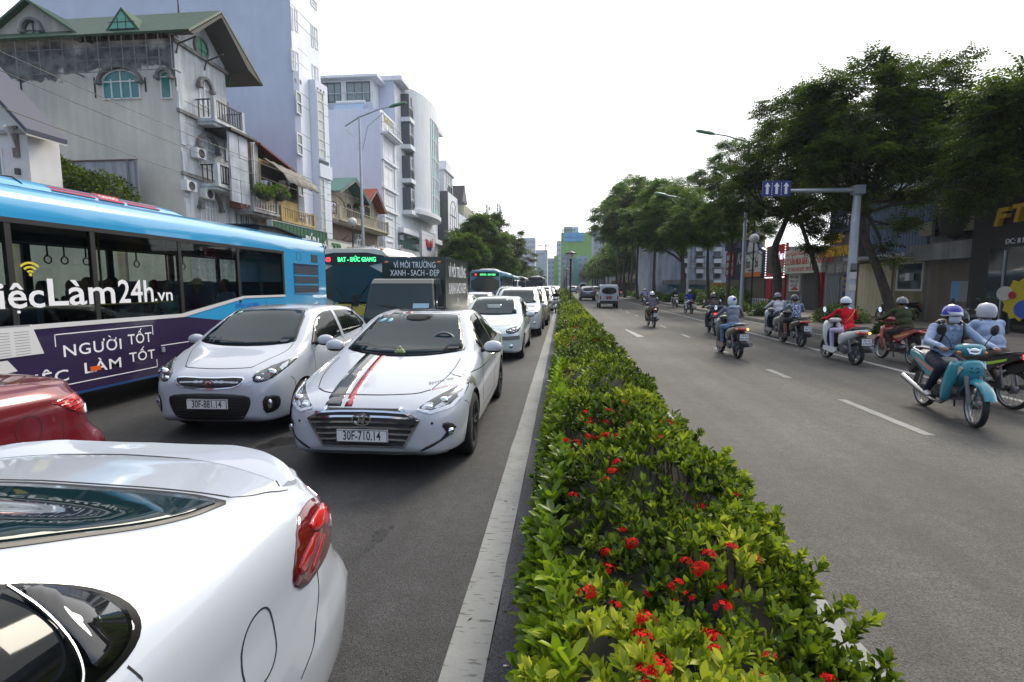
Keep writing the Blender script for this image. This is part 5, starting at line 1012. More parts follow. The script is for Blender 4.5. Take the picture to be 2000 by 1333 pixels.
  b=MB();loft(b,[(.0,.72,.07,.03),(-.06,.735,.12,.045),(-.35,.75,.145,.05),(-.62,.79,.125,.045),(-.76,.82,.06,.03)],14);b.build('seat',seat,t)
  b=MB();b.tube([(-.14,-.55,.80),(-.15,-.78,.86),(0,-.88,.87),(.15,-.78,.86),(.14,-.55,.80)],.014,8);b.build('grab_rail',mTrimGrey if trim is mBlack else mSteel,t)
  b=MB();loft(b,[(-.72,.735,.13,.04),(-.83,.735,.11,.045),(-.88,.73,.06,.025)],12);tl=b.build('tail_light',mTailOn if tail else mRedLens,t)
  for s in(-1,1):b=MB();b.ball((s*.125,-.80,.735),(.035,.045,.025),8,6);b.build('indicator',mAmbOn if(ind and s>0)else mAmber,tl)
  b=MB();b.prism([(-.07,-.62,.60),(-.07,-.80,.68),(-.07,-.96,.42),(-.07,-.91,.40),(-.07,-.76,.55)],(.14,0,0));b.build('rear_fender',mBlack,t)
  b=MB();b.cbox((-.05,-.38,.33),(.16,.44,.16));b.lathe([(0,.08),(.09,.07),(.11,.03),(.11,0)],(-.10,-.38,.33),(-1,0,0),16);b.lathe([(0,.06),(.075,.05),(.08,0)],(.06,-.30,.36),(1,0,0),16);b.build('engine',mEngine,t,ang=35)
  b=MB();b.tube([(.13,-.25,.28),(.15,-.45,.30),(.16,-.95,.38)],[.03,.055,.05],12);b.build('exhaust',mTrimGrey,t);b=MB();b.tube([(.163,-.48,.325),(.172,-.86,.40)],.040,10);b.build('exhaust_guard',mExh,t)
  b=MB();b.tube([(0,.38,.62),(0,.33,.86),(0,.33,.93)],.035,8);b.tube([(-.33,.27,.96),(-.15,.34,.95),(.15,.34,.95),(.33,.27,.96)],.013,8);hb=b.build('handlebar',mDkMetal,t)
  b=MB();loft(b,[(.42,.93,.08,.04),(.37,.94,.15,.065),(.28,.955,.13,.045)],14);b.build('handlebar_cowl',col,t)
  for s in(-1,1):MB().tube([(s*.24,.305,.958),(s*.35,.26,.962)],.019,8).build('grip',mBlack,hb)
  b=MB();b.tube([(-.12,-.60,.30),(-.13,-.50,.60)],.02,8);b.build('shock_absorber',mSpoke,t)
  py,pz=-.955,.53
 if hasm:mirrors_b(t,.99,.30)
 if plate:
  F=Fr((0,py,pz),(1,0,0),(0,-1,-.0),(0,.25,.97));F=Fr((0,py,pz+.02),(1,0,0),(0,-1,0));p=MB().fbox(F,-.095,.095,-.07,.07,-.01,.004).build('number_plate',mPlateW,t)
  if not lowpoly:text_on(F,plate[0],0,.033,.066,mPlateTxt,p,.0045,.0006,bold=.001);text_on(F,plate[1],0,-.032,.066,mPlateTxt,p,.0045,.0006,bold=.001)
 if rack:
  b=MB();b.box(-.24,.24,-.98,-.56,.93,1.12);o=b.build('top_box',mBlkGl,t);MB().box(-.245,.245,-.985,-.555,1.05,1.075).build('box_trim',mSteel,o);b=MB();b.box(-.1,.1,-.9,-.55,.86,.93);b.build('rack',mDkMetal,t)
 return t
 # ============== riders on the right carriageway
def at(f,r):
 """ground position and heading from the pictures of the two wheel contacts."""
 a,b_=PZ(*f),PZ(*r);m=(a+b_)/2;return(m.x,m.y,0),math.atan2(-(a.x-b_.x),a.y-b_.y)
mTealP=paint('bike_paint_teal',(.012,.21,.27));mBikeRed=paint('bike_paint_red',(.28,.02,.018));mBikeWhite=paint('bike_paint_white',(.62,.64,.62));mBikeTan=paint('bike_paint_bronze',(.13,.115,.095),.3);mBikeBrown=paint('bike_paint_brown',(.05,.035,.025),.3);mBikeSil=paint('bike_paint_silver',(.35,.36,.37),.4)
decO=mat('decal_orange',(.55,.16,.10),.3,coat=.6);decG=mat('decal_lime',(.35,.6,.05),.3,coat=.5);decY=mat('decal_gold',(.5,.34,.10),.3,coat=.5)
l,z=at((1898.6,833.5),(1806,794))
bike('under','teal underbone motorbike with grey seat coming towards the camera',l,z,mTealP,decO,mSeatG,None,steer=R(-8))
t=rider('person in light blue shirt, white face mask, blue helmet and black backpack straps',ride_pose('under',lean=-.02,look=(-.05,1,-.05)),dict(shirt=clBlue,legs=clNavy,shoe=mShoe),l,z,hBlue,vox=.012,m2=hSilver,mask=True,fat=1.12)
b=MB()
for s in(-1,1):b.tube([(s*.115,-.155,1.235),(s*.125,-.10,1.29),(s*.12,-.02,1.25),(s*.115,.0,1.13),(s*.13,-.06,1.0)],.022,8,flat=.45)
b.build('backpack_straps',mBlack,t);b=MB();b.ball((0,-.29,1.12),(.15,.09,.19),12,8);b.build('backpack',mBlack,t)
b=MB();b.prism([(-.06,-.03,1.235),(-.012,.005,1.20),(-.055,.0,1.17)],(0,.012,0));b.prism([(.06,-.03,1.235),(.012,.005,1.20),(.055,.0,1.17)],(0,.012,0));b.build('shirt_collar',clBlue,t)
b=MB()
for k in range(5):b.ball((0,-.02+.006*k*(k-3),1.16-.055*k),(.006,.006,.006),6,4)
b.build('shirt_buttons',mSeam,t)['kind']='stuff'
p=PZ(1972,800);l=(p.x-.02,p.y+.60,0)
bike('under','black motorbike with lime flash on its side beside the teal one',l,R(4),mBlkGl,decG,None,('29-D1','381.55'),tail=True)
rider('person in light blue shirt seen from behind under a plain silver helmet at right edge',ride_pose('under',lean=.02,look=(-.2,1,0)),dict(shirt=clBlue,legs=clKhaki),l,R(4),hSilver,'full',vox=.014,fat=1.16)
l,z=at((1725.3,700.7),(1777,713))
bike('under','red and black motorbike with gold flash ridden along the kerb',l,z,mBikeRed,decY,None,('29-H1','317.31'))
rider('person in dark green sweater and grey helmet on the red motorbike',ride_pose('under',lean=.02),dict(shirt=clGreen,legs=clCamo,shoe=mat('shoe_brown',(.10,.03,.02),.5)),l,z,hGrey,vox=.014,fat=1.1)
l,z=at((1614,699),(1670.7,713.8))
bike('scooter','white scooter under the rider in the red tunic',l,z,mBikeWhite,None,None,('29-G1','578.42'),ind=True,hasm=True)
t=rider('person in long red tunic, pale trousers and white helmet on a white scooter',ride_pose('scooter',lean=.0,up=.0),dict(shirt=clRed,legs=clLilac,shoe=mShoeD),l,z,hWhite,vox=.014,fat=.88,tunic=True)
b=MB();b.tube([(.15,-.15,1.22),(.10,-.235,1.16),(0,-.28,1.04),(-.10,-.27,.93)],.010,6,flat=.4);b.build('bag_strap',mat('strap_yellow',(.55,.38,.06),.6),t)
b=MB();vs=[];
for i,(y,zz,w)in enumerate(((-.33,.86,.17),(-.42,.76,.175),(-.38,.62,.15),(-.33,.50,.10))):
 for k in range(7):u=-1+2*k/6;vs.append((w*u,y-.03*math.cos(u*5+i),zz+.015*math.sin(u*7)))
b.add(vs,[(7*i+k,7*i+k+1,7*i+k+8,7*i+k+7)for i in range(3)for k in range(6)],smooth=True);o=b.build('tunic_tail',clRed,t);m_=o.modifiers.new('s','SOLIDIFY');m_.thickness=.006
l,z=at((1529.2,669.2),(1563.4,677.8))
bike('scooter','dark brown scooter under the rider in the spotted blouse',l,z,mBikeBrown,None,None,('29-X5','399.73'),hasm=False)
rider('person in blue and white spotted blouse, shorts and black helmet',ride_pose('scooter'),dict(shirt=clPat,legs=clBlack,shoe=mShoe),l,z,hBlack,vox=.016,fat=.93,shorts=True)
p=PZ(1499,656.4);l=(p.x+.02,p.y-.58,0)
bike('scooter','silver grey scooter ridden just ahead of the spotted blouse',l,R(0),mBikeSil,None,None,('29-M1','402.16'),hasm=False)
rider('person in white striped shirt, navy trousers and grey helmet',ride_pose('scooter',up=.02),dict(shirt=clStripe,legs=clNavy),l,0,hGrey,vox=.016,sleeves=False)
l,z=at((1409.5,689.2),(1438,700))
bike('scooter','bronze scooter with white grab rail in the middle lane',l,z,mBikeTan,mChrome,None,('29-B1','805.89'),ind=True)
t=rider('person in grey hooded top, blue jeans and white helmet on a bronze scooter',ride_pose('scooter',up=.0),dict(shirt=clHood,legs=clJean),l,z,hWhite,'full',vox=.014)
b=MB();b.ball((0,-.15,1.235),(.12,.085,.055),12,6);b.build('hood',mat('hood_lining',(.30,.40,.48),.8),t)
b=MB();b.box(-.03,.03,-.142,-.13,.03,.09);o=b.build('helmet_badge',hBlue,t);o.location=(0,-.095,1.37)
l,z=at((1383.8,649.3),(1396.6,655.8))
bike('under','black motorbike carrying a black top box on its rack',l,z,mBlkGl,None,None,('29-V7','612.08'),rack=True,tail=True,spk='cast')
t=rider('person in brown shirt with cross strap and black helmet ahead of a top box',ride_pose('under'),dict(shirt=clBrown,legs=clNavy),l,z,hBlack,vox=.018,fat=1.05,sleeves=False)
b=MB();b.tube([(-.14,-.15,1.24),(-.05,-.27,1.14),(.10,-.29,.98),(.15,-.2,.9)],.012,6,flat=.4);b.build('bag_strap',mBlack,t)
l,z=at((1267,636.4),(1275.5,639.8))
bike('under','black motorbike under the rider in grey shirt and shorts',l,z,mBlkGl,None,None,('29-K9','117.20'))
rider('person in grey T-shirt, khaki shorts and white helmet',ride_pose('under',open_=1.15),dict(shirt=clGrey,legs=clShort),l,z,hWhite,vox=.02,sleeves=False,shorts=True)
far=[((7.2,46.0),0,clPurple,clNavy,hWhite,'person in lavender shirt riding far off by the lane line',mBlkGl,False),((8.03,33.6),R(4),clBlueJ,clWhite,hSilver,'person in royal blue jacket and white trousers by the kerb',mBlkGl,False),((9.15,42.9),PI,clBlack,clBlack,hBlack,'person in black riding towards the camera beside the kerb',mBikeSil,False),((8.9,80.0),0,clBlack,clBlack,hBlack,'person in black far off with a lit tail light',mBlkGl,True),((4.4,74),0,clNavy,clBlack,hBlack,'person in dark clothes beside the white van',mBlkGl,False),((-.40,33.5),PI,clBlack,clBlack,hBlack,'person in black between white cars and hedge',mBikeSil,False),((7.9,100),0,clBrown,clBlack,hWhite,'person in brown far down the right carriageway',mBlkGl,True)]
for(x,y),rz,sh,lg,hm,lab,bc,tl in far:
 bike('under',('silver' if bc is mBikeSil else 'black')+' motorbike under the '+lab,(x,y,0),rz,bc,None,None,('29','11'),tail=tl,lowpoly=True,spk='cast',hasm=False)
 rider(lab,ride_pose('under'),dict(shirt=sh,legs=lg),(x,y,0),rz,hm,vox=.026,fingers=False)
p=PZ(1885,672,.15);bike('scooter','dark parked scooter standing on the pavement before the shutter',(p.x+.2,p.y+.2,.15),R(118),mBlkGl,None,None,None)
p=PZ(1990,690,.15);bike('under','red and black parked motorbike at the right edge of the shop front',(p.x+.9,p.y,.15),R(110),mBikeRed,None,None,None)
p=PZ(1575,640,.15);bike('scooter','small dark scooter parked inside the open motor shop',(15.6,25.6,.15),R(75),mBlkGl,None,None,None,hasm=False)
# ============== the long blue bus alongside
mBusB=paint('bus_paint_blue',(.028,.30,.58));mBusBD=paint('bus_paint_blue_edge',(.015,.06,.20));mBusP=paint('bus_wrap_purple',(.026,.014,.055));mBusW=paint('bus_trim_white',(.62,.62,.62))
mBusGl=glassmat('bus_glass',(.56,.60,.59),.02,refl=(.55,.6,.6));mInt=mat('bus_interior',(.05,.055,.055),.7);mSeatBl=mat('bus_seat_blue',(.025,.06,.11),.7);mDecal=mat('vinyl_white',(.78,.78,.80),.5)
XB=-6.42;WB=2.5;YR=13.55;YN=1.6
bus=thing('bus','long bright blue city bus with purple lower panel and white lettering across its windows','bus',(0,0,0))
F=Fr((XB,0,0),(0,1,0),(1,0,0))
def up(px,py):p=PX(px,py,XB);return p.y,p.z
b=MB()
zt=[(0,2.62),(.0,2.78),(-.06,2.90),(-.22,2.98),(-.6,3.03),(-WB/2,3.05)]
prof=zt+[(-WB-x,z)for x,z in zt[-2::-1]]
vs=[];ys=[YN,YR-.10,YR-.03,YR];ins=[0,0,.03,.10]
for y,i_ in zip(ys,ins):
 for x,z in prof:vs.append((XB+x+(-i_ if x>-WB/2 else i_),y,z-i_*.6*(z>2.7)))
n=len(prof);b.add(vs,[(i*n+k,(i+1)*n+k,(i+1)*n+k+1,i*n+k+1)for i in range(3)for k in range(n-1)],0,True)
b.build('roof',mBusB,bus,ang=50)
wy=[YN,5.45]+[up(px,560)[0]for px in(188,355,468,555)]
yd1,yd2=8.30,9.85
def panel(name,poly,m,d0=-.05,d1=0):return MB().fprism(F,poly,d0,d1).build(name,m,bus)
panel('side_skirt',[(YN,.36),(9.55,.36),(9.55,1.06),(8.15,1.235),(YN,1.235)],mBusP)
panel('side_skirt_rear',[(9.55,.36),(YR-.05,.36),(YR-.05,1.50),(yd2,1.50),(yd1,1.29),(9.552,1.062)]if 0 else[(9.552,.36),(YR-.05,.36),(YR-.05,1.50),(yd2+.02,1.50),(9.552,1.455)],mBusB)
panel('side_wedge',[(8.17,1.237),(9.549,1.062),(9.549,1.453),(8.35,1.30)],mBusB,-.05,-.001)
panel('waist_band',[(YN,1.236),(8.14,1.236),(yd2,1.51),(wy[-1]+.02,1.51),(wy[-1]+.02,1.56),(yd2-.02,1.56),(8.10,1.295),(YN,1.295)],mBusW,-.05,.012)
panel('cantrail',[(YN,2.55),(YR-.05,2.55),(YR-.05,2.63),(YN,2.63)],mBusB,-.05,.002)
panel('window_top_band',[(YN,2.50),(wy[-1]+.03,2.50),(wy[-1]+.03,2.56),(YN,2.56)],mBlack,-.03,.012)
panel('rear_quarter',[(wy[-1]+.03,1.50),(YR-.05,1.50),(YR-.05,2.55),(wy[-1]+.03,2.55)],mBusB,-.05,.0)
b=MB();b.tube([(XB-.05,YR-.05,.38),(XB-.05,YR-.05,2.84)],.05,12);b.build('corner_post',mBusBD,bus)
b=MB();b.fbox(F,YR-.06,YR,.36,2.86,-WB+.04,-.04);b.build('rear_wall',mBusB,bus)
MB().fbox(F,YN-.05,YN,.36,2.95,-WB+.02,-.02).build('front_wall',mBusB,bus);MB().fbox(F,YN-.07,YN-.05,1.2,2.5,-WB+.15,-.15).build('windscreen',mPriv,bus)
for i in range(len(wy)-1):
 a,c_=wy[i]+.03,wy[i+1]-.03
 lo=(lambda y:1.295 if y<8.1 else(1.295+(y-8.1)/(yd2-8.1)*.265 if y<yd2 else 1.56));pts=[(a,lo(a))]+[(y,lo(y))for y in(8.1,yd2)if a<y<c_]+[(c_,lo(c_)),(c_,2.50),(a,2.50)]
 MB().fprism(F,pts,-.012,-.004).build('window',mBusGl,bus)
for y in wy[1:]:MB().fprism(F,[(y-.035,1.29 if y<8.2 else(1.42 if y<9.8 else 1.55)),(y+.035,1.29 if y<8.2 else(1.43 if y<9.8 else 1.55)),(y+.035,2.52),(y-.035,2.52)],-.05,.004).build('window_pillar',mBlack,bus)
b=MB()
for v0,v1 in((.36,1.35),(2.45,2.63)):b.fbox(F,YN,YR-.06,v0,v1,-WB,-WB+.05)
for y in(3.0,4.6,6.2,7.8,9.4,11.0,12.6):b.fbox(F,y-.06,y+.06,1.35,2.45,-WB,-WB+.05)
b.build('far_side',mInt,bus)
mFW=glassmat('far_bus_glass',(.95,.97,.96),.03);b=MB();b.fbox(F,YN,YR-.1,1.36,2.44,-WB+.01,-WB+.02);b.build('far_window',mFW,bus)
b=MB();b.fbox(F,YN,YR-.06,.75,.80,-WB+.05,-.06);b.fbox(F,YN,YR-.06,2.64,2.66,-WB+.1,-.1);b.build('floor_and_lining',mInt,bus)
for y in(4.2,6.0,7.6,9.0):MB().tube([(XB-.95,y,.8),(XB-.95,y,2.64)],.017,6).build('hand_pole',mat('pole_yellow',(.42,.30,.05),.4),bus)
MB().tube([(XB-.95,2.2,2.36),(XB-.95,10.4,2.36)],.015,6).build('hand_rail',mSteel,bus)
MB().tube([(XB-.08,5.2,1.50),(XB-.08,8.0,1.50)],.013,6).build('window_rail',mat('pole_yellow',(.42,.30,.05),.4),bus)
hb=MB();hb.tube([(0,0,0),(0,0,-.16)],.012,5);a_=[(.0,.055*math.cos(q),-.21+.055*math.sin(q))for q in[2*PI*k/10 for k in range(11)]];hb.tube(a_,.010,5,cap=False);hbm=hb.mesh('hanging_strap',mBlack)
for y in(5.55,5.95,6.75,7.0,7.35,8.3,4.9,9.4):mobj('hanging_strap',hbm,bus,(XB-.93,y,2.35))
sb2=MB();sb2 .cbox((0,-.05,.46),(.42,.09,.58));sb2 .cbox((0,.18,.17),(.42,.44,.10));sm_=sb2 .mesh('seat',mSeatBl)
sy=[5.1,5.9,6.7,7.5,8.4,9.2,10.0,10.8,11.6]
for y in sy:
 for x in(-.45,-2.0):mobj('seat',sm_,bus,(XB+x,y,.95 if y<8 else 1.10),(0,0,PI))
b=MB();pp=[(-.30,2.94),(-.34,3.03),(-.46,3.11),(-.75,3.15),(-1.25,3.16)];pp=pp+[(-WB-x,z)for x,z in pp[-2::-1]];vs=[]
for y,i_ in((YN,0),(8.25,0),(8.60,.02),(8.95,.09),(9.12,.18)):
 for x,z in pp:vs.append((XB+x,y,z-i_*(z-2.92)/.24*1.2))
n=len(pp);b.add(vs,[(i*n+k,(i+1)*n+k,(i+1)*n+k+1,i*n+k+1)for i in range(4)for k in range(n-1)]+[tuple(range(4*n,5*n))],0,True);pod=b.build('roof_pod',mBusB,bus,ang=40)
mPodR=mat('pod_red',(.42,.02,.03),.3,coat=.5)
def podq(y,t,o=.006):
 a,c_=Vector((XB-.34,y,3.03)),Vector((XB-.46,y,3.11));return a.lerp(c_,t)+Vector((.55,0,.83)).normalized()*o
for y0_,y1_ in((6.35,7.0),(7.05,7.5),(7.55,8.2)):
 full=y0_==7.05;bb=MB()
 for t0,t1 in(((-.15,1.1),)if full else((-.1,.25),(.45,.75))):bb.add([podq(y0_,t0),podq(y1_,t0),podq(y1_,t1),podq(y0_,t1)],[(0,1,2,3)])
 o=bb.build('pod_stripe',mPodR,pod)
 if full:Fp=Fr(podq(7.275,.5,.009),(0,1,0),Vector((.55,0,.83)).normalized(),Vector((-.83,0,.55)).normalized());text_on(Fp,'DENSO',0,0,.105,mDecal,o,0,.001,sx=.9)
b=MB();b.tube([(XB-.33,5.98,2.98),(XB-.36,5.98,3.05),(XB-.48,5.98,3.13),(XB-.8,5.98,3.165)],.008,5);b.build('pod_joint',mSeam,pod)
b=MB();b.prism([(XB-.25,10.9,2.97),(XB-.25,12.3,2.97),(XB-.25,12.55,3.0),(XB-.25,11.6,3.10),(XB-.25,10.9,3.10)],(-1.6,0,0));b.build('rear_intake',mBlack,bus)
MB().prism([(XB-.20,10.75,3.115),(XB-.20,11.6,3.125),(XB-.20,12.75,3.0),(XB-.20,12.75,2.98),(XB-.20,11.6,3.10),(XB-.20,10.75,3.09)],(-1.7,0,0)).build('intake_cover',mDkMetal,bus)
mMesh=mat('vent_mesh',(.10,.13,.17),.5,metal=.4)
def vent(u0,u1,v0,v1,nx,nz):
 o=MB().fbox(F,u0,u1,v0,v1,-.01,.004).build('vent',mBlack,bus);g=MB()
 for i in range(nx):u=u0+(u1-u0)*(i+.5)/nx;g.fbox(F,u-.006,u+.006,v0+.01,v1-.01,.002,.009)
 for i in range(nz):v=v0+(v1-v0)*(i+.5)/nz;g.fbox(F,u0+.01,u1-.01,v-.006,v+.006,.002,.0095)
 g.build('vent_grid',mMesh,o)
u0,u1=11.86,13.05
for v0,v1 in((1.585,1.775),(1.82,2.0),(2.04,2.24)):vent(u0,u1,v0,v1,26,5)
MB().fbox(F,u0-.03,u1+.03,2.27,2.30,0,.02).build('vent_frame',mBlack,bus)
for(a,c_,e,f_)in((u0-.03,u1+.03,2.245,2.262),(u0-.03,u1+.03,1.545,1.56),(u0-.035,u0-.02,1.56,2.245),(u1+.02,u1+.035,1.56,2.245)):MB().fbox(F,a,c_,e,f_,0,.005).build('hatch_gap',mBusBD,bus)
vent(12.72,13.07,2.36,2.56,7,6)
hp=MB()
for(a,c_,e,f_)in((11.98,12.20,2.56,2.566),(11.98,12.20,2.38,2.386),(11.98,11.985,2.38,2.566),(12.195,12.20,2.38,2.566)):hp.fbox(F,a,c_,e,f_,-.002,.004)
hp.build('filler_flap',mSeam,bus)
def tpx(txt,px0,px1,pyc,hpx,m=mDecal,d=.006,name='lettering',bold=.0):
 """vinyl lettering spanning two picture columns on the bus side."""
 y0_,z0_=up(px0,pyc);y1_,z1_=up(px1,pyc);vs_,fs_=text_geo(txt,1,0,'LEFT',0,1.0,bold);xs=[q[0]for q in vs_];w_=max(xs)-min(xs);zs_=[q[1]for q in vs_]
 sx=(y1_-y0_)/w_;sz=hpx;b_=MB();b_.add([F.p(y0_+(x-min(xs))*sx,z0_+y*sz,d)for x,y,z in vs_],fs_);return b_,(z0_,y0_,y1_)
for txt,y0_,y1_,zb,cap,bd in(('Việc',4.95,5.80,1.50,.31,.012),('Làm',5.85,6.82,1.515,.34,.012),('24h',6.88,7.52,1.515,.335,.012),('.vn',7.54,7.92,1.525,.20,.012)):
 vs_,fs_=text_geo(txt,1,0,'LEFT',0,1.0,bd);xs=[q[0]for q in vs_];base=text_geo('x',1,0,'LEFT',0,1.0,bd)[0];b0=min(q[1]for q in base);Ls=text_geo('L',1,0,'LEFT',0,1.0,bd)[0];ch=max(q[1]for q in Ls)-min(q[1]for q in Ls);b0=min(q[1]for q in Ls)
 sx=(y1_-y0_)/(max(xs)-min(xs));sz=cap/ch;b_=MB();b_.add([F.p(y0_+(x-min(xs))*sx,zb+(y-b0)*sz,.006)for x,y,z in vs_],fs_);b_.build('lettering',mDecal,bus)
wf=MB();cy,cz=5.66,1.93
for rr in(.055,.105,.155):
 P_=[(cy+rr*math.sin(a),cz-.03+rr*math.cos(a))for a in[R(-48+96*k/10)for k in range(11)]]
 for k in range(10):wf.fprism(F,[P_[k],P_[k+1],(cy+(P_[k+1][0]-cy)*(1-.026/rr),cz-.03+(P_[k+1][1]-cz+.03)*(1-.026/rr)),(cy+(P_[k][0]-cy)*(1-.026/rr),cz-.03+(P_[k][1]-cz+.03)*(1-.026/rr))],.004,.007)
wf.fprism(F,[(cy+.02*math.cos(2*PI*k/10),cz-.03+.02*math.sin(2*PI*k/10))for k in range(10)],.004,.007);wf.build('signal_symbol',mat('vinyl_yellow',(.60,.50,.03),.5),bus)
for txt,y0_,y1_,zb,cap in(('NGƯỜI',5.62+.36,6.70+.16,.865,.155),('TỐT',6.98,7.42,.91,.155),('VIỆC',5.38,6.02,.555,.15),('LÀM',6.25,6.83,.60,.15),('TỐT',6.98,7.46,.645,.145)):
 vs_,fs_=text_geo(txt,1,0,'LEFT',0,1.08,.008);xs=[q[0]for q in vs_];Ls=text_geo('L',1,0,'LEFT',0,1.0,.02)[0];ch=max(q[1]for q in Ls)-min(q[1]for q in Ls);b0=min(q[1]for q in Ls)
 sx=(y1_-y0_)/(max(xs)-min(xs));sz=cap/ch;b_=MB();sl=.12;b_.add([F.p(y0_+(x-min(xs))*sx,zb-.02+(y-b0)*sz,.004)for x,y,z in vs_],fs_);b_.build('lettering',mDecal,bus)
br=MB()
for q in((5.88,1.14,7.46,1.152),(5.88,.99,5.892,1.152),(7.448,1.0,7.46,1.152),(6.0,.475,7.50,.487),(7.488,.475,7.50,.60),(7.6,.80,8.9,.812)):br.fbox(F,q[0],q[2],q[1],q[3],0,.003)
br.build('frame_line',mDecal,bus)
MB().fbox(F,6.33,6.49,.60,.66,0,.012).build('side_reflector',mat('reflector_orange',(.7,.12,.02),.3),bus)
nm=MB().fprism(F,[(4.9,1.30),(5.60,1.30),(5.72,.93),(4.9,.93)],.014,.017).build('notice',mat('notice_white',(.6,.6,.6),.6),bus)
tx=MB()
for k in range(9):
 for j in range(3):tx.fbox(F,4.95+.22*j,5.12+.22*j,.95+.033*k,.958+.033*k,.0165,.018)
tx.fbox(F,4.92,5.58,1.28,1.30,.0165,.018);tx.build('notice_print',mat('notice_ink',(.25,.25,.27),.6),nm)
nm2=MB().fprism(F,[(4.9,.90),(5.30,.90),(5.40,.76),(4.9,.72)],.004,.007).build('notice',mat('notice_white',(.6,.6,.6),.6),bus)
for y in(7.62,8.9,10.6):MB().fbox(F,y,y+.008,.37,1.05 if y<9.5 else 1.45,.0,.002).build('panel_joint',mSeam,bus)
MB().fbox(F,7.60,7.66,.70,.78,0,.02).build('latch',mSteel,bus);MB().fbox(F,7.58,7.64,.42,.47,0,.02).build('latch',mSteel,bus)
MB().fbox(F,YN,YR-.05,.33,.362,-.03,.004).build('skirt_edge',mBusBD,bus)
text_on(F,'0904.560.888',9.95,1.36,.14,mat('vinyl_blue',(.02,.08,.45),.5),bus,.003,.001)
bt=wheel_mesh(.48,.28,8,'s');put_wheels(bus,(bt[0],bt[1]),(2.9,10.4),0,.48)
for o in _kids[bus.name]:
 if o.name.startswith('wheel'):o.location.x=XB-.24 if abs(o.rotation_euler.z)<1 else XB-WB+.24
MB().box(XB-WB+.1,XB-.55,YN,YR-.2,.32,.76).build('underframe',mSeam,bus)
def passenger(label,y,x,zseat,sh,face,stand=False,arm=False,hat=None,hair=None):
 p=V3((0,0,0));s_=V3((0,.02,.46));J=dict(pelvis=p,belly=p.lerp(s_,.36),chest=p.lerp(s_,.72),neck=s_+V3((0,.01,.06)),head=s_+V3((0,.03,.18)),look=(0,1,0))
 for s,k in((-1,'l'),(1,'r')):
  J['el'+k]=(s*.24,.04,.22);J['wr'+k]=(s*.14,.26,.14);J['hand'+k]=(-s*.5,1,0)
  if stand:J['kn'+k]=(s*.10,.03,-.42);J['an'+k]=(s*.11,0,-.82)
  else:J['kn'+k]=(s*.12,.42,.02);J['an'+k]=(s*.12,.40,-.38)
 if arm:J['elr']=(.33,.02,.62);J['wrr']=(.22,.02,.92);J['handr']=(0,0,1)
 k=(stand,arm);
 t=thing('person',label,'person',(x,y,zseat),face);
 if k not in _bodies:_bodies[k]=body(J,dict(shirt=clNavy,legs=clBlack),.026,fingers=False)
 me,MH=_bodies[k];o=mobj('body',me,t)
 sl_=o.material_slots[1];sl_.link='OBJECT';sl_.material=sh
 hr=MB();hr.ball((0,-.012,.02),(.088,.105,.108),14,8);hr.v=[(q,min(w,.045),max(z,-.08))for q,w,z in hr.v];h=hr.build('hair',hair or mHair,t,loc=J['head'])
 if hat:hb_=MB();hb_.lathe([(.001,.15),(.06,.14),(.095,.08),(.10,.06),(.17,.035),(.175,.03)],(0,0,.02),(0,0,1),18);hb_.build('sun_hat',hat,t,loc=J['head'])
 return t
ph=[('standing person holding a strap behind the bus lettering',5.62,-.95,.98,clNavy,R(-60),True,True,None),('seated person behind the second bus pillar',6.75,-.5,1.02,clBlack,PI,False,False,None),('person with short hair at the third seat of the bus',7.28,-1.6,1.08,clBlack,PI,False,False,None),('taller person in the middle of the bus',7.55,-1.1,1.14,clNavy,PI,False,False,None),('person beside the middle pillar of the bus',7.95,-1.8,1.10,clBlack,PI,False,False,None),('person leaning by the 24h lettering',7.75,-.5,.98,clNavy,PI,False,False,None),('person in pale teal blouse with back to the window',8.38,-.42,1.10,clTeal,PI,False,False,None),('person in violet blouse and straw sun hat',9.28,-.55,1.10,clViolet,R(200),False,False,mat('straw',(.42,.30,.14),.8)),('person in pale blue by the last bus window',10.05,-.5,1.14,clBlue,R(170),False,False,None),('person on the far bus seats',6.2,-2.0,1.0,clBlack,PI,False,False,None),('person in dark jacket on the rear far seats',9.6,-1.7,1.12,clBlack,PI,False,False,None),('person looking down beside the first strap',6.45,-1.2,1.02,clNavy,PI,False,False,None),('person with raised head between two pillars',8.1,-1.2,1.16,clBlack,PI,False,False,None),('person at the back of the bus',8.75,-1.9,1.12,clBlack,PI,False,False,None)]
for lab,y,x,z,sh,fc,st,ar,hat in ph:passenger(lab,y,XB+x,z+.0,sh,fc,st,ar,hat)
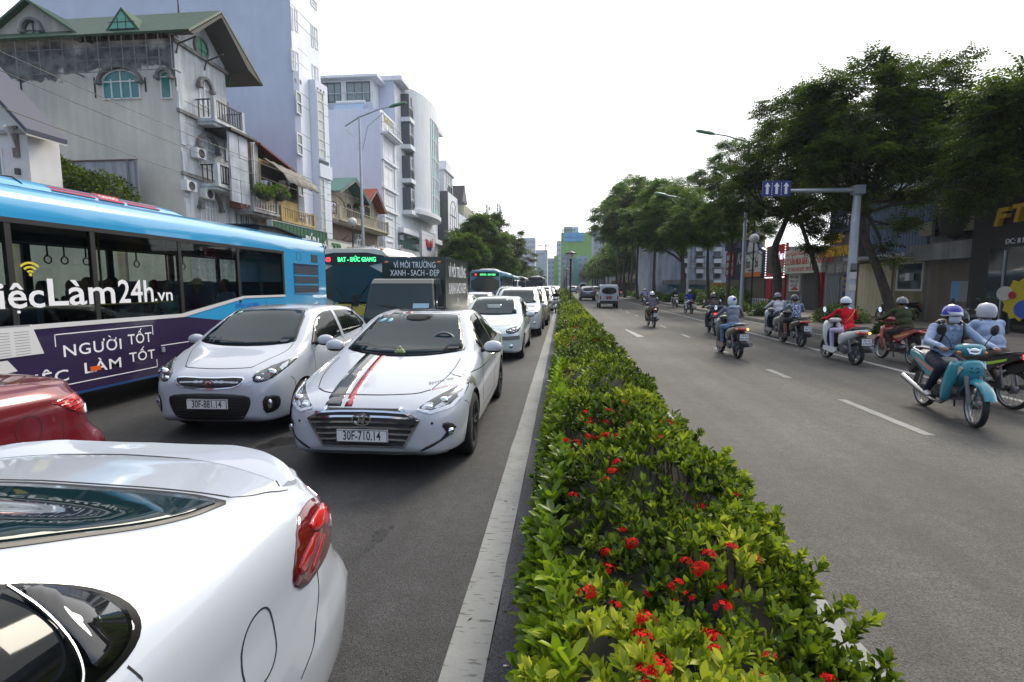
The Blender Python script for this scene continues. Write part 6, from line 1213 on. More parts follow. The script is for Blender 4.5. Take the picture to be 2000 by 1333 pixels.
# ============== second bus, seen head-on
def front_bus(label,W_,y,xr,H_,body_m,band,led1,led2,bandtxt=None,roofm=None,dark=False,length=11):
 t=thing('bus',label,'bus',(xr-W_/2,y,0));w=W_/2;Fb=Fr((0,0,0),(1,0,0),(0,-1,0))
 b=MB();pf=[(w,.35),(w,H_-.32),(w-.03,H_-.16),(w-.14,H_-.05),(w-.4,H_),(0,H_+.02)];pf=pf+[(-x,z)for x,z in pf[-2::-1]];vs=[]
 for yy,s_ in((0.05,.97),(.12,1),(length,1)):
  for x,z in pf:vs.append((x*s_,yy,z if s_==1 else z-.02))
 n=len(pf);b.add(vs,[(i*n+k,i*n+k+1,(i+1)*n+k+1,(i+1)*n+k)for i in range(2)for k in range(n-1)]+[tuple(range(n))[::-1],tuple(range(2*n,3*n))],0,True);b.build('body',body_m,t,ang=35)
 MB().fprism(Fb,smooth_poly([(-w+.06,1.22),(w-.06,1.22),(w-.05,H_-.55),(-w+.05,H_-.55)],1),-.06,.01).build('windscreen',mBusGl2,t)
 dp=MB().fprism(Fb,smooth_poly([(-w+.06,H_-.56),(w-.06,H_-.56),(w-.10,H_-.14),(-w+.10,H_-.14)],1),-.06,.015).build('destination_panel',mBlack,t)
 if led1:text_on(Fb,led1,-w*.62,H_-.37,.20 if H_<3.1 else.22,mLedR,dp,.017,.002,sx=.85,bold=.004);text_on(Fb,led2,w*.18,H_-.37,.20,mLedG,dp,.017,.002,sx=.78,bold=.004)
 MB().fbox(Fb,-w+.02,w-.02,.78,1.16,-.05,.015).build('front_band',band,t)
 if bandtxt:text_on(Fb,bandtxt,-w*.30,.97,.30,mat('ink_navy',(.03,.03,.12),.5),t,.017,.002,sx=.85,bold=.006)
 for s in(-1,1):
  MB().tube([(s*.15,-.03,1.22),(s*.55,-.04,1.75)],.018,6).build('wiper',mBlack,t)
  MB().tube([(s*(w-.05),0,H_-.25),(s*(w+.15),-.25,H_-.3),(s*(w+.16),-.28,H_-.55)],.02,6).build('mirror_arm',mBlack,t);MB().ball((s*(w+.16),-.28,H_-.75),(.10,.05,.2),10,8).build('mirror',mBlack,t)
  MB().ball((s*(w-.3),-.01,.6),(.16,.05,.1),12,6).build('headlight',mReflector,t);MB().ball((s*(w-.2),.1,H_-.03),(.05,.04,.04),8,5).build('marker_lamp',mAmber,t)
 for k in range(5):
  y0_=.5+k*(length-.8)/5;MB().box(w-.01,w+.012,y0_,y0_+(length-.8)/5-.12,1.30,H_-.45).build('side_window',mPriv,t)
 b=MB();
 for i,(yy,hh)in enumerate(((.9,.0),(1.4,.12),(1.8,.15),(3.6,.15),(4.2,.05))):
  pass
 pp_=[(.75,0),(.70,.12),(.5,.18),(-.5,.18),(-.70,.12),(-.75,0)];vs=[]
 for yy,s_ in((1.2,.5),(1.6,1),(4.6,1),(5.0,.6)):
  for x,z in pp_:vs.append((x,yy,H_+.0+z*s_))
 b.add(vs,[(6*i+k,6*i+k+1,6*i+k+7,6*i+k+6)for i in range(3)for k in range(5)]+[(0,5,4,3,2,1)]);pd=b.build('roof_unit',roofm or mBusW,t,ang=30)
 for s in(-1,1):
  for k in range(6):MB().cbox((s*.5-.15+.055*k,1.33+.02*k,H_+.10),(.018,.02,.14),Matrix.Rotation(R(35),3,'Y')).build('roof_slot',mSeam,pd)
 MB().box(-.5,.5,.05,.6,.9,1.3).build('dashboard',mSeam,t);bw=wheel_mesh(.46,.26,8,'s');put_wheels(t,bw,(2.6,length-3),w-.15,.46);MB().box(-w+.1,w-.1,.1,length-.1,.33,.36).build('floor',mSeam,t)
 return t
mBusGl2=mat('bus_windscreen',(.022,.032,.034),.04,spec=.6);mLedR=mat('led_red',(1,.05,.06),.5,emis=2.2);mLedG=mat('led_green',(.08,1,.3),.5,emis=1.6)
mCreamBus=paint('bus_cream',(.62,.60,.52));mYelBand=paint('bus_yellow',(.62,.42,.02))
t=front_bus('cream and yellow city bus with green and red lit destination display behind the blue bus',2.45,16.4,-5.70,2.98,mCreamBus,mYelBand,'03','BAT - ĐỨC GIANG','BẮC HÀ')
mBusTeal=paint('bus_teal',(.05,.25,.42))
front_bus('blue city bus with lit destination board in the distance behind the white van',2.4,41,-4.98,3.0,mBusTeal,mBlack,'34','ĐÔNG - GIA LÂM')
front_bus('teal bus behind the distant blue one',2.4,58,-5.6,3.0,paint('bus_green',(.10,.24,.24)),mBlack,None,None);front_bus('pale grey bus further back in the queue',2.4,73,-5.2,2.95,paint('bus_grey',(.28,.28,.26)),mBlack,None,None);front_bus('dark grey bus far down the middle lane',2.4,80,-2.95,3.1,paint('bus_dark',(.12,.11,.10)),mBlack,None,None)
# ============== dark green box truck
mTrk=paint('truck_dark_green',(.009,.022,.021));mTrkS=mat('truck_box_side',(.05,.065,.055),.35,metal=.3,nv=.35,ns=5,streak=.3)
t=thing('truck','dark green box truck lettered VÌ MÔI TRƯỜNG behind the white cars','truck',(-3.78,11.55,0));Fb=Fr((0,0,0),(1,0,0),(0,-1,0));w=.84
b=MB();sec=[(.0,.50,.82),(.02,1.0,.84),(.10,1.25,.84),(.34,1.84,.76),(.45,1.93,.70),(1.15,1.95,.70),(1.2,1.9,.76)]
pts=[(0,.45),(0,1.02),(.10,1.22),(.33,1.82),(.45,1.93),(1.2,1.95),(1.2,.45)]
vs=[]
for s in(-1,1):
 for y,z in pts:vs.append((s*(w if z<1.25 else w-(z-1.25)*.14),y,z))
n=len(pts);b.add(vs,[(i,(i+1)%n,n+(i+1)%n,n+i)for i in range(n)]+[tuple(range(n))[::-1],tuple(range(n,2*n))]);bo=b.build('cab',mTrk,t);md=bo.modifiers.new('b','BEVEL');md.width=.04;md.segments=3
q0,q1=Vector((0,.105,1.20)),Vector((0,.345,1.82));vv=(q1-q0).normalized();Fw=Fr(q0,(1,0,0),Vector((0,-vv.z,vv.y)),vv);hgt=(q1-q0).length
MB().fprism(Fw,smooth_poly([(-w+.10,.0),(w-.10,.0),(w-.16,hgt-.06),(-w+.16,hgt-.06)],2),-.02,.008).build('windscreen',mPriv,t)
for s in(-1,1):
 MB().prism([(s*(w+.002),.25,1.24),(s*(w+.002),.95,1.22),(s*(w-.07),.95,1.80),(s*(w-.07),.46,1.80)],(s*.012,0,0)).build('side_window',mPriv,t)
 MB().tube([(s*w,.15,1.3),(s*(w+.16),.05,1.35),(s*(w+.18),.03,1.25)],.012,6).build('mirror_arm',mBlack,t);MB().cbox((s*(w+.18),.0,1.42),(.15,.05,.27)).build('mirror',mBlack,t);MB().cbox((s*(w-.12),-.005,.72),(.2,.03,.14)).build('headlight',mReflector,t)
 MB().tube([(s*.1+.05,.09,1.22),(s*.1-.45,.14,1.33)],.012,5).build('wiper',mBlack,t)
text_on(Fb,'THACO',-.25,1.03,.10,mDecal,t,.03,.003)
MB().fbox(Fw,.32,.70,.02,.16,.010,.014).build('permit',mat('permit_blue',(.35,.52,.62),.6),t)
bx=MB().box(-w+.04,w-.02,1.25,4.35,.75,2.47).build('cargo_box',mTrk,t);MB().box(w-.02,w+.0,1.26,4.34,.76,2.46).build('box_side',mTrkS,bx)
for z in(.74,2.44):MB().box(-w+.02,w+.03,1.22,4.38,z,z+.05).build('box_rail',mTrk,bx)
F2=Fr((.05,1.25,0),(1,0,0),(0,-1,0));text_on(F2,'VÌ MÔI TRƯỜNG',0,2.28,.215,mDecal,bx,.005,.002,sx=.68,bold=.0015);text_on(F2,'XANH - SẠCH - ĐẸP',0,2.08,.215,mDecal,bx,.005,.002,sx=.66,bold=.0015)
F3=Fr((w,2.8,0),(0,1,0),(1,0,0));text_on(F3,'VÌ MÔI TRƯỜNG',0,2.12,.42,mDecal,bx,.005,.002,sx=.75,bold=.002);text_on(F3,'XANH-SẠCH-ĐẸP',0,1.67,.42,mDecal,bx,.005,.002,sx=.72,bold=.002);text_on(F3,'381',0,1.35,.2,mDecal,bx,.005,.002)
for s in(-1,1):MB().ball((s*.68,1.24,2.36),(.06,.02,.03),8,5).build('marker_lamp',mAmber,bx)
wt=wheel_mesh(.36,.2,6,'s');put_wheels(t,wt,(.6,3.3),w-.12,.36);MB().box(-.4,.4,.3,4.2,.5,.74).build('chassis',mSeam,t)
# ============== buildings on the left
XF=-18.0
class Wall:
 """A wall plane. kind 'x': faces the road (+X) at X=c; 'y': faces the camera (-Y) at Y=c."""
 def __init__(s,kind,c,road=1):
  s.k=kind;s.c=c
  s.F=Fr((c,0,0),(0,road,0),(road,0,0))if kind=='x' else Fr((0,c,0),(1,0,0),(0,-1,0));s.s=road if kind=='x' else 1
 def uv(s,px,py):
  p=PX(px,py,s.c)if s.k=='x' else PY(px,py,s.c);return((p.y*s.s)if s.k=='x' else p.x),p.z
 def rect(s,x0,y0,x1,y1):
  a=s.uv(x0,(y0+y1)/2)[0];b=s.uv(x1,(y0+y1)/2)[0];return min(a,b),max(a,b),s.uv((x0+x1)/2,y1)[1],s.uv((x0+x1)/2,y0)[1]
mGlTeal=mat('pane_teal',(.03,.20,.19),.08,spec=.7);mGlGreen=mat('pane_green',(.10,.36,.24),.1,spec=.7);mGlSky=mat('pane_pale',(.16,.22,.24),.08,spec=.8);mCurt=mat('pane_curtained',(.52,.53,.48),.3,nv=.15,ns=3);mGlMid=mat('pane_grey',(.07,.10,.12),.08,spec=.6);mGlCW=mat('curtain_wall_glass',(.24,.36,.38),.12,spec=.7)
mFrameW=mat('window_frame_white',(.62,.64,.66),.5);mFrameD=mat('window_frame_dark',(.05,.05,.055),.5)
def arch(u0,u1,v0,v1,n=12,k=1.0):
 c=(u0+u1)/2;r=(u1-u0)/2;vs_=v1-r*k;return[(u0,v0),(u1,v0)]+[(c+r*math.cos(a),vs_+r*k*math.sin(a))for a in[PI*i/n for i in range(n+1)]]
def window(par,F,u0,u1,v0,v1,nx=2,nz=1,fm=None,gm=None,fw=.05,d=.03,arched=0,sill=False,label=None,bars=None,name='window'):
 """frame with panes: frame mesh, one pane child per light."""
 fm=fm or mFrameW;gm=gm or mGlass;b=MB()
 if arched:
  k=arched;P_=arch(u0,u1,v0,v1,12,k);Q_=arch(u0+fw,u1-fw,v0+fw,v1-fw,12,k);n=len(P_)
  vs_=[F.p(u,v,d)for u,v in P_]+[F.p(u,v,d)for u,v in Q_]+[F.p(u,v,-.02)for u,v in P_]+[F.p(u,v,-.02)for u,v in Q_]
  b.add(vs_,[(i,(i+1)%n,n+(i+1)%n,n+i)for i in range(n)]+[(i,2*n+i,2*n+(i+1)%n,(i+1)%n)for i in range(n)]+[(n+i,n+(i+1)%n,3*n+(i+1)%n,3*n+i)for i in range(n)])
  for i in range(1,nx):u=u0+(u1-u0)*i/nx;b.fbox(F,u-fw/2,u+fw/2,v0+.01,v1-.05 if i*2==nx else v1-(u1-u0)*.22,0,d)
  vm=v1-(u1-u0)/2*k;b.fbox(F,u0+.01,u1-.01,vm-fw/2,vm+fw/2,0,d+.003);w=b.build(name,fm,par);MB().fprism(F,Q_,-.015,.004).build('pane',gm,w)
 else:
  for q in((u0,u1,v0,v0+fw),(u0,u1,v1-fw,v1),(u0,u0+fw,v0+fw,v1-fw),(u1-fw,u1,v0+fw,v1-fw)):b.fbox(F,*q,-.02,d)
  for i in range(1,nx):u=u0+(u1-u0)*i/nx;b.fbox(F,u-fw/2,u+fw/2,v0+fw,v1-fw,0,d-.003)
  for i in range(1,nz):v=v0+(v1-v0)*i/nz;b.fbox(F,u0+fw,u1-fw,v-fw/2,v+fw/2,0,d-.006)
  w=b.build(name,fm,par);MB().fbox(F,u0+fw*.5,u1-fw*.5,v0+fw*.5,v1-fw*.5,-.015,.004).build('pane',gm,w)
 if bars:
  g=MB();k=max(2,int((u1-u0)/bars))
  for i in range(k):u=u0+(u1-u0)*(i+.5)/k;g.fbox(F,u-.012,u+.012,v0,v1 if not arched else v1-(u1-u0)*.3,d+.01,d+.03)
  g.build('grille',mFrameW,w)
 if sill:MB().fbox(F,u0-.08,u1+.08,v0-.08,v0,-.01,.10).build('sill',fm,w)
 if label:w['label']=label
 return w
def hood(par,F,u0,u1,vspring,r=None,k=1.0,m=None,t=.12,d=.16,n=12):
 c=(u0+u1)/2;r=r or(u1-u0)/2;b=MB();P0=[(c+(r)*math.cos(a),vspring+r*k*math.sin(a))for a in[PI*i/n for i in range(n+1)]];P1=[(c+(r+t)*math.cos(a),vspring+(r+t)*k*math.sin(a))for a in[PI*i/n for i in range(n+1)]]
 for i in range(n):b.fprism(F,[P0[i],P0[i+1],P1[i+1],P1[i]][::-1],-.01,d)
 for s in(-1,1):b.fbox(F,c+s*(r+t/2)-t*.9,c+s*(r+t/2)+t*.9,vspring-.12,vspring+.02,-.01,d+.05)
 return b.build('arch_hood',m,par)
def acunit(par,F,u,v,s=.8):
 o=MB().fbox(F,u-.42*s,u+.42*s,v-.3*s,v+.3*s,.05,.38).build('air_conditioner',mFrameW,par);b=MB();b.lathe([(0,.002),(.22*s,.002),(.25*s,.015),(.27*s,.0)],F.p(u,v,.382),tuple(F.n),16);b.build('fan_grille',mFrameD,o);return o
def balcony(par,F,u0,u1,v,depth,hgt,slabm,railm,posts=True,n=8,style='v',soffit=True):
 s=MB();s.fbox(F,u0-.05,u1+.05,v-.14,v,0,depth+.05);s.fbox(F,u0,u1,v-.28,v-.14,0,depth-.12);sl_=s.build('balcony_slab',slabm,par)
 if posts:
  p=MB()
  for u in(u0+.08,u1-.08):p.fbox(F,u-.10,u+.10,v,v+hgt+.06,depth-.2,depth)
  p.build('balcony_post',slabm,sl_)
 rb=MB();
 for(a,b_,c,dd)in((u0+.05,u1-.05,depth-.10,depth-.05),):rb.fbox(F,a,b_,v+hgt-.05,v+hgt,c-.01,dd+.01);rb.fbox(F,a,b_,v+.08,v+.12,c,dd)
 rb.fbox(F,u0+.02,u0+.07,v+hgt-.05,v+hgt,0,depth-.1);rb.fbox(F,u1-.07,u1-.02,v+hgt-.05,v+hgt,0,depth-.1);rl=rb.build('handrail',railm,sl_)
 bm_=MB().fbox(Fr((0,0,0),F.u,F.n),-.022,.022,.1,hgt-.04,-.02,.02).mesh('baluster',railm)
 for i in range(n):
  u=u0+.18+(u1-u0-.36)*(i+.5)/n;mobj('baluster',bm_,sl_,F.p(u,v,depth-.075))
 for i in range(3):
  for u in(u0+.045,u1-.045):mobj('baluster',bm_,sl_,F.p(u,v,depth*(i+.6)/4))
 if style=='x':
  g=MB()
  for vv in(.35,.65):g.fbox(F,u0+.2,u1-.2,v+hgt*vv-.02,v+hgt*vv+.02,depth-.09,depth-.06)
  g.build('rail_bar',railm,sl_)
 return sl_
 # ---- B: weathered four-storey house with green roof
mBwall=mat('render_weathered',(.60,.585,.52),.9,nv=.25,ns=.45,streak=.08,bump=.25,bs=6,dark=(.49,.48,.44))
t_=mBwall.node_tree;l_=t_.links.new;b_s=t_.nodes['Principled BSDF'];src=b_s.inputs['Base Color'].links[0].from_socket
co=t_.nodes.new('ShaderNodeTexCoord');sx=t_.nodes.new('ShaderNodeSeparateXYZ');l_(co.outputs['Object'],sx.inputs[0]);nz_=t_.nodes.new('ShaderNodeTexNoise');nz_.inputs['Scale'].default_value=.9;nz_.inputs['Detail'].default_value=8;l_(co.outputs['Object'],nz_.inputs['Vector'])
ad=t_.nodes.new('ShaderNodeMath');ad.operation='MULTIPLY_ADD';ad.inputs[1].default_value=2.2;l_(nz_.outputs['Fac'],ad.inputs[0]);l_(sx.outputs['Z'],ad.inputs[2])
r1=t_.nodes.new('ShaderNodeMapRange');r1 .inputs['From Min'].default_value=12.75;r1 .inputs['From Max'].default_value=12.85;l_(ad.outputs[0],r1 .inputs['Value'])
r2=t_.nodes.new('ShaderNodeMapRange');r2 .inputs['From Min'].default_value=13.95;r2 .inputs['From Max'].default_value=14.4;r2 .inputs['To Min'].default_value=1;r2 .inputs['To Max'].default_value=0;l_(ad.outputs[0],r2 .inputs['Value'])
mm=t_.nodes.new('ShaderNodeMath');mm.operation='MULTIPLY';l_(r1 .outputs[0],mm.inputs[0]);l_(r2 .outputs[0],mm.inputs[1])
n2_=t_.nodes.new('ShaderNodeTexNoise');n2_.inputs['Scale'].default_value=2.5;n2_.inputs['Detail'].default_value=6;rr=t_.nodes.new('ShaderNodeValToRGB');rr.color_ramp.elements[0].position=.35;rr.color_ramp.elements[0].color=(.075,.078,.08,1);rr.color_ramp.elements[1].position=.65;rr.color_ramp.elements[1].color=(.20,.205,.205,1);l_(co.outputs['Object'],n2_.inputs['Vector']);l_(n2_.outputs['Fac'],rr.inputs[0])
mx=t_.nodes.new('ShaderNodeMix');mx.data_type='RGBA';l_(mm.outputs[0],mx.inputs[0]);l_(src,mx.inputs[6]);l_(rr.outputs[0],mx.inputs[7]);l_(mx.outputs[2],b_s.inputs['Base Color'])
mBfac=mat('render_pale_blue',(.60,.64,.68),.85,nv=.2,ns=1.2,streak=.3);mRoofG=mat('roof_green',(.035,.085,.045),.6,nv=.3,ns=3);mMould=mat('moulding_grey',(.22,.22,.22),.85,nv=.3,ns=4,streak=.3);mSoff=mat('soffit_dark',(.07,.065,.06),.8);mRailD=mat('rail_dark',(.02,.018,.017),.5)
YB=23.35;SW=Wall('y',YB);FW=Wall('x',XF)
yB1=FW.uv(444,240)[0];zB=13.35
hb_=thing('building','weathered beige four-storey house with green gabled roof and arched windows','building',(XF,YB,0))
def rel(o_,par):return o_
def inv(par,o):o.matrix_parent_inverse=par.matrix_world.inverted();return o
def place(par):
 par.location=(0,0,0)
hb_.location=(0,0,0)
MB().box(XF-13,XF-.01,YB+.01,yB1,0,zB).build('wall',mBwall,hb_)
MB().fbox(FW.F,YB+.005,yB1+.0,0,zB,-.01,.02).build('front_wall',mBfac,hb_)
gx=SW.uv(62,10)[0];gz0=zB-.1;gz1=SW.uv(62,8)[1];gw=2.9
MB().fprism(SW.F,[(gx-gw,gz0),(gx+gw-.3,gz0),(gx,gz1)],-.02,.06).build('gable_wall',mBfac2 if 0 else mat('render_cream',(.46,.45,.39),.9,nv=.15,ns=1,streak=.2),hb_)
ym=(YB+yB1)/2;rz_=15.05;ez=13.45
def slab3(name,pts,th,m,par):
 P_=[V3(p)for p in pts];nn=(P_[1]-P_[0]).cross(P_[2]-P_[0]).normalized();return MB().prism(P_,nn*th,).build(name,m,par)
xr=XF+1.25
slab3('roof',[(XF-13,YB-.55,ez-.35),(xr,YB-.55,ez-.35),(xr,ym,rz_),(XF-13,ym,rz_)],.10,mRoofG,hb_)
slab3('roof',[(XF-13,ym,rz_),(xr,ym,rz_),(xr,yB1+1.5,12.85),(XF-13,yB1+1.5,12.85)],.10,mRoofG,hb_)
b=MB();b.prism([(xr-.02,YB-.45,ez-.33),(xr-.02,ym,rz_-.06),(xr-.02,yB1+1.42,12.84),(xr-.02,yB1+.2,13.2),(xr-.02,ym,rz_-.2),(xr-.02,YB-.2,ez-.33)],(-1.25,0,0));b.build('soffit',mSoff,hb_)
slab3('roof',[(gx-gw-.2,YB-.35,gz0-.15),(gx-gw-.2,YB+3,gz0-.15),(gx,YB+3,gz1+.12),(gx,YB-.35,gz1+.12)],.10,mRoofG,hb_);slab3('roof',[(gx,YB-.35,gz1+.12),(gx,YB+3,gz1+.12),(gx+gw+.1,YB+3,gz0-.15),(gx+gw+.1,YB-.35,gz0-.15)],.10,mRoofG,hb_)
MB().fprism(FW.F,[(YB+.2,zB),(yB1-.05,zB),(ym,rz_-.15)],-.2,.02).build('front_gable',mBfac,hb_)
dx=SW.uv(250,45)[0]
b=MB();z0_=13.35;b.prism([(dx-.85,YB-.35,z0_+.05),(dx+.85,YB-.35,z0_+.05),(dx,YB-.35,z0_+1.05)],(0,1.2,0));do_=b.build('dormer',mRoofG,hb_)
Fd=Fr((dx,YB-.36,z0_+.08),(1,0,0),(0,-1,0));MB().fprism(Fd,[(-.66,0),(.66,0),(0,.78)],0,.012).build('pane',mGlGreen,do_);b=MB()
for q in((-.66,.66,0,.03),(-.66,.66,.30,.33),(-.22,-.19,0,.5),(.19,.22,0,.5)):b.fbox(Fd,*q,.01,.03)
b.build('glazing_bar',mFrameD,do_)
MB().fbox(SW.F,SW.uv(160,70)[0],SW.uv(340,70)[0],SW.uv(250,79)[1],SW.uv(250,66)[1],0,.05).build('lattice',mat('lattice_brown',(.07,.028,.02),.9,nv=.6,ns=14),hb_)  # brick lattice as a solid band, recess shadow put into its brown
for i in range(12):u=SW.uv(168+i*15,72)[0];MB().fbox(SW.F,u-.03,u+.03,SW.uv(250,79)[1],SW.uv(250,67)[1],.05,.09).build('lattice_post',mMould,hb_)
q=SW.rect(200,137,274,195);window(hb_,SW.F,*q,4,1,None,mGlTeal,.06,.05,.55);hood(hb_,SW.F,q[0],q[1],q[3]-(q[1]-q[0])/2*.55,None,.62,mMould,.14,.2)
q=SW.rect(314,139,335,194);window(hb_,SW.F,*q,1,1,None,mGlTeal,.05,.05,1.0);hood(hb_,SW.F,q[0],q[1],q[3]-(q[1]-q[0])/2,None,1,mMould,.12,.2)
q=SW.rect(52,43,84,77);window(hb_,SW.F,*q,2,1,mFrameD,mGlTeal,.05,.10,1.0);hood(hb_,SW.F,q[0],q[1],q[3]-(q[1]-q[0])/2,None,1,mMould,.12,.26)
sc=MB();zlo,zhi=SW.uv(200,150)[1],SW.uv(200,80)[1];x_a,x_b=XF-7.5,SW.uv(350,100)[0];n_=13
for i in range(n_+1):u=x_a+(x_b-x_a)*i/n_;sc.fbox(SW.F,u-.013,u+.013,zlo,zhi,.50,.53)
for j in range(4):v=zlo+(zhi-zlo)*j/3;sc.fbox(SW.F,x_a,x_b,v-.013,v+.013,.49,.52)
for u in(SW.uv(160,100)[0],x_b):sc.fbox(SW.F,u-.03,u+.03,zlo,zlo+.05,0,.55);sc.fbox(SW.F,u-.03,u+.03,zhi-.05,zhi,0,.55)
sc.build('sign_scaffold',mMould,hb_)
for px,y0_,y1_ in((42,152,228),(186,152,192),(285,152,180),(345,152,170)):u=SW.uv(px,170)[0];MB().fbox(SW.F,u-.02,u+.02,SW.uv(px,y1_)[1],SW.uv(px,y0_)[1],0,.05).build('downpipe',mRailD,hb_)
for(pxa,pya)in((352,130),):pass
for zc in(FW.uv(400,118)[1],FW.uv(400,240)[1]+.0,FW.uv(400,352)[1]):MB().fbox(FW.F,YB-.08,yB1+.1,zc-.08,zc+.08,.0,.16).build('cornice',mMould,hb_)
for u in(YB+.18,yB1-.22):
 for a_,b2 in((6.0,8.1),(8.4,10.8),(3.0,5.8)):MB().fbox(FW.F,u-.16,u+.16,a_,b2,.02,.08).build('pilaster',mBfac,hb_)
uc=(FW.uv(408,95)[0]);MB().lathe([(.40,0),(.52,.0),(.52,.12),(.40,.12)],FW.F.p(ym,FW.uv(392,95)[1],.02),(1,0,0),24).build('oval_surround',mMould,hb_);MB().lathe([(0,.05),(.42,.05)],FW.F.p(ym,FW.uv(392,95)[1],.02),(1,0,0),24).build('oval_window',mGlGreen,hb_)
b=MB();zc=FW.uv(392,95)[1];b.fbox(FW.F,ym-.02,ym+.02,zc-.4,zc+.4,.05,.09);b.fbox(FW.F,ym-.4,ym+.4,zc-.15,zc-.11,.05,.09);b.build('glazing_bar',mFrameD,hb_)
for(x0,y0_,x1,y1_,bars,gm)in((388,158,408,208,None,mGlGreen),(386,268,419,330,.22,mGlGreen),(390,380,426,440,.22,mGlGreen)):
 q=FW.rect(x0,y0_,x1,y1_);window(hb_,FW.F,*q,2,1,None,gm,.07,.05,1.0,bars=bars);hood(hb_,FW.F,q[0],q[1],q[3]-(q[1]-q[0])/2,None,1,mMould,.14,.22)
for(pyr,pys)in((205,243),(325,362)):
 v0_=FW.uv(414,pys)[1];balcony(hb_,FW.F,FW.uv(383,240)[0],FW.uv(443,240)[0],v0_-.1,1.0,.95,mBfac,mRailD,True,10)
acunit(hb_,FW.F,FW.uv(380,300)[0],FW.uv(380,301)[1],.8)
for k in range(3):
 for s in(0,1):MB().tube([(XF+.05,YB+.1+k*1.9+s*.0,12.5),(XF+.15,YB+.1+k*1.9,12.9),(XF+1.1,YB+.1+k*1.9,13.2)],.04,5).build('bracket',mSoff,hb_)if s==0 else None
MB().tube([(XF-1,ym,rz_),(XF-1,ym,rz_+1.3)],[.05,.015],6).build('lightning_rod',mRailD,hb_)
for k in range(5):
 zj=8.5+k*.5;MB().fbox(FW.F,YB+.4,yB1-.4,zj-.012,zj+.012,.02,.026).build('wall_groove',mMould,hb_)
 # ---- D: tall blue-white tower
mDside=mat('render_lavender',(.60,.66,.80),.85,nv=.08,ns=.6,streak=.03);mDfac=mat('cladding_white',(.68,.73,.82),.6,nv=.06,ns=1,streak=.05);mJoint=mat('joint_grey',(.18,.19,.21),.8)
YD=FW.uv(575,220)[0];YD2=FW.uv(628,220)[0];td=thing('building','tall pale blue tower with blank side wall and narrow windows behind the green-roofed house','building')
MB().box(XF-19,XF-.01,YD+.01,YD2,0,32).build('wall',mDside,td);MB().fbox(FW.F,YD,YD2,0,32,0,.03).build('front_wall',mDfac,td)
ua=FW.uv(598,250)[0];ub=FW.uv(620,250)[0];zbay=FW.uv(600,160)[1]
b=MB();b.prism([(XF+.03,YD+.05,0),(XF+.35,YD+.35,0),(XF+.35,ua,0),(XF+.03,ua,0)],(0,0,1));
MB().prism([(XF+.03,YD+.02,3),(XF+.30,YD+.25,3),(XF+.30,ua-.02,3),(XF+.03,ua-.02,3)],(0,0,zbay-3)).build('front_bay',mDfac,td)
MB().prism([(XF+.03,ua,5.2),(XF+.75,ua+.10,5.2),(XF+.95,ub-.2,5.2),(XF+.55,YD2-.3,5.2),(XF+.03,YD2,5.2)],(0,0,zbay-5.2-.0)).build('front_bay',mDfac,td)
FB1=Fr((XF+.30,0,0),(0,1,0),(1,0,0));FB2=Fr((XF+.75,ua+.10,0),(.2,ub-.3-ua,0));FB2=Fr((XF+.75,ua+.10,0),Vector((.2,ub-.3-ua,0)),Vector((ub-.3-ua,-.2,0)).normalized());Lb=Vector((.2,ub-.3-ua,0)).length
W1=Wall('x',XF+.30)
for(x0,y0_,x1,y1_)in((578,181,588,223),(579,262,590,303),(581,343,591,383),(583,424,592,440)):
 q=W1 .rect(x0,y0_,x1,y1_);window(td,FB1,*q,1,1,mFrameW,mGlSky,.08,.06,sill=False);MB().fbox(FB1,q[0]+.06,q[1]-.06,q[3]-.75,q[3]-.67,.03,.08).build('transom',mFrameW,td)
for(x0,y0_,x1,y1_)in((567,15,571,58),(575,20,580,62),(568,98,573,138),(576,103,582,145)):
 q=FW.rect(x0,y0_,x1,y1_);window(td,FW.F,*q,1,2,mFrameW,mGlSky,.05,.07)
for(x0,y0_,x1,y1_)in((607,50,611,92),(614,56,619,96),(609,128,614,168),(616,132,621,172),(606,0,617,15)):
 q=FW.rect(x0,y0_,x1,y1_);window(td,FW.F,*q,1,2,mFrameW,mGlass,.05,.07)
z0_,z1_=FW.uv(605,318)[1],FW.uv(605,182)[1];nb=7
wct=window(td,FB2,.05,Lb*.62,z0_+.3,z1_,1,nb,mFrameW,mCurt,.07,.05,name='bay_window')
window(td,FB2,.05,Lb*.40,2.5,FW.uv(605,348)[1],1,6,mFrameW,mCurt,.07,.05,name='bay_window')
for k in range(4):MB().fbox(FB2,.02,Lb*.85,z0_-.05+.07*k,z0_-.03+.07*k,.02,.10).build('bay_rail',mJoint,td)
MB().fbox(FB2,-.05,Lb+.0,FW.uv(605,348)[1]+.05,z0_-.12,.0,.16).build('bay_apron',mDfac,td)
for zz in(5.6,8.4,9.2,11.1,12.0,13.9,14.7,16.6,17.5):MB().fbox(FB1,YD+.25,ua-.03,zz-.015,zz+.015,.0,.006).build('cladding_joint',mJoint,td);MB().fbox(FB2,Lb*.64,Lb,zz-.015,zz+.015,.0,.006).build('cladding_joint',mJoint,td)
for zz in(19.4,20.2,22,22.9,24.6):MB().fbox(FW.F,YD+.02,YD2-.02,zz-.015,zz+.015,.03,.036).build('cladding_joint',mJoint,td)
for k,px in enumerate((577,587)):u,v=W1 .uv(px,158 if k==0 else 161);MB().fbox(FB1,u-.13,u+.13,v-.13,v+.13,-.0,.012).build('vent_hole',mMould,td)
for k in range(3):MB().fbox(FB2,.15+.35*k,.32+.35*k,zbay-.75,zbay-.45,0,.012).build('vent_hole',mMould,td)
WD=Wall('y',YD)
for(x0,y0_,x1,y1_)in((425,33,441,61),(437,140,447,160),(440,198,449,226)):
 window(td,WD.F,*WD.rect(x0,y0_,x1,y1_),2,1,mFrameW,mGlass,.06,.05)
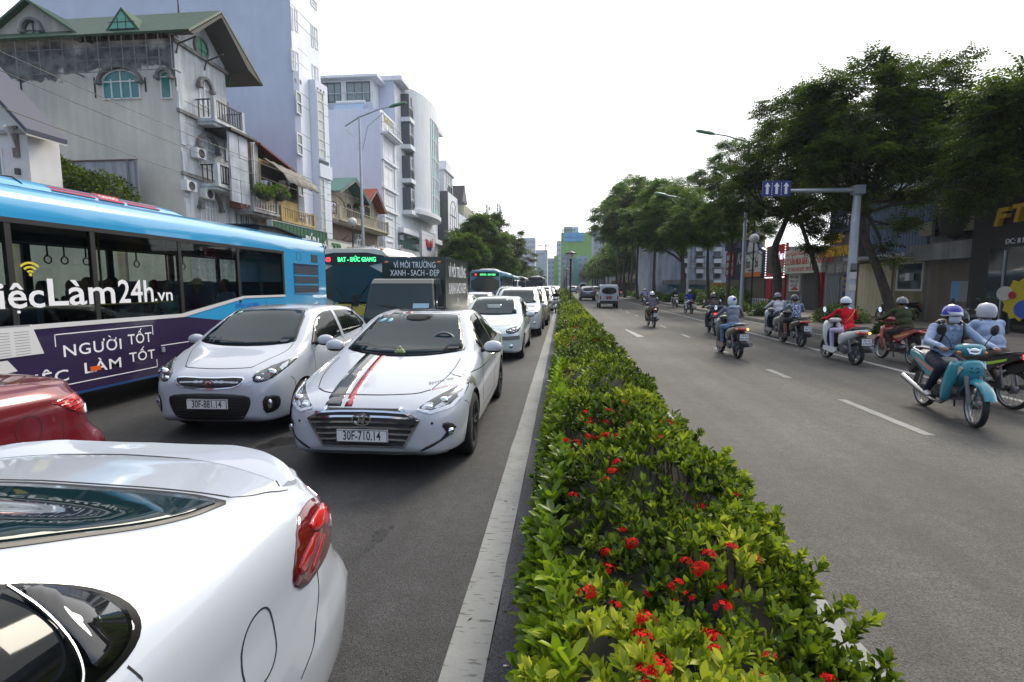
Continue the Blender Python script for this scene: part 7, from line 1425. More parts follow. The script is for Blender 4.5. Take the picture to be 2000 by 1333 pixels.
 # ---- A: small white gabled house at the left edge
Wa=Wall('y',16.0);ta=thing('building','small white gabled house with ornate eaves bracket at the left frame edge','building');mWh=mat('render_white',(.60,.60,.61),.85,nv=.1,ns=2)
xa=Wa.uv(56,300)[0];za=Wa.uv(56,270)[1];x0_,z0_=Wa.uv(0,180);x1_,z1_=Wa.uv(81,268)
MB().fprism(Wa.F,[(xa-7,0),(xa,0),(xa,za+.25),(xa-7,za+.25+(z0_-z1_)/(x1_-x0_)*7)],-1.1,0).build('wall',mWh,ta)
sl=(z0_-z1_)/(x1_-x0_);P_=[(x1_,z1_),(x1_-8,z1_+8*sl),(x1_-8,z1_+8*sl+.16),(x1_+.02,z1_+.14)]
MB().fprism(Wa.F,P_,-.9,.5).build('roof',mat('roof_slate_blue',(.05,.055,.09),.6),ta);MB().fprism(Wa.F,[(x1_-.02,z1_-.06),(x1_-8,z1_+8*sl-.06),(x1_-8,z1_+8*sl-.001),(x1_-.02,z1_-.001)],-.9,.47).build('eaves_board',mat('board_cream',(.55,.53,.48),.8),ta)
MB().fbox(Wa.F,xa-6,xa-.0,Wa.uv(20,258)[1]-.08,Wa.uv(20,258)[1]+.05,0,.08).build('cornice',mat('board_grey',(.30,.29,.28),.8),ta)
u,v=Wa.uv(33,290);MB().fbox(Wa.F,u-.11,u+.11,Wa.uv(33,308)[1],Wa.uv(33,247)[1],0,.06).build('pilaster',mat('stone_taupe',(.17,.14,.12),.8),ta)
b=MB();b.tube([Wa.F.p(u,v-.0,.08),Wa.F.p(u+.05,v+.35,.22),Wa.F.p(u+.2,v+.55,.5)],.045,6);b.tube([Wa.F.p(u,v+.58,.08),Wa.F.p(u+.28,v+.56,.55)],.045,6);b.build('eaves_bracket',mFrameW,ta)
window(ta,Wa.F,*Wa.rect(-14,290,7,345),2,1,mFrameW,mGlSky,.05,.04)
MB().fbox(Wa.F,*Wa.rect(34,330,41,342),0,.1).build('wall_lamp',mFrameD,ta)
Ws=Wall('y',22.6);tw=thing('wall','pale sheet metal screen against the beige house behind the bus roof','wall');q=Ws.rect(90,316,272,395)
MB().fbox(Ws.F,q[0],q[1],0,q[3],0,.05).build('sheet',mat('sheet_pale',(.36,.38,.44),.5,nv=.2,ns=1,streak=.3),tw);MB().fbox(Ws.F,q[0],q[1],q[3],q[3]+.05,0,.1).build('coping',mat('coping_brown',(.12,.06,.05),.7),tw)
for px in(108,254,270):u=Ws.uv(px,350)[0];MB().fbox(Ws.F,u-.05,u+.05,0,q[3],.05,.12).build('screen_post',mJoint,tw)
# ---- C: run of old shophouses between B and D
mOld=mat('render_stained',(.42,.43,.44),.9,nv=.4,ns=1.6,streak=.5);mYel=mat('render_ochre',(.50,.37,.16),.85,nv=.25,ns=2,streak=.3);mDkIn=mat('dark_recess',(.025,.018,.016),.9,nv=.3);mZinc=mat('sheet_zinc',(.38,.42,.48),.45,metal=.2,nv=.35,ns=1.5,streak=.2)  # mDkIn: near-black for flat panels and panes, interior shade put into the colour
yC=yB1;yC1=FW.uv(506,340)[0];yC2=YD-.02
tc_=thing('building','narrow stained shophouse with zinc sheets hung over its balcony','building');MB().box(XF-12,XF,yC+.05,yC1,0,FW.uv(480,268)[1]).build('wall',mOld,tc_)
W2=Wall('x',XF+1.2);q=W2 .rect(449,268,497,398);z_s=q[2]
balcony(tc_,FW.F,yC+.15,yC1-.05,z_s-.1,1.15,.9,mOld,mFrameW,True,8)
b=MB();
for i in range(3):
 for j in range(2):
  u0_=q[0]+(q[1]-q[0])*.72*j/2;b_2=MB().fbox(W2 .F,u0_+.02,u0_+(q[1]-q[0])*.36,q[2]+.0+(q[3]-q[2])*i/3,q[2]+(q[3]-q[2])*(i+1)/3-.02,.01+.015*((i+j)%2),.03+.015*((i+j)%2));b_2 .build('zinc_sheet',mZinc,tc_)
MB().fbox(W2 .F,q[0]-.1,q[1],q[3],q[3]+.12,-1.2,.25).build('balcony_roof',mRailD,tc_)
for u in(q[0],q[1]):MB().fbox(W2 .F,u-.03,u+.03,q[2],q[3],-.04,.0).build('balcony_pole',mSteel,tc_)
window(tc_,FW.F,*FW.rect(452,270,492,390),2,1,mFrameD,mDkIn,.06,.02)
window(tc_,FW.F,*FW.rect(455,408,488,470),3,1,mFrameW,mGlSky,.08,.05,bars=.2);w2q=FW.rect(446,398,497,412);MB().fbox(FW.F,w2q[0],w2q[1],w2q[2],w2q[3],0,.7).build('shop_board',mat('board_pink',(.36,.16,.14),.7,nv=.2),tc_)
te=thing('building','ochre shophouse with canvas awning and potted plants on its balcony','building');zt_=FW.uv(540,305)[1]
MB().box(XF-12,XF,yC1+.03,yC2,0,zt_-.6).build('wall',mYel,te);MB().fbox(FW.F,yC1+.2,yC2-.1,FW.uv(540,385)[1],zt_-.9,0,.05).build('dark_opening',mDkIn,te)  # flat dark panel on the wall, shade of the opening put into its colour
MB().prism([(XF-6,yC1-.2,zt_+1.2),(XF+.3,yC1-.2,zt_+.1),(XF+.3,yC2,zt_-.8),(XF-6,yC2,zt_+1.0)],(0,0,.12)).build('roof',mat('roof_maroon',(.14,.025,.02),.7,nv=.3),te)
v_b=W2 .uv(540,425)[1];balcony(te,FW.F,yC1+.15,yC2-.05,v_b,1.2,.75,mYel,mYel,True,14)
aw=MB();vs=[];n1=16
for j,(d_,z_)in enumerate(((.1,zt_-.55),(.7,zt_-.95),(1.35,zt_-1.5),(1.6,zt_-1.95))):
 for i in range(n1+1):u=yC1+.3+(yC2-yC1-.3)*i/n1;vs.append(FW.F.p(u,z_+.05*math.sin(i*1.9+j),d_+.04*math.sin(i*2.3)))
aw.add(vs,[(j*(n1+1)+i,j*(n1+1)+i+1,(j+1)*(n1+1)+i+1,(j+1)*(n1+1)+i)for j in range(3)for i in range(n1)],smooth=True);ao=aw.build('awning',mat('canvas_grey',(.26,.24,.21),.9,nv=.35,ns=2,streak=.3),te);ao.modifiers.new('s','SOLIDIFY').thickness=.03
MB().fbox(FW.F,yC1+.4,yC2-.2,3.2,v_b-.5,.5,.56).build('tarpaulin',mat('tarp_dark',(.045,.045,.045),.8,nv=.3,ns=1,streak=.4),te)
# ---- G: yellowish villa in front of the big white side wall
mCream=mat('render_cream_old',(.46,.42,.31),.85,nv=.3,ns=2,streak=.3);mRoofT=mat('roof_teal',(.03,.12,.11),.6);mTile=mat('roof_tile_red',(.30,.06,.03),.8,nv=.4,ns=6)
yG0=YD2+.03;yG1=FW.uv(738,430)[0];tg=thing('building','cream villa with teal gable, red tiled gable and baluster balcony before the white block','building');zg=FW.uv(690,392)[1]
MB().box(XF-9,XF,yG0,yG1,0,zg).build('wall',mCream,tg)
def gable(par,ya,yb,zb_,h,m,over=1.0,back=6):
 ymid=(ya+yb)/2
 for s,(a,c_)in((-1,(ya-.35,ymid)),(1,(ymid,yb+.35))):
  za_=zb_-.25 if s<0 else zb_+h;zc_=zb_+h if s<0 else zb_-.25;slab3('roof',[(XF-back,a,za_),(XF+over,a,za_),(XF+over,c_,zc_),(XF-back,c_,zc_)],.12,m,par)
 MB().fprism(FW.F,[(ya,zb_),(yb,zb_),(ymid,zb_+h-.05)],-.3,.01).build('gable_wall',mCream,par)
 MB().prism([(XF+over-.02,ya-.3,zb_-.27),(XF+over-.02,ymid,zb_+h-.02),(XF+over-.02,yb+.3,zb_-.27),(XF+over-.02,yb+.1,zb_-.3),(XF+over-.02,ymid,zb_+h-.2),(XF+over-.02,ya-.1,zb_-.3)],(-.06,0,0)).build('bargeboard',mMould,par)
ymG=FW.uv(697,380)[0];gable(tg,yG0+.3,ymG,zg,1.35,mRoofT,1.2);gable(tg,ymG+.4,yG1-.2,zg-.1,1.6,mTile,.9)
W3=Wall('x',XF+1.1);balcony(tg,FW.F,yG0+.1,yG1-.05,FW.uv(690,442)[1],1.1,.95,mCream,mCream,True,30)
window(tg,FW.F,*FW.rect(647,394,657,418),2,2,mat('frame_brown',(.10,.04,.025),.6),mGlSky,.06,.04);window(tg,FW.F,*FW.rect(662,404,667,420),1,1,mFrameW,mGlass,.05,.04)
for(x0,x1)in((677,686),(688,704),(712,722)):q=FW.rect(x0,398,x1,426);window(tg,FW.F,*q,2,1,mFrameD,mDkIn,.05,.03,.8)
hood(tg,FW.F,*FW.rect(641,388,672,400)[:2],FW.uv(655,398)[1],None,.45,mCream,.15,.12);acunit(tg,FW.F,FW.uv(638,405)[0]+.4,FW.uv(638,402)[1],.8)
q=FW.rect(648,440,735,474);MB().fbox(FW.F,q[0],q[1],q[2],q[3],.02,.10).build('stone_panel',mat('stone_brown',(.22,.17,.14),.9,nv=.3,ns=3),tg)
# ---- E: white block with curved glass front
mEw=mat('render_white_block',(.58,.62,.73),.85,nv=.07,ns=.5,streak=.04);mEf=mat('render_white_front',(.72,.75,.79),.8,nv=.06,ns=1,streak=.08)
YE=FW.uv(745,350)[0];YE1=FW.uv(773,300)[0];YE2=FW.uv(853,350)[0];zE=FW.uv(746,216)[1];WE=Wall('y',YE)
t1=thing('building','slim white six-storey house front with framed windows and gilt sign beside the glass block','building')
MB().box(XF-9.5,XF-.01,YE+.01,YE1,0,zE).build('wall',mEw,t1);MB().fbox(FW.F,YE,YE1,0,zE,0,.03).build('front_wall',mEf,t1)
for(y0_,y1_)in((236,257),(283,311),(331,367),(382,402),(428,461),(475,490)):
 q=FW.rect(750,y0_,766,y1_);window(t1,FW.F,*q,2,2,mFrameW,mGlMid if y0_<420 else mGlass,.07,.05,sill=True);MB().fbox(FW.F,q[0]-.25,q[1]+.25,q[3]+.1,q[3]+.2,.03,.12).build('window_head',mEf,t1)
for py in(272,320,372,414):zc=FW.uv(760,py)[1];MB().fbox(FW.F,YE,YE1-.05,zc-.12,zc+.12,.03,.28).build('cornice',mEf,t1)
for px in(747.5,770):u=FW.uv(px,350)[0];MB().fbox(FW.F,u-.15,u+.15,3,zE-.3,.03,.16).build('pilaster',mEf,t1)
u,v=FW.uv(758,210);text_on(FW.F,'Hoa Mai Hotel',u,zE-.7,.8,mat('gilt',(.55,.38,.03),.4,metal=.3),t1,.05,.03,sx=.62)
balcony(t1,FW.F,YE+.2,YE1-.2,FW.uv(758,268)[1],.8,.9,mEf,mSteel,False,10)
t2=thing('building','white seven-storey block with curved glass front and recessed balconies','building');zE2=FW.uv(775,165)[1]
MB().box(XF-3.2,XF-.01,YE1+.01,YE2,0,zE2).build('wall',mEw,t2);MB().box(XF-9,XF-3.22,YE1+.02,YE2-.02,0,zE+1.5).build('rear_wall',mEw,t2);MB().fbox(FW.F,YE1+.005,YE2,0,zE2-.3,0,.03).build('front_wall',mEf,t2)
MB().box(XF-3.4,XF+.9,YE1-.3,FW.uv(785,200)[0],zE2,zE2+.45).build('cornice',mEf,t2);MB().box(XF-9,XF+.9,FW.uv(842,230)[0],YE2+.6,zE2-.6,zE2+.1).build('cornice',mEf,t2)
uc0,uc1=FW.uv(787,300)[0],FW.uv(841,300)[0];Rc=(uc1-uc0)/2;ucm=(uc0+uc1)/2
def curvewall(name,a0,a1,z0,z1,rad,m,par,n=18,th=.15,depth=2.1):
 b_=MB();P_=[]
 for k in range(n+1):a=a0+(a1-a0)*k/n;P_.append((ucm-rad*math.cos(a),depth*math.sin(a)))
 for k in range(n):(u0_,d0_),(u1_,d1_)=P_[k],P_[k+1];b_.prism([FW.F.p(u0_,z0,d0_),FW.F.p(u1_,z0,d1_),FW.F.p(u1_,z0,d1_-th),FW.F.p(u0_,z0,d0_-th)],(0,0,z1-z0))
 return b_.build(name,m,par)
zc0,zc1=FW.uv(800,412)[1],FW.uv(800,190)[1]
curvewall('curved_parapet',.0,PI,zE2-1.6,zE2+.3,Rc,mEf,t2);curvewall('curved_wall',R(30),R(75),zc0,zE2-1.6,Rc,mEf,t2,6);curvewall('curved_glass',R(75),R(150),zc0,zE2-1.6,Rc,mGlCW,t2,10,.1);curvewall('curved_wall',R(150),R(168),zc0,zE2-1.6,Rc,mEf,t2,3)
nf=5
for k in range(nf+1):z_=zc0+(zE2-1.6-zc0)*k/nf;curvewall('glass_transom',R(75),R(150),z_-.06,z_+.06,Rc+.03,mFrameW,t2,10,.1,2.14)
for k in range(11):a=R(75+7.5*k);MB().fbox(Fr(FW.F.p(ucm-Rc*math.cos(a),0,2.1*math.sin(a)),(0,1,0),(1,0,0)),-.04,.04,zc0,zE2-1.6,-.02,.06).build('mullion',mFrameW,t2)
for k in range(nf):z_=zc0+(zE2-1.6-zc0)*k/nf;curvewall('tinted_band',R(76),R(149),z_+.1,z_+.7,Rc+.01,mat('glass_aqua',(.14,.36,.36),.15),t2,10,.03,2.115)
curvewall('slab_edge',0,PI,zc0-.5,zc0,Rc+.25,mEf,t2,18,2.2,2.35)
us0,us1=FW.uv(783,300)[0],FW.uv(798,300)[0]
for py in(215,266,330,390):
 v=FW.uv(790,py)[1];w_=MB().fbox(Fr(FW.F.p(0,0,.95),(0,1,0),(1,0,0)),us0+.2,us1-.2,v-1.3,v+1.2,-.92,.0).build('balcony_recess',mat('recess_grey',(.09,.10,.12),.7),t2)  # box stands proud of the wall, recess shade put into its grey
 for k in range(6):MB().fbox(Fr(FW.F.p(0,0,1.0),(0,1,0),(1,0,0)),us0+.1,us1-.1,v-1.2+.16*k,v-1.16+.16*k,0,.04).build('balcony_bar',mRailD,w_)
 MB().fbox(Fr(FW.F.p(0,0,.9),(0,1,0),(1,0,0)),us0,us1,v-1.75,v-1.3,-.9,.25).build('balcony_slab',mEf,w_)
 window(w_,Fr(FW.F.p(0,0,.96),(0,1,0),(1,0,0)),us0+.4,us1-.5,v-1.2,v+1.1,2,2,mFrameW,mGlass,.07,.03)
for py in(245,300,350,395,450):
 for px0,px1 in((769.5,773.5),):q=FW.rect(px0,py-14,px1,py+12)
 q=FW.rect(843,py-12,846,py+10);window(t2,FW.F,*q,1,2,mFrameW,mGlass,.08,.06);q=FW.rect(775,py-14,779,py+14);window(t2,FW.F,*q,1,2,mFrameW,mGlass,.08,.06)
for(x0,x1)in((785,790),(800,820),(829,834)):window(t2,FW.F,*FW.rect(x0,428,x1,447),1 if x1-x0<8 else 3,1,mFrameW,mGlass,.08,.06)
q=FW.rect(776,465,833,488);MB().fbox(FW.F,q[0],q[1],q[2],q[3],.03,.12).build('shop_glass',mat('shop_glass',(.10,.18,.18),.1),t2);MB().fbox(FW.F,YE1,YE2,q[3]+.1,q[3]+.7,.03,.7).build('cornice',mEf,t2)
WPh=Wall('y',YE+2.88);zp0=WPh.uv(700,203)[1];zp1=WPh.uv(700,157)[1]
MB().box(XF-8.5,XF-1.6,YE+2.6,YE+10,zE,zp0).build('penthouse_wall',mEw,t2)
MB().box(XF-9.3,XF-.9,YE+2.0,YE+11,zp1,zp1+.25).build('penthouse_roof',mEf,t2);ph_=MB().box(XF-8.4,XF-1.7,YE+2.9,YE+10,zp0,zp1).build('penthouse',mEf,t2)
Wp=Fr((0,YE+2.88,0),(1,0,0),(0,-1,0));window(ph_,Wp,XF-7.2,XF-5.1,zp0+.2,zp1-.15,3,1,mFrameD,mGlSky,.06,.04);window(ph_,Wp,XF-4.5,XF-2.0,zp0+.2,zp1-.15,3,1,mFrameD,mGlSky,.06,.04)
for k in range(8):MB().box(XF-8.5+.98*k,XF-8.46+.98*k,YE+2.6,YE+2.64,zp0,zp0+1.0).build('deck_post',mSteel,t2)
MB().box(XF-8.5,XF-1.6,YE+2.6,YE+2.64,zp0+.98,zp0+1.03).build('deck_rail',mSteel,t2)
for k in range(14):u=YE1+1+k*.9;MB().box(XF+.3,XF+.33,u,u+.03,zE2+.45,zE2+.9+.3*(k%3)).build('parapet_plant_stake',mMould,t2)
tt=thing('water_tank','ribbed steel water tank standing on the white roof terrace','water tank',(XF-7.0,YE+.9,zE));b=MB();b.lathe([(0,0),(.9,0)]+[(0.9+.03*(k%2),.1+.12*k)for k in range(15)]+[(.8,2.0),(0,2.15)],(0,0,0),(0,0,1),24);b.build('tank',mChrome2 if 0 else mat('tank_steel',(.5,.52,.55),.3,metal=.8),tt)
ts_=thing('solar_heater','white solar water heater rack on the white roof terrace','solar heater',(XF-3.6,YE+.8,zE));MB().prism([(-1.5,0,.1),(1.5,0,.1),(1.5,.9,1.1),(-1.5,.9,1.1)],(0,-.03,.06)).build('tube_panel',mat('solar_tubes',(.25,.36,.52),.3),ts_);MB().tube([(-1.5,.9,1.2),(1.5,.9,1.2)],.2,10).build('heater_drum',mFrameW,ts_)
tb=thing('water_tank','dark teal tank on the low roof edge beside the tall tower','water tank',(XF-10.6,YE+1.5,zE+.0));MB().box(-1.6,1.4,-.8,1.5,1.0,2.9).build('tank',mat('tank_teal',(.02,.10,.12),.5),tb);MB().box(-1.8,1.6,-1,1.7,0,.98).build('tank_base',mCream,tb)
# ---- F: narrow house with arched window, dark side wall
YF0=YE2+1.6;YF1=YF0+7;zF=FW.uv(866,392)[1];tf=thing('building','narrow house with dark grey side wall and tall arched front window','building');mFs=mat('render_dark_grey',(.13,.135,.14),.9,nv=.2,ns=1)
MB().box(XF-9,XF+1.2,YF0,YF1,0,15.5).build('wall',mFs,tf);F4=Wall('x',XF+1.22);MB().fbox(F4 .F,YF0+.02,YF1,0,15.4,0,.03).build('front_wall',mEf,tf);MB().box(XF-2,XF+.6,YF0+.5,YF1-.5,15.4,18.6).build('attic',mEf,tf);MB().box(XF-2.3,XF+.9,YF0+.2,YF1-.2,18.6,18.9).build('cornice',mEf,tf);MB().box(XF-1,XF+.7,YF0+1.5,YF1-2,18.9,20.2).build('parapet',mEf,tf)
window(tf,F4 .F,YF0+1.2,YF1-1.2,9.5,14.6,3,1,mFrameD,mGlSky,.12,.08,1.0);window(tf,F4 .F,YF0+1,YF1-1,5.4,8.8,3,1,mFrameW,mat('glass_dark_teal',(.05,.12,.12),.1),.15,.08);window(tf,F4 .F,YF0+1,YF1-1,1.6,4.9,3,1,mFrameW,mat('glass_dark_teal',(.05,.12,.12),.1),.15,.08)
window(tf,Wall('x',XF+.62).F,YF0+1,YF1-1,15.8,18.2,4,2,mFrameW,mGlass,.1,.05)
MB().prism([(XF-3,YF1,15.2),(XF-3,YF1+4.5,15.2),(XF-3,YF1+2.2,18)],(5,0,0)).build('side_gable',mRailD,tf)
tr=thing('building','low row of shops with pale roller shutters seen through the blue bus windows','building');MB().box(XF-3,XF+.4,3,YB-.3,.15,3.3).build('wall',mCream,tr)
for k in range(5):MB().box(XF+.4,XF+.46,3.4+4*k,6.9+4*k,.2,3.1).build('roller_shutter',mat('shutter_pale',(.55,.56,.52),.6,nv=.15,ns=2,streak=.1),tr)
# ---- signs over the shops
def board(label,x,y0_,y1_,z0,z1,m,texts,cat='sign',th=.25,ribs=0,name='shop_sign'):
 t=thing(name,label,cat);Fx=Fr((x,0,0),(0,1,0),(1,0,0));bo=MB().fbox(Fx,y0_,y1_,z0,z1,-th,0).build('board',m,t)
 for q in((y0_,y1_,z1,z1+.05),(y0_,y1_,z0-.05,z0),(y0_-.05,y0_,z0-.05,z1+.05),(y1_,y1_+.05,z0-.05,z1+.05)):MB().fbox(Fx,*q,-th-.01,.03).build('sign_frame',mSteel,bo)
 for k in range(ribs):u=y0_+(y1_-y0_)*(k+.5)/ribs;MB().fbox(Fx,u-.02,u+.02,z0+.01,z1-.01,0,.015).build('sign_rib',m,bo)
 for tx,u,v,s,mt,sx in texts:text_on(Fx,tx,u,v,s,mt,bo,.05,.03,sx=sx,bold=.01)
 for u in(y0_+.3,y1_-.3):MB().tube([(x-th/2,u,0.15),(x-th/2,u,z0)],.05,6).build('sign_leg',mSteel,t)
 return t
Wg=Wall('x',-15.0);a=Wg.uv(531,431);b2=Wg.uv(638,456);
board('dark green BÚN PHỐ shop board behind the blue bus tail',-15.0,a[0],b2[0],3.6,a[1],mat('sign_green',(.012,.09,.045),.5),[('BÚN',b2[0]-2.05,4.25,1.1,mWhite,.75),('PHỐ',b2[0]-.72,4.05,.85,mWhite,.72)],ribs=16)
c2=Wg.uv(641,468);d2=Wg.uv(745,492)
board('white TP AUTO shop board above the cream bus roof',-15.0,b2[0]+.12,d2[0],3.5,c2[1],mat('sign_white',(.55,.54,.50),.6),[('TP',b2[0]+1.3,4.1,1.15,mat('letter_green',(.02,.20,.08),.5),1.0),('AUTO',b2[0]+4.0,4.0,1.05,mat('letter_red',(.50,.02,.02),.5),.85)])
Ww=Wall('x',-15.5);q=Ww.rect(824,454,850,503);board('white hoarding with red script on the pavement before the glass block',-15.5,q[0],q[1],q[2],q[3],mat('sign_offwhite',(.60,.60,.66),.6),[('Thiên Huế',(q[0]+q[1])/2,(q[2]+q[3])/2+.1,1.15,mat('letter_red',(.50,.02,.02),.5),.62),('04.720.726',(q[0]+q[1])/2,q[2]+1.0,.5,mat('ink_navy',(.03,.03,.12),.5),.9)])
# ============== shops on the right
XR=16.5;WR=Wall('x',XR,-1);FR=WR.F
mShut=mat('shutter_brown',(.20,.16,.12),.6,nv=.2,ns=1.5,streak=.15);mShutY=mat('shutter_cream',(.60,.54,.36),.6,nv=.15,ns=1.5,streak=.2);mCon=mat('concrete_grey',(.25,.25,.25),.85,nv=.3,ns=2,streak=.3);mNavy=mat('sign_navy',(.015,.025,.09),.5);mSRed=mat('sign_red',(.40,.012,.02),.5);mSWh=mat('sign_white',(.55,.54,.50),.6);mGold=mat('letter_gold',(.60,.36,.03),.4,metal=.2);mShopBlk=mat('cladding_black',(.012,.012,.014),.35)
def shutter(par,F,u0,u1,v0,v1,m,n=None,name='roller_shutter'):
 n=n or int((v1-v0)/.11);b=MB()
 for k in range(n):z0,z1=v0+(v1-v0)*k/n,v0+(v1-v0)*(k+1)/n;b.fprism(F,[(u0,z0+.018),(u1,z0+.018),(u1,z1),(u0,z1)],0,.045)
 b.fbox(F,u0,u1,v0,v1,-.02,.012);return b.build(name,m,par)
def unit(label,x0,x1,ztop,m,cat='building',dep=9,F=None,front=0):
 """a shop between two picture columns at pavement level."""
 t=thing('building',label,cat);a=WR.uv(x0,600)[0];c=WR.uv(x1,600)[0];b=MB().fbox(FR,a,c-.02,0,ztop,-dep,front).build('wall',m,t);return t,a,c-.02
t,a,c=unit('black clad shop with gilt FTI letters and street address at the right edge',1936,2090,6.2,mShopBlk,front=.9);F9=Fr((XR-.9,0,0),(0,-1,0),(-1,0,0));W9=Wall('x',XR-.9,-1)
u,v=W9 .uv(1955,430);text_on(F9,'F',u+.25,v+.05,.8,mGold,t,.12,.08,sx=1.25,shear=.2,bold=.03);text_on(F9,'TI',u+1.05,v+.10,.8,mGold,t,.12,.08,sx=1.1,shear=.2,bold=.03)
text_on(F9,'ĐC: 8 NGUYỄN VĂN',u+1.45,W9 .uv(1975,472)[1],.26,mWhite,t,.02,.01,sx=.95);MB().fbox(F9,a-.1,c,6.2,6.35,-.2,.1).build('parapet_cap',mSteel,t);MB().fbox(F9,a+.9,c,.3,3.1,0,.02).build('shop_front',mBlkGl,t)
for u in(a+1.6,a+2.9):MB().fbox(F9,u-.03,u+.03,.3,3.0,.02,.06).build('door_frame',mSteel,t)
fp=thing('mural_panel','cut-out board with a yellow jagged burst and colourful blobs before the black shop','sign');Wm=Wall('x',XR-1.6,-1);Fm=Wm.F;q=Wm.rect(1945,565,2010,640)
ys_=smooth_poly([(q[0]+.9+.68*math.cos(k*PI/11)*(1 if k%2 else.82),1.3+.70*math.sin(k*PI/11)*(1 if k%2 else.84))for k in range(22)],0);MB().fprism(Fm,ys_,0,.04).build('yellow_burst',mat('board_yellow',(.55,.42,.02),.5),fp);MB().fprism(Fm,ellipse(q[0]+1.2,1.0,.42,.30),.04,.07).build('blue_blob',mat('board_blue',(.02,.10,.42),.5),fp);MB().fprism(Fm,ellipse(q[0]+.35,1.5,.30,.24),.04,.07).build('pale_blob',mat('board_cream',(.55,.52,.42),.5),fp);MB().fprism(Fm,ellipse(q[0]+.68,1.45,.13,.12),.07,.09).build('red_blob',mSRed,fp);MB().fprism(Fm,ellipse(q[0]+1.55,1.75,.12,.30),.04,.07).build('orange_blob',mat('board_orange',(.6,.16,.03),.5),fp)
for u in(q[0]+.5,q[0]+1.3):MB().fbox(Fm,u-.04,u+.04,.15,1.0,-.06,0).build('board_leg',mDkMetal,fp)
t,a,c=unit('grey shop house with brown roller shutter under a concrete canopy and slatted balcony',1805,1936,4.3,mCon);shutter(t,FR,a+.25,c-.4,.15,2.75,mShut)
MB().fbox(FR,a-.3,c,2.85,3.55,0,.75).build('canopy',mCon,t);MB().fbox(FR,a+1.6,a+3.2,1.1,1.95,.035,.05).build('notice',mat('notice_grey',(.30,.30,.30),.6),t);MB().fbox(FR,a+1.6,a+2.1,1.1,1.95,.05,.055).build('notice',mat('notice_blue',(.16,.36,.55),.6),t);MB().fbox(FR,c-.38,c-.28,.15,2.8,0,.12).build('pilaster',mSWh,t)
for(u0_,u1_)in((a+.1,a+.9),(c-1.1,c-.05)):
 for k in range(3):MB().fbox(FR,u0_,u1_,3.95+.2*k,4.13+.2*k,.0,.55).build('planter_board',mat('planter_wood',(.24,.22,.17),.8,nv=.3,ns=5),t)
for j in range(4):
 u0_=a+.95+(c-a-2.1)*j/4;u1_=u0_+(c-a-2.1)/4-.06;MB().fbox(FR,u0_-.06,u0_,3.9,4.75,.3,.42).build('rail_post',mRailD,t)
 for k in range(6):MB().fbox(FR,u0_,u1_,4.0+.12*k,4.05+.12*k,.34,.38).build('rail_slat',mRailD,t)
t2_=thing('building','pale blue house with white balustrades and an arched door above the grey shop','building');mPB=mat('render_pale_cyan',(.42,.50,.58),.8,nv=.1,ns=1,streak=.2)
yA,yB_=17,31;MB().fbox(FR,-yB_,-yA,4.32,10.0,-9,-1.6).build('wall',mPB,t2_);Fq=Fr((XR+1.6,0,0),(0,-1,0),(-1,0,0));balcony(t2_,Fq,-25.2,-17.5,7.0,1.7,1.0,mPB,mPB,True,26);balcony(t2_,Fq,-30.5,-25.6,6.6,1.0,.9,mPB,mFrameW,False,16)
window(t2_,Fq,-28.9,-27.6,6.8,8.9,2,1,mFrameW,mGlSky,.1,.06,1.0);hood(t2_,Fq,-28.9,-27.6,8.25,None,1,mFrameW,.15,.15);window(t2_,Fq,-24.5,-23,7.2,9.4,2,1,mFrameW,mGlSky,.1,.06);window(t2_,Fq,-21.5,-19.4,7.2,9.4,2,1,mFrameW,mGlass,.1,.06);window(t2_,Fq,-24.6,-21.5,4.6,6.3,3,1,mSteel,mGlass,.08,.05);window(t2_,Fq,-30,-29.3,7,9,1,1,mat('frame_mint',(.25,.5,.42),.5),mGlSky,.08,.05)
for zz in(9.4,9.7):MB().fbox(Fq,-yB_,-yA,zz,zz+.18,0,.3).build('cornice',mPB,t2_)
tb_=thing('building','blue corrugated metal upper storey beside the slatted balcony','building');q0,q1=WR.uv(1700,450)[0],WR.uv(1812,450)[0];mCor=mat('corrugated_blue',(.13,.20,.32),.5,nv=.15,ns=1,streak=.2);b=MB().fbox(FR,q0,q1,3.3,6.3,-6,0).build('wall',mCor,tb_)
rbm=MB().box(-.03,.0,-.045,.045,3.32,6.28).mesh('corrugation',mCor)
for k in range(int((q1-q0)/.22)):mobj('corrugation',rbm,tb_,(XR,-(q0+.11+.22*k),0))
MB().fbox(FR,q0-.1,q1+.1,6.3,6.4,-6,.3).build('roof_edge',mRailD,tb_);MB().fbox(FR,q0-.4,q1+.3,3.1,3.25,-.1,1.1).build('gutter_awning',mSteel,tb_)
t,a,c=unit('low ochre wall house with meter box and framed window behind the leaning tree',1740,1805,3.28,mat('render_ochre_old',(.28,.24,.14),.85,nv=.3,ns=2,streak=.3));window(t,FR,a+.3,c-.15,1.5,2.9,1,1,mSWh,mGlass,.1,.05);MB().fbox(FR,a+1.3,a+1.6,2.0,2.35,.05,.25).build('meter_box',mFrameW,t)
t,a,c=unit('shop closed with a cream roller shutter right of the gantry pole',1668,1740,3.29,mat('render_brown',(.12,.07,.05),.85,nv=.3));shutter(t,FR,a+.3,c-.05,.15,2.95,mShutY);MB().fbox(FR,a,c,3.0,3.28,0,.25).build('shutter_box',mCon,t);MB().fbox(FR,a+1.9,a+1.98,1.35,1.38,.03,.04).build('keyhole',mSeam,t)
t,a,c=unit('motel front with gilt MOTEL PHƯƠNG TRANG lettering and navy hotel signboard',1612,1668,7.4,mCon);MB().fbox(FR,a+.3,c,4.9,7.6,0,.2).build('hotel_board',mNavy,t)
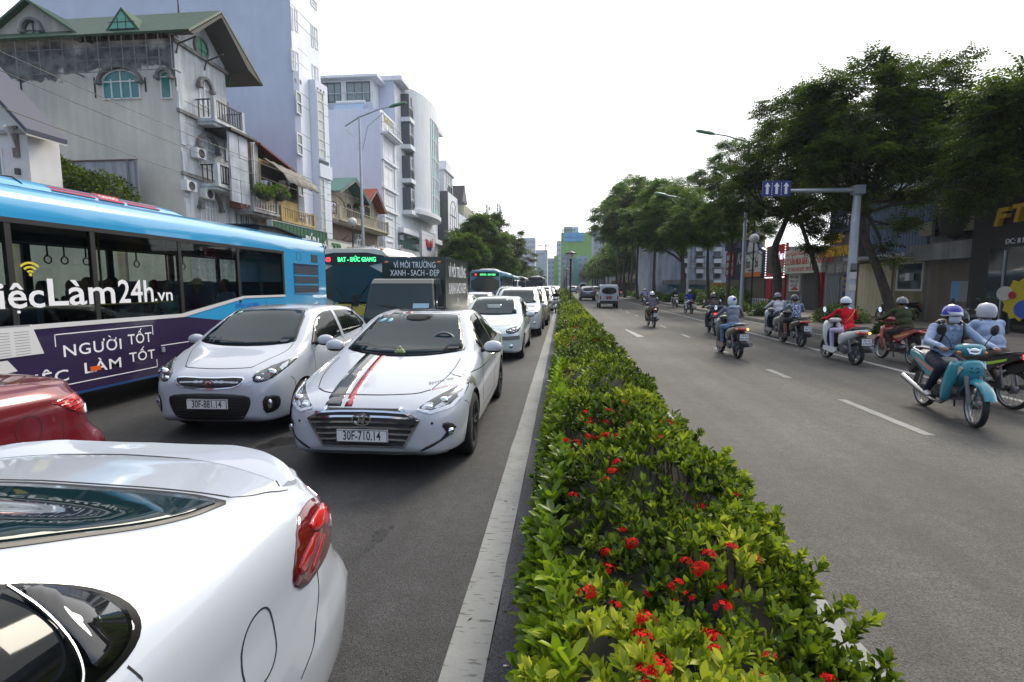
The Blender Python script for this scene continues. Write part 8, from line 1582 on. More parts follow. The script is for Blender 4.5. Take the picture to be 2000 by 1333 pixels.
um=(a+c)/2;text_on(FR,'PHƯƠNG',um+.6,7.1,.75,mSWh,t,.205,.02,sx=.9);text_on(FR,'TRANG',um+.6,6.35,.8,mSWh,t,.205,.02,sx=.9);text_on(FR,'HOTEL',um+.6,5.5,.85,mSWh,t,.205,.02,sx=.9)
text_on(FR,'·MOTEL·',um-.55,4.55,.75,mGold,t,.30,.05,sx=.85,bold=.03);text_on(FR,'PHƯƠNG TRANG',um-.35,3.75,.75,mGold,t,.30,.05,sx=.62,bold=.03);MB().fbox(FR,a,c,2.45,3.15,0,.1).build('fretwork',mCon,t)
for k in range(3):
 u=a+.25+k*(c-a-.4)/3;w_=(c-a-.4)/3-.1
 for j in range(3):e=.08+.09*j;b=MB();[b.fbox(FR,*q_,.1,.14)for q_ in((u+e,u+w_-e,2.5+e,2.53+e),(u+e,u+w_-e,3.07-e,3.1-e),(u+e,u+e+.03,2.5+e,3.1-e),(u+w_-e-.03,u+w_-e,2.5+e,3.1-e))];b.build('fret_ring',mSWh,t)
for k in range(9):MB().fbox(FR,a+.15+.17*k,a+.22+.17*k,.15,2.4,0,.10).build('gate_bar',mSteel,t)
o=MB().fbox(FR,a+2.1,c-.1,.3,2.4,.02,.12).build('hotel_price_board',mNavy,t)
for i,tx in enumerate(('PHƯƠNG','TRANG','HOTEL')):text_on(FR,tx,(a+2.1+c-.1)/2,2.15-.32*i,.3,mGold,o,.125,.004,sx=.95)
t,a,c=unit('open car and motorbike dealer under a white board with red lettering',1536,1612,4.2,mCon);MB().fbox(FR,a+2.4,c-.7,.16,2.55,-.02,.015).build('open_bay',mat('bay_grey',(.06,.058,.06),.8,nv=.2),t)  # thin panel on the wall, shade of the open bay put into its colour
o=MB().fbox(FR,a,c-.2,2.6,4.25,.02,.3).build('sign_board',mSWh,t);mRd=mat('letter_red',(.50,.02,.02),.5);uc=(a+c)/2-.1
text_on(FR,'AUTO HỘ NGUYỄN VĂN CỪ',uc,3.95,.36,mRd,o,.305,.006,sx=1.05);text_on(FR,'CHUYÊN TƯ VẤN MUA BÁN - TRAO ĐỔI Ô TÔ',uc,3.4,.62,mRd,o,.305,.006,sx=.62,bold=.012);text_on(FR,'ĐT: 0932.405.070 - 0932.444.5',uc,2.85,.34,mRd,o,.305,.006,sx=1.0)
o=MB().fbox(FR,a+.5,a+2.2,1.35,2.55,.02,.14).build('sign_board',mSWh,t)
for i,tx in enumerate(('MUA BÁN','TRAO ĐỔI','KÝ GỬI')):text_on(FR,tx,a+1.35,2.35-.3*i,.3,mSeam,o,.145,.004)
MB().fprism(FR,smooth_poly([(a+.7,1.45),(a+1.0,1.55),(a+1.3,1.66),(a+1.7,1.64),(a+2.0,1.52),(a+2.05,1.45)],1),.14,.146).build('car_picture',mSRed,o);MB().fbox(FR,c-.7,c-.3,.15,2.6,0,.2).build('red_pillar',mSRed,t)
t,a,c=unit('narrow shop with red and white sign edged by white bulbs',1497,1536,4.6,mCon);o=MB().fbox(FR,a+.05,c-.1,2.35,4.9,.02,.22).build('sign_board',mSRed,t);MB().fbox(FR,a+.2,c-.25,2.75,3.55,.22,.23).build('sign_panel',mSWh,o);MB().fbox(FR,a+.15,a+1.9,2.75,4.75,.22,.235).build('sign_picture',mat('picture_dark',(.08,.06,.05),.5,nv=.5,ns=3),o)
text_on(FR,'SĨ MS HOA',a+3.2,3.9,.62,mat('letter_lilac',(.8,.75,1),.5,emis=.8),o,.235,.006,sx=.6,bold=.015);text_on(FR,'ĐC: Đức Tân',a+3.1,3.1,.3,mSeam,o,.235,.004)
mBulb=mat('bulb_lit',(1,1,1),.4,emis=1.5);bm2=MB();bm2 .ball((0,0,0),.045,6,4);bme=bm2 .mesh('bulb',mBulb)
for k in range(13):
 for u in(a+.05,c-.12):mobj('bulb',bme,o,FR.p(u,2.4+.2*k,.25))
for k in range(1,18):
 for v in(2.38,4.88):mobj('bulb',bme,o,FR.p(a+.05+(c-a-.17)*k/18,v,.25))
shutter(t,FR,a+1.1,c-.6,.15,2.3,mShut);MB().fbox(FR,a,a+1.0,.15,2.34,0,.12).build('red_pillar',mSRed,t);MB().fbox(FR,c-.55,c-.2,.15,2.34,0,.12).build('red_pillar',mSRed,t)
t,a,c=unit('baby shop with navy arched bo bi signboard over a grey shutter',1450,1497,4.4,mNavy);um=(a+c)/2;P_=[(a+.1,2.5),(c-.1,2.5),(c-.1,4.6),(um+1.5,4.9),(um+.9,5.9),(um+.3,6.5),(um-.3,6.5),(um-.9,5.9),(um-1.5,4.9),(a+.1,4.6)]
MB().fprism(FR,P_,.02,.3).build('arch_surround',mNavy,t);o=MB().fprism(FR,[(um+(u-um)*.80,2.75+(v-2.5)*.82)for u,v in P_],.30,.36).build('sign_board',mSWh,t);text_on(FR,'bo',um-.75,3.65,1.2,mSeam,o,.365,.01,sx=.8,bold=.02);text_on(FR,'bi',um+1.15,3.65,1.2,mSeam,o,.365,.01,sx=.8,bold=.02);text_on(FR,'&',um+.3,3.55,.6,mRd,o,.365,.01);text_on(FR,'THỜI TRANG BÉ YÊU',um,4.55,.35,mNavy,o,.365,.006);text_on(FR,'www.bobi.vn',um,3.05,.26,mSeam,o,.365,.006)
MB().fprism(FR,ellipse(um-1.75,3.8,.30,.6),.37,.385).build('logo_drop',mSRed,o);MB().fprism(FR,ellipse(um-1.95,3.7,.20,.5),.386,.39).build('logo_drop',mNavy,o);MB().fbox(FR,a+.6,c-.6,2.5,2.9,.36,.38).build('orange_strip',mat('board_orange',(.6,.16,.03),.5),o);shutter(t,FR,a+.9,c-.6,.15,2.4,mShut)
t,a,c=unit('navy fronted shop with white looping script and red stripes before the park',1416,1450,5.2,mNavy);MB().fbox(FR,a,a+2.4,2.6,5.0,.02,.12).build('striped_board',mSRed,t)
for k in range(3):MB().fbox(FR,a+.3,a+2.1,2.85+.7*k,3.3+.7*k,.12,.14).build('white_bar',mSWh,t)
text_on(FR,'Kein',a+4.6,4.2,1.5,mSWh,t,.06,.03,shear=.3);shutter(t,FR,a+.5,c-1,.15,2.3,mShut);MB().fbox(FR,a-.2,c,5.2,5.9,-1,.2).build('parapet',mNavy,t)
Wf=Wall('y',62);tf_=thing('building','stained white apartment block with small hooded windows beyond the little park','building');q=Wf.rect(1322,430,1420,556);MB().fbox(Wf.F,q[0]-3,q[1]+1,0,q[3],-12,0).build('wall',mat('render_white_stained',(.42,.47,.56),.85,nv=.25,ns=.8,streak=.3),tf_)
for px in(1339,1366,1401):
 for py in(470,493,513,535):
  u,v=Wf.uv(px,py);window(tf_,Wf.F,u-.4,u+.4,v-.6,v+.55,1,1,mMould,mGlass,.1,.08);MB().fbox(Wf.F,u-.55,u+.55,v+.6,v+.72,0,.5).build('window_hood',mMould,tf_);MB().fbox(Wf.F,u-.4,u+.4,v-1.25,v-.75,0,.4).build('air_conditioner',mFrameW,tf_)
two=thing('wall','orange boundary wall at the back of the little park','wall');q=Wf.rect(1368,553,1412,567);MB().fbox(Wf.F,q[0],q[1],0,q[3],4,4.3).build('wall_face',mat('render_orange',(.42,.10,.03),.8,nv=.2),two)
tblue=thing('building','low grey roofed shed behind the park trees','building');q=Wf.rect(1300,548,1362,566);MB().fbox(Wf.F,q[0],q[1],0,q[3]-.5,1,4).build('wall',mat('shed_blue',(.10,.20,.30),.7),tblue);MB().fbox(Wf.F,q[0]-.5,q[1]+.5,q[3]-.5,q[3],.5,4.6).build('roof',mCon,tblue)
tag(MB().box(11.5,24,36,61.5,.15,.22).build('lawn',mat('lawn_green',(.06,.11,.02),.9,nv=.4,ns=3,bump=.6,bs=30)),kind='structure')
pf=thing('fence','low white picket fence round the park lawn','fence');pk=MB().box(-.03,.03,-.03,.03,.2,.75).mesh('picket',mFrameW)
for k in range(44):mobj('picket',pk,pf,(16,36.5+k*.5,0))
for z in(.35,.62):MB().box(15.98,16.02,36.4,58.2,z,z+.05).build('rail',mFrameW,pf)
def block(label,x0,x1,y0,y1,h,m,wins=True,side=-1,front=True,gm=None,sp=3.2,shopm=None):
 t=thing('building',label,'building');MB().box(x0,x1,y0,y1,0,h).build('wall',m,t);Ff=Fr((0,y0,0),(1,0,0),(0,-1,0));Fx=Fr((x1 if side>0 else x0,0,0),(0,side,0),(side,0,0));gm=gm or mGlass
 for k in range(int((h-3.6)/3.3)):
  z=4.2+3.3*k;wm=MB();
  for i in range(max(1,int((y1-y0)/sp))):u=side*(y0+sp*(i+.5));window(t,Fx,u-.6,u+.6,z,z+1.6,2,1,mFrameW,gm,.08,.05)
  MB().fbox(Fx,*sorted((side*y0,side*y1)),z-1,z-.85,0,.25).build('cornice',m,t)
 if shopm:MB().fbox(Fx,*sorted((side*(y0+.3),side*(y1-.3))),2.6,3.4,0,.3).build('shop_board',shopm,t);MB().fbox(Fx,*sorted((side*(y0+.5),side*(y1-.5))),.2,2.5,0,.03).build('shop_opening',mDkIn,t)  # thin dark panel under the board, shop interior shade put into its colour
 return t
cols=[mEw,mCream,mPB,mOld,mYel,mCon,mBfac,mSWh];shp=[mSRed,mNavy,mSWh,mYelBand,mRd,mat('sign_green',(.012,.09,.045),.5)]
rr_=random.Random(5);y=YF1+5;k=0;nm_=['cream','pale blue','stained grey','ochre','white','grey']
for k in range(12):
 w_=rr_.uniform(7,11);h_=rr_.choice([8,11,14,9,17])if k!=2 else 15;block(f'{nm_[k % 6]} shophouse number {k+1} along the left street behind the trees'.replace(f'number {k+1} ',''),XF-9,XF+rr_.uniform(-.6,.6),y,y+w_,h_,cols[k%8],side=1,shopm=shp[k%6])['group']='shophouses down the left street';y+=w_+.1
y=66
for k in range(14):
 w_=rr_.uniform(8,12);h_=rr_.choice([7,10,8,13,11])if k else 5.5;block(f'{nm_[(k+2) % 6]} shophouse far down the right street behind the trees',18.5+rr_.uniform(-.5,.5),28,y,y+w_,h_,(cols[(k+3)%8]if k else mCream),side=-1,shopm=shp[(k+1)%6])['group']='shophouses down the right street';y+=w_+.1
mHz=[mat('tower_blue_grey',(.28,.33,.40),.8,nv=.1,ns=.1),mat('tower_white_blue',(.42,.47,.55),.8,nv=.08,ns=.1)]
def far_tower(label,px0,px1,pyt,Y,m,cols_=6,rows=10,dep=15,gm=None,wm=None):
 t=thing('building',label,'building');a,c=PY(px0,pyt,Y),PY(px1,pyt,Y);x0,x1,h=a.x,c.x,a.z;MB().box(x0,x1,Y,Y+dep,0,h).build('wall',m,t);F_=Fr((0,Y,0),(1,0,0),(0,-1,0))
 for j in range(rows):
  z=h-(j+1)*3.3*Y/330
  if z<3:break
  for i in range(cols_):u=x0+(x1-x0)*(i+.5)/cols_;w_=(x1-x0)/cols_*.28;MB().fbox(F_,u-w_,u+w_,z,z+1.5*Y/330,-.05,.06).build('window',gm or mGlSky,t)
 return t,x0,x1,h,F_
far_tower('white gridded tower block on the skyline left of centre',1019,1045,465,420,mHz[1],7,12);far_tower('blue grey unfinished tower on the skyline under the crane',1045,1069,489,470,mHz[0],1,1);far_tower('narrow pale tower peeping beside the green building',1087,1098,471,380,mHz[1],3,12)
mGrB=mat('green_screen_wall',(.19,.42,.10),.85,nv=.15,ns=.3);t,x0,x1,h,F_=far_tower('light green building with blue billboard and rooftop sign closing the street',1096,1156,455,250,mGrB,1,0,18)
hb2=PY(1100,470,250).z;q=[PY(1101,455,250),PY(1140,472,250)];o=MB().fbox(F_,q[0].x,q[1].x,q[1].z,q[0].z,0,.6).build('billboard',mat('billboard_blue',(.10,.38,.68),.5,nv=.25,ns=.3),t);text_on(F_,'SÂN BAY QUỐC TẾ',(q[0].x+q[1].x)/2,(q[0].z+q[1].z)/2-.3,.95,mSeam,o,.62,.02)
MB().fbox(F_,q[0].x,PY(1119,450,250).x,h+.1,PY(1110,445,250).z+.4,-1,.5).build('roof_sign',mat('sign_grey',(.35,.37,.38),.6),t);text_on(F_,'gotornot',PY(1110,450,250).x,h+1.2,2.2,mat('ink_green',(.05,.2,.15),.5),t,.55,.05,sx=.8,bold=.05);MB().fbox(F_,PY(1119.5,450,250).x,PY(1130,450,250).x,h+.1,PY(1110,445,250).z+.2,-1,.5).build('roof_sign',mat('sign_pale_blue',(.45,.55,.75),.6),t)
far_tower('dark teal screened building right of the green one',1152,1163,460,262,mat('screen_teal',(.03,.16,.14),.8),1,0);far_tower('grey stepped building with teal net beside the right trees',1160,1200,445,215,mat('render_grey_far',(.28,.31,.34),.8,nv=.2,ns=.3),4,6,15);far_tower('cream balconied building under the green one',1098,1120,497,190,mOld,3,5);far_tower('low turquoise house front at the end of the street',1117,1130,505,200,mat('render_turquoise',(.08,.40,.36),.8),1,1);far_tower('low grey roofed house at the end of the street',1128,1150,500,210,mHz[0],2,2);far_tower('dim blue block behind the trees at the end of the street',1070,1084,505,300,mHz[0],2,5);far_tower('thin green house left of the cream balconied one',1082,1091,500,240,mGrB,1,1)
ct=thing('tower_crane','orange tower crane above the unfinished skyline block','crane');m0=PY(1066,490,470);m1=PY(1066,477,470);mCr=mat('crane_orange',(.40,.22,.16),.6);MB().tube([(m0 .x,470,m0 .z-2),(m1 .x,470,m1 .z)],.7,4).build('mast',mCr,ct);j0,j1=PY(1047,481,470),PY(1075,481,470);MB().tube([tuple(j0),tuple(j1)],.55,4).build('jib',mCr,ct);MB().tube([tuple(j0),tuple(m1),tuple(j1)],.2,4).build('tie',mCr,ct)
for i,(px,pt,pb)in enumerate(((953,400,420),(975,398,425))):
 tm_=thing('antenna_mast',('slim' if i==0 else 'thicker')+' phone antenna mast rising behind the left trees','antenna mast');a,c=PY(px,pt,110),PY(px,pb+40,110);MB().tube([tuple(c),tuple(a)],[.25,.12],6).build('mast',mSteel,tm_)
 for k in range(5 if i else 3):MB().cbox((a.x+(.35 if k%2 else-.35),110,a.z-.4-.45*k),(.22,.2,.8)).build('antenna_panel',mMould,tm_)
 # ---- street furniture
def lamp_median(x,y,h,label):
 t=thing('street_lamp',label,'street lamp',(x,y,.15),group='black lamp posts along the hedge');b=MB();b.lathe([(0,0),(.16,0),(.16,.3),(.11,.4),(.13,.55),(.075,.7),(.06,h-.75),(.09,h-.7),(.12,h-.6),(0,h-.6)],n=12);b.build('post',mRailD,t);b=MB();b.lathe([(.10,h-.6),(.17,h-.25),(.17,h-.22)],n=8);b.build('lamp_glass',mat('lamp_glass_white',(.6,.6,.55),.3),t);b=MB();b.lathe([(0,h),(.08,h-.06),(.30,h-.16),(.42,h-.24),(.40,h-.26),(0,h-.2)],n=16);b.build('lamp_cap',mRailD,t);return t
l0=lamp_median(.58,37,4.1,'nearest black lamp post standing in the median hedge')
for i,y in enumerate((75,112,150,188)):dup(l0,loc=(.58,y,.15),label=('second','third','fourth','fifth')[i]+' black lamp post along the median hedge')
def arm_lamp(label,x,y,h,dirs,side=1):
 t=thing('street_lamp',label,'street lamp',(x,y,.15));MB().tube([(0,0,0),(0,0,1.2),(0,0,h)],[.13,.11,.06],10).build('pole',mSteel,t);b=MB();b.tube([(-.9*side,0,h-.55),(0,0,h-.05),(1.2*side,0,h+.35),(2.0*side,0,h+.5)],[.05,.05,.045,.04],8);b.build('arm',mSteel,t)
 b=MB();b.tube([(-.85*side,0,h-.75),(-.35*side,0,h-1.2),(-.14*side,0,h-2.0)],.022,6);b.tube([(1.5*side,0,h+.15),(.5*side,0,h-.6),(.14*side,0,h-2.0)],.022,6)
 for z in(1.6,1.85):b.tube([(-.14*side,0,h-z),(.14*side,0,h-z)],.02,5)
 b.build('brace',mSteel,t);b=MB();b.tube([(1.85*side,0,h+.46),(2.1*side,0,h+.53),(2.75*side,0,h+.66),(2.9*side,0,h+.66)],[.08,.16,.15,.08],10,flat=.55);b.build('lamp_head',mat('lamp_green',(.02,.12,.05),.4),t);return t
arm_lamp('tall grey street lamp with green head before the white block on the left',-12.2,PX(707,400,-12.2).y,11.7,1)
pr=PX(1457,400,10.3);arm_lamp('tall grey street lamp half hidden by the right trees with green head',10.3,pr.y,9.6,-1,-1)
def globe(label,x,y,h,s=1):
 t=thing('street_lamp',label,'street lamp',(x,y,.15));MB().tube([(0,0,0),(0,0,h)],.05,8).build('pole',mDkMetal,t);b=MB();b.tube([(-.7,0,h-.9),(-.3,0,h-.6),(0,0,h-1.1),(.3,0,h-.6),(.7,0,h-.9)],.025,6);b.build('scroll',mDkMetal,t);b=MB();b.ball((0,0,h+.25),.28,16,10);b.build('globe',mat('globe_white',(.6,.6,.58),.3),t);return t
p=PX(1473,466,11.5);globe('globe lamp with scrolled bracket over the baby shop sign',11.5,p.y,p.z-.4);p=PX(688,434,-13.5);globe('globe lamp standing before the cream villa on the left',-13.5,p.y,p.z-.4)
for i,px in enumerate((1283,1345,1258)):p=PX(px,500,10.4);arm_lamp(('second','third','fourth')[i]+' grey street lamp pole among the right hand trees',10.4,p.y,8.5,-1,-1)
gp=PX(1666,500,10.3);gt=thing('lane_sign','overhead blue lane sign with three white arrows on a grey gantry arm','traffic sign',(10.3,gp.y,.15));zt_=PX(1672,368,10.3).z-.15
MB().tube([(0,0,0),(0,0,.4),(0,0,zt_)],[.20,.17,.13],8).build('pole',mSteel,gt);Yg=gp.y;sa,sb_=PY(1488,355,Yg),PY(1541,384,Yg);za=PY(1600,373,Yg).z-.15;MB().tube([(.1,0,za),(sb_.x-10.3-.1,0,za+.02)],[.09,.06],8).build('arm',mSteel,gt);MB().cbox((0,-.02,za),(.34,.34,.3)).build('arm_bracket',mSteel,gt)
for z in(2.0,2.25,1.55):MB().cbox((-.05,-.19,z),(.22,.02,.22 if z<2 else.30)).build('poster',mSWh if z<2.2 else mMould,gt)
Fg=Fr((0,-.06,0),(1,0,0),(0,-1,0));x0,x1,z0,z1=sa.x-10.3,sb_.x-10.3,sb_.z-.15,sa.z-.15;bd=MB().fbox(Fg,x0,x1,z0,z1,0,.05).build('sign_plate',mat('sign_blue',(.015,.03,.16),.5),gt);w_=(x1-x0)/3
for k in range(3):uc=x0+w_*(k+.5);b=MB();b.fprism(Fg,[(uc-.045,z0+.07),(uc+.045,z0+.07),(uc+.045,z1-.2),(uc+.10,z1-.2),(uc,z1-.06),(uc-.10,z1-.2),(uc-.045,z1-.2)],.05,.056);b.build('arrow',mWhite,bd)
for k in(1,2):
 for j in range(6):MB().fbox(Fg,x0+w_*k-.01,x0+w_*k+.01,z0+.04+(z1-z0-.08)*j/6,z0+.04+(z1-z0-.08)*(j+.55)/6,.05,.055).build('lane_dash_mark',mWhite,bd)
 # ============== vegetation
G=np.random.default_rng(11)
def rotz(v,a):c,s=np.cos(a),np.sin(a);return np.stack([v[:,0]*c-v[:,1]*s,v[:,0]*s+v[:,1]*c,v[:,2]],1)
def norm(v):return v/np.maximum(1e-9,np.linalg.norm(v,axis=1,keepdims=True))
def leaves_quads(base,dir_,up_,L,Wd,droop=.25):
 """rhombic leaf per row: base point, direction, up normal, length, width -> V,F (quads)."""
 side=norm(np.cross(dir_,up_));L=L[:,None];Wd=Wd[:,None];mid=base+dir_*L*.5;tip=base+dir_*L-up_*L*droop
 V=np.stack([base,mid-side*Wd*.5,tip,mid+side*Wd*.5],1).reshape(-1,3);F=np.arange(len(base)*4).reshape(-1,4);return V,F
def crown(blobs,nfr,fr=.42,nl=5,lw=.30,G=G,flat=.55):
 """feathery compound leaves in flattened clumps; blobs: (x,y,z,r)."""
 B=np.array(blobs,float);w=B[:,3]**2.2;w/=w.sum();ncl=max(6,nfr//34);ci=G.choice(len(B),ncl,p=w);d=norm(G.normal(size=(ncl,3)));rad=G.uniform(.25,.85,ncl)**.5
 C_=B[ci,:3]+d*(B[ci,3]*rad)[:,None]*np.array([1,1,flat+.15]);cr=G.uniform(.32,.75,ncl)*np.clip(B[ci,3]/2.2,.6,1.4)
 k=G.integers(0,ncl,nfr);e=norm(G.normal(size=(nfr,3)));P=C_[k]+e*(cr[k]*G.uniform(.2,1,nfr)**.5)[:,None]*np.array([1,1,.55])
 out=norm((P-B[ci[k],:3])*np.array([1,1,.5])+G.normal(size=(nfr,3))*.5);out[:,2]=out[:,2]*.4+G.uniform(-.25,.25,nfr);out=norm(out);up_=norm(np.array([0,0,1.0])+G.normal(size=(nfr,3))*.35);side=norm(np.cross(out,up_));up_=np.cross(side,out)
 Ln=fr*G.uniform(.7,1.3,nfr);Vs=[]
 bs,ds,us,Ls,Ws=[],[],[],[],[]
 for j in range(nl):
  f=(j+.6)/nl
  for s in(-1,1):
   bs.append(P+out*(Ln*f)[:,None]-up_*(Ln*f*f*.25)[:,None]);ds.append(norm(side*s+out*.35-up_*.12));us.append(up_);Ls.append(Ln*.36*(1-.45*f));Ws.append(Ln*lw*.42)
 return leaves_quads(np.concatenate(bs),np.concatenate(ds),np.concatenate(us),np.concatenate(Ls),np.concatenate(Ws))
mLeafD=leafmat('leaf_dark',[(.014,.024,.005),(.036,.062,.008),(.085,.13,.012),(.18,.25,.025)],.48);mLeafM=leafmat('leaf_mid',[(.016,.038,.006),(.045,.10,.010),(.11,.20,.016),(.20,.30,.03)],.48);mBark=mat('bark',(.07,.055,.042),.95,nv=.5,ns=6,bump=.8,bs=14)
def tree(label,trunk,blobs,nfr,lm=mLeafD,r0=.18,fr=.42,nl=5,group=None,limbs=True,G=G,lw=.3,spd=.8):
 b0=V3(trunk[0]);t=thing('tree',label,'tree',tuple(b0),group=group);T=[V3(p)-b0 for p in trunk];n=len(T);tb=MB();q=crom([tuple(p)for p in T],4)if n>2 else[tuple(p)for p in T];m=len(q)
 tb.tube([V3(p)for p in q],[r0*(1-.55*i/(m-1))for i in range(m)],10);top=T[-1];BL=[(x-b0 .x,y-b0 .y,z-b0 .z,r)for x,y,z,r in blobs]
 for x,y,z,r in BL:
  e=V3((x,y,z));s0=top.lerp(T[-2],random.uniform(0,.5));mid=s0 .lerp(e,.5)+V3((random.uniform(-.3,.3),random.uniform(-.3,.3),-.12*(e-s0).length));tb.tube([s0,s0 .lerp(mid,.5)+V3((0,0,.1)),mid,mid.lerp(e,.6),e],[r0*.40,r0*.36,r0*.28,r0*.18,.02],6)
  for _ in range(4):f=e+V3((random.uniform(-1,1),random.uniform(-1,1),random.uniform(-.2,.7)))*r*.8;tb.tube([mid.lerp(e,random.uniform(.2,.8)),f.lerp(e,.4),f],[r0*.16,r0*.10,.012],5)
 tb.build('trunk',mBark,t);V,F_=crown(BL,int(nfr*1.3),fr,nl,lw,G,spd);o=mobj('crown',npmesh('crown',V,F_,lm),t);o['kind']='stuff';return t
def PB(px,py,Y,r):p=PY(px,py,Y);return(p.x,p.y,p.z,r)
def tx(px,py,X=None,Y=None):p=PX(px,py,X)if X is not None else PY(px,py,Y);return tuple(p)
Yt=PX(1745,640,12.4).y
tree('large dark tree with leaning trunk spreading over the right pavement',[(12.4,Yt,.15),tx(1735,590,Y=Yt+.1),tx(1712,520,Y=Yt+.2),tx(1688,460,Y=Yt+.3),tx(1680,400,Y=Yt+.4)],[PB(1690,215,Yt+.5,2.1),PB(1800,175,Yt+1,1.6),PB(1740,270,Yt,2.0),PB(1610,290,Yt+1,1.7),PB(1850,250,Yt+.5,1.9),PB(1660,330,Yt-.5,1.5),PB(1770,350,Yt+1.5,1.2),PB(1800,125,Yt+1,.7),PB(1560,240,Yt+1.5,1.5),PB(1900,300,Yt+1,1.3),PB(1735,440,Yt+.4,.75),PB(1725,500,Yt+.2,.45)],8200,r0=.20,fr=.46)
tree('tree with wind blown crown reaching the top right corner',[tx(1990,640,Y=13.5),tx(1985,500,Y=13.6),tx(1960,330,Y=13.8)]if 0 else[(14.6,16.2,.15),(14.7,16.1,2.5),(14.4,16,5.2)],[PB(1965,215,15.5,1.1),PB(1985,260,15.5,1.3),PB(1930,320,16,1.2),PB(1985,165,16,.7),PB(2050,230,16,1.5),PB(1890,370,16.5,.9)],3000,r0=.15)
Y2=PX(1519,590,11.0).y
tree('dark tree with thick trunk bending right in front of the baby shop',[(11.0,Y2,.15),tx(1518,540,Y=Y2),tx(1513,490,Y=Y2),tx(1525,455,Y=Y2+.2),tx(1547,405,Y=Y2+.4)],[PB(1560,300,Y2,2.2),PB(1500,320,Y2,1.8),PB(1470,380,Y2-.5,1.5),PB(1600,360,Y2+.5,1.7),PB(1540,230,Y2+1,1.6),PB(1440,340,Y2,1.3),PB(1630,250,Y2+1,2.2),PB(1430,400,Y2,1.0)],7000,r0=.24)
Y3=PX(1598,600,12.2).y
tree('slim forked tree with pale bark before the white dealer board',[(12.2,Y3,.15),tx(1596,540,Y=Y3),tx(1582,490,Y=Y3),tx(1565,440,Y=Y3),tx(1545,400,Y=Y3)],[PB(1560,400,Y3,1.0),PB(1610,410,Y3,1.2),PB(1650,340,Y3,1.8),PB(1600,470,Y3,.7),PB(1590,530,Y3,.35)],2200,r0=.13)
Y4=PX(1420,600,10.9).y
tree('tree with slim trunk by the pavement edge at the start of the shops',[(10.9,Y4,.15),tx(1425,530,Y=Y4),tx(1432,460,Y=Y4)],[PB(1440,400,Y4,1.7),PB(1400,420,Y4,1.3),PB(1470,430,Y4,1.5),PB(1400,350,Y4,1.3),PB(1425,310,Y4+1,1.2)],4500,mLeafM,r0=.14)
Y5=PX(1385,585,11.0).y;t5=tree('tree with dark slender trunk beside the park lawn',[(11.0,Y5,.15),tx(1382,520,Y=Y5),tx(1384,470,Y=Y5)],[PB(1380,440,Y5,2.0),PB(1340,450,Y5,1.7),PB(1410,440,Y5,1.6),PB(1360,410,Y5,1.8)],4500,mLeafM,r0=.15)
Y6=PX(1334,590,11.2).y;t6=tree('stout forked tree standing by the hedge of the park',[(11.2,Y6,.15),tx(1334,535,Y=Y6),tx(1333,505,Y=Y6)],[PB(1310,420,Y6,2.6),PB(1350,440,Y6,2.3),PB(1290,450,Y6,2.2),PB(1330,385,Y6+1,2.2),PB(1270,440,Y6,2.0)],5500,mLeafM,r0=.30,fr=.55)
k_=0
for px,py,Y_,r in((1285,400,55,3.2),(1250,410,62,3.6),(1225,400,70,4.0),(1300,385,66,3.2),(1240,385,80,4.0),(1210,420,82,4.0)):
 p=PY(px,py,Y_);tree(('tall','broad','dense','leaning','dark','ragged')[k_]+' roadside tree in the middle of the right row',[(p.x,Y_,.15),(p.x-.2,Y_,3),(p.x,Y_,p.z-1.5)],[(p.x,Y_,p.z,r*.8),(p.x-r*.55,Y_,p.z-r*.45,r*.62),(p.x+r*.6,Y_+1,p.z-r*.4,r*.65),(p.x,Y_-1.5,p.z-r*.7,r*.6),(p.x-.3,Y_+.5,p.z+r*.42,r*.45)],3600,mLeafD if k_%2 else mLeafM,r0=.22,fr=.75,nl=3,lw=.5);k_+=1
for i,(px,py,Y_,r)in enumerate(((935,458,66,3.4),(962,455,76,3.8),(908,485,60,2.3),(990,490,92,4.2),(945,500,66,3.6))):
 p=PY(px,py,Y_);tree(('broad','tall','low','dark','drooping')[i]+' tree in the left roadside group behind the truck',[(p.x,Y_,.15),(p.x+.2,Y_,3),(p.x,Y_,p.z-1.2)],[(p.x,Y_,p.z,r*.75),(p.x-r*.6,Y_,p.z-r*.35,r*.6),(p.x+r*.65,Y_+1,p.z-r*.35,r*.6),(p.x+.2,Y_-1.2,p.z-r*.6,r*.6),(p.x-.3,Y_+.5,p.z+r*.35,r*.45)],4200,mLeafD if i%2 else mLeafM,r0=.22,fr=.75,nl=3,lw=.5)
far_t=tree('first tree of the far right hand row',[(11.8,92,.15),(11.6,92,3),(11.8,92,6)],[(11.8,92,8.4,3.2),(9.4,92,7.2,2.4),(14.2,93,7.4,2.5),(11.6,89.5,6.8,2.3),(11.5,94,9.8,2.0),(12,95,6.8,2.4)],2600,mLeafM,r0=.22,fr=1.0,nl=2,lw=.7,group='trees lining the far street')
rr_=random.Random(9)
for i in range(34):
 side=i%2;y=100+9.5*(i//2)+rr_.uniform(-2,2);x=(12+rr_.uniform(-1,2))if side else(-13.2+rr_.uniform(-1.5,1.2));s=rr_.uniform(.78,1.12)*(1.0 if side else.82);o=dup(far_t,loc=(x,y,.15),rot=(0,0,rr_.uniform(0,6)),label='tree in the far '+('right' if side else 'left')+' hand row shrinking towards the street end');o.scale=(s,s,s)
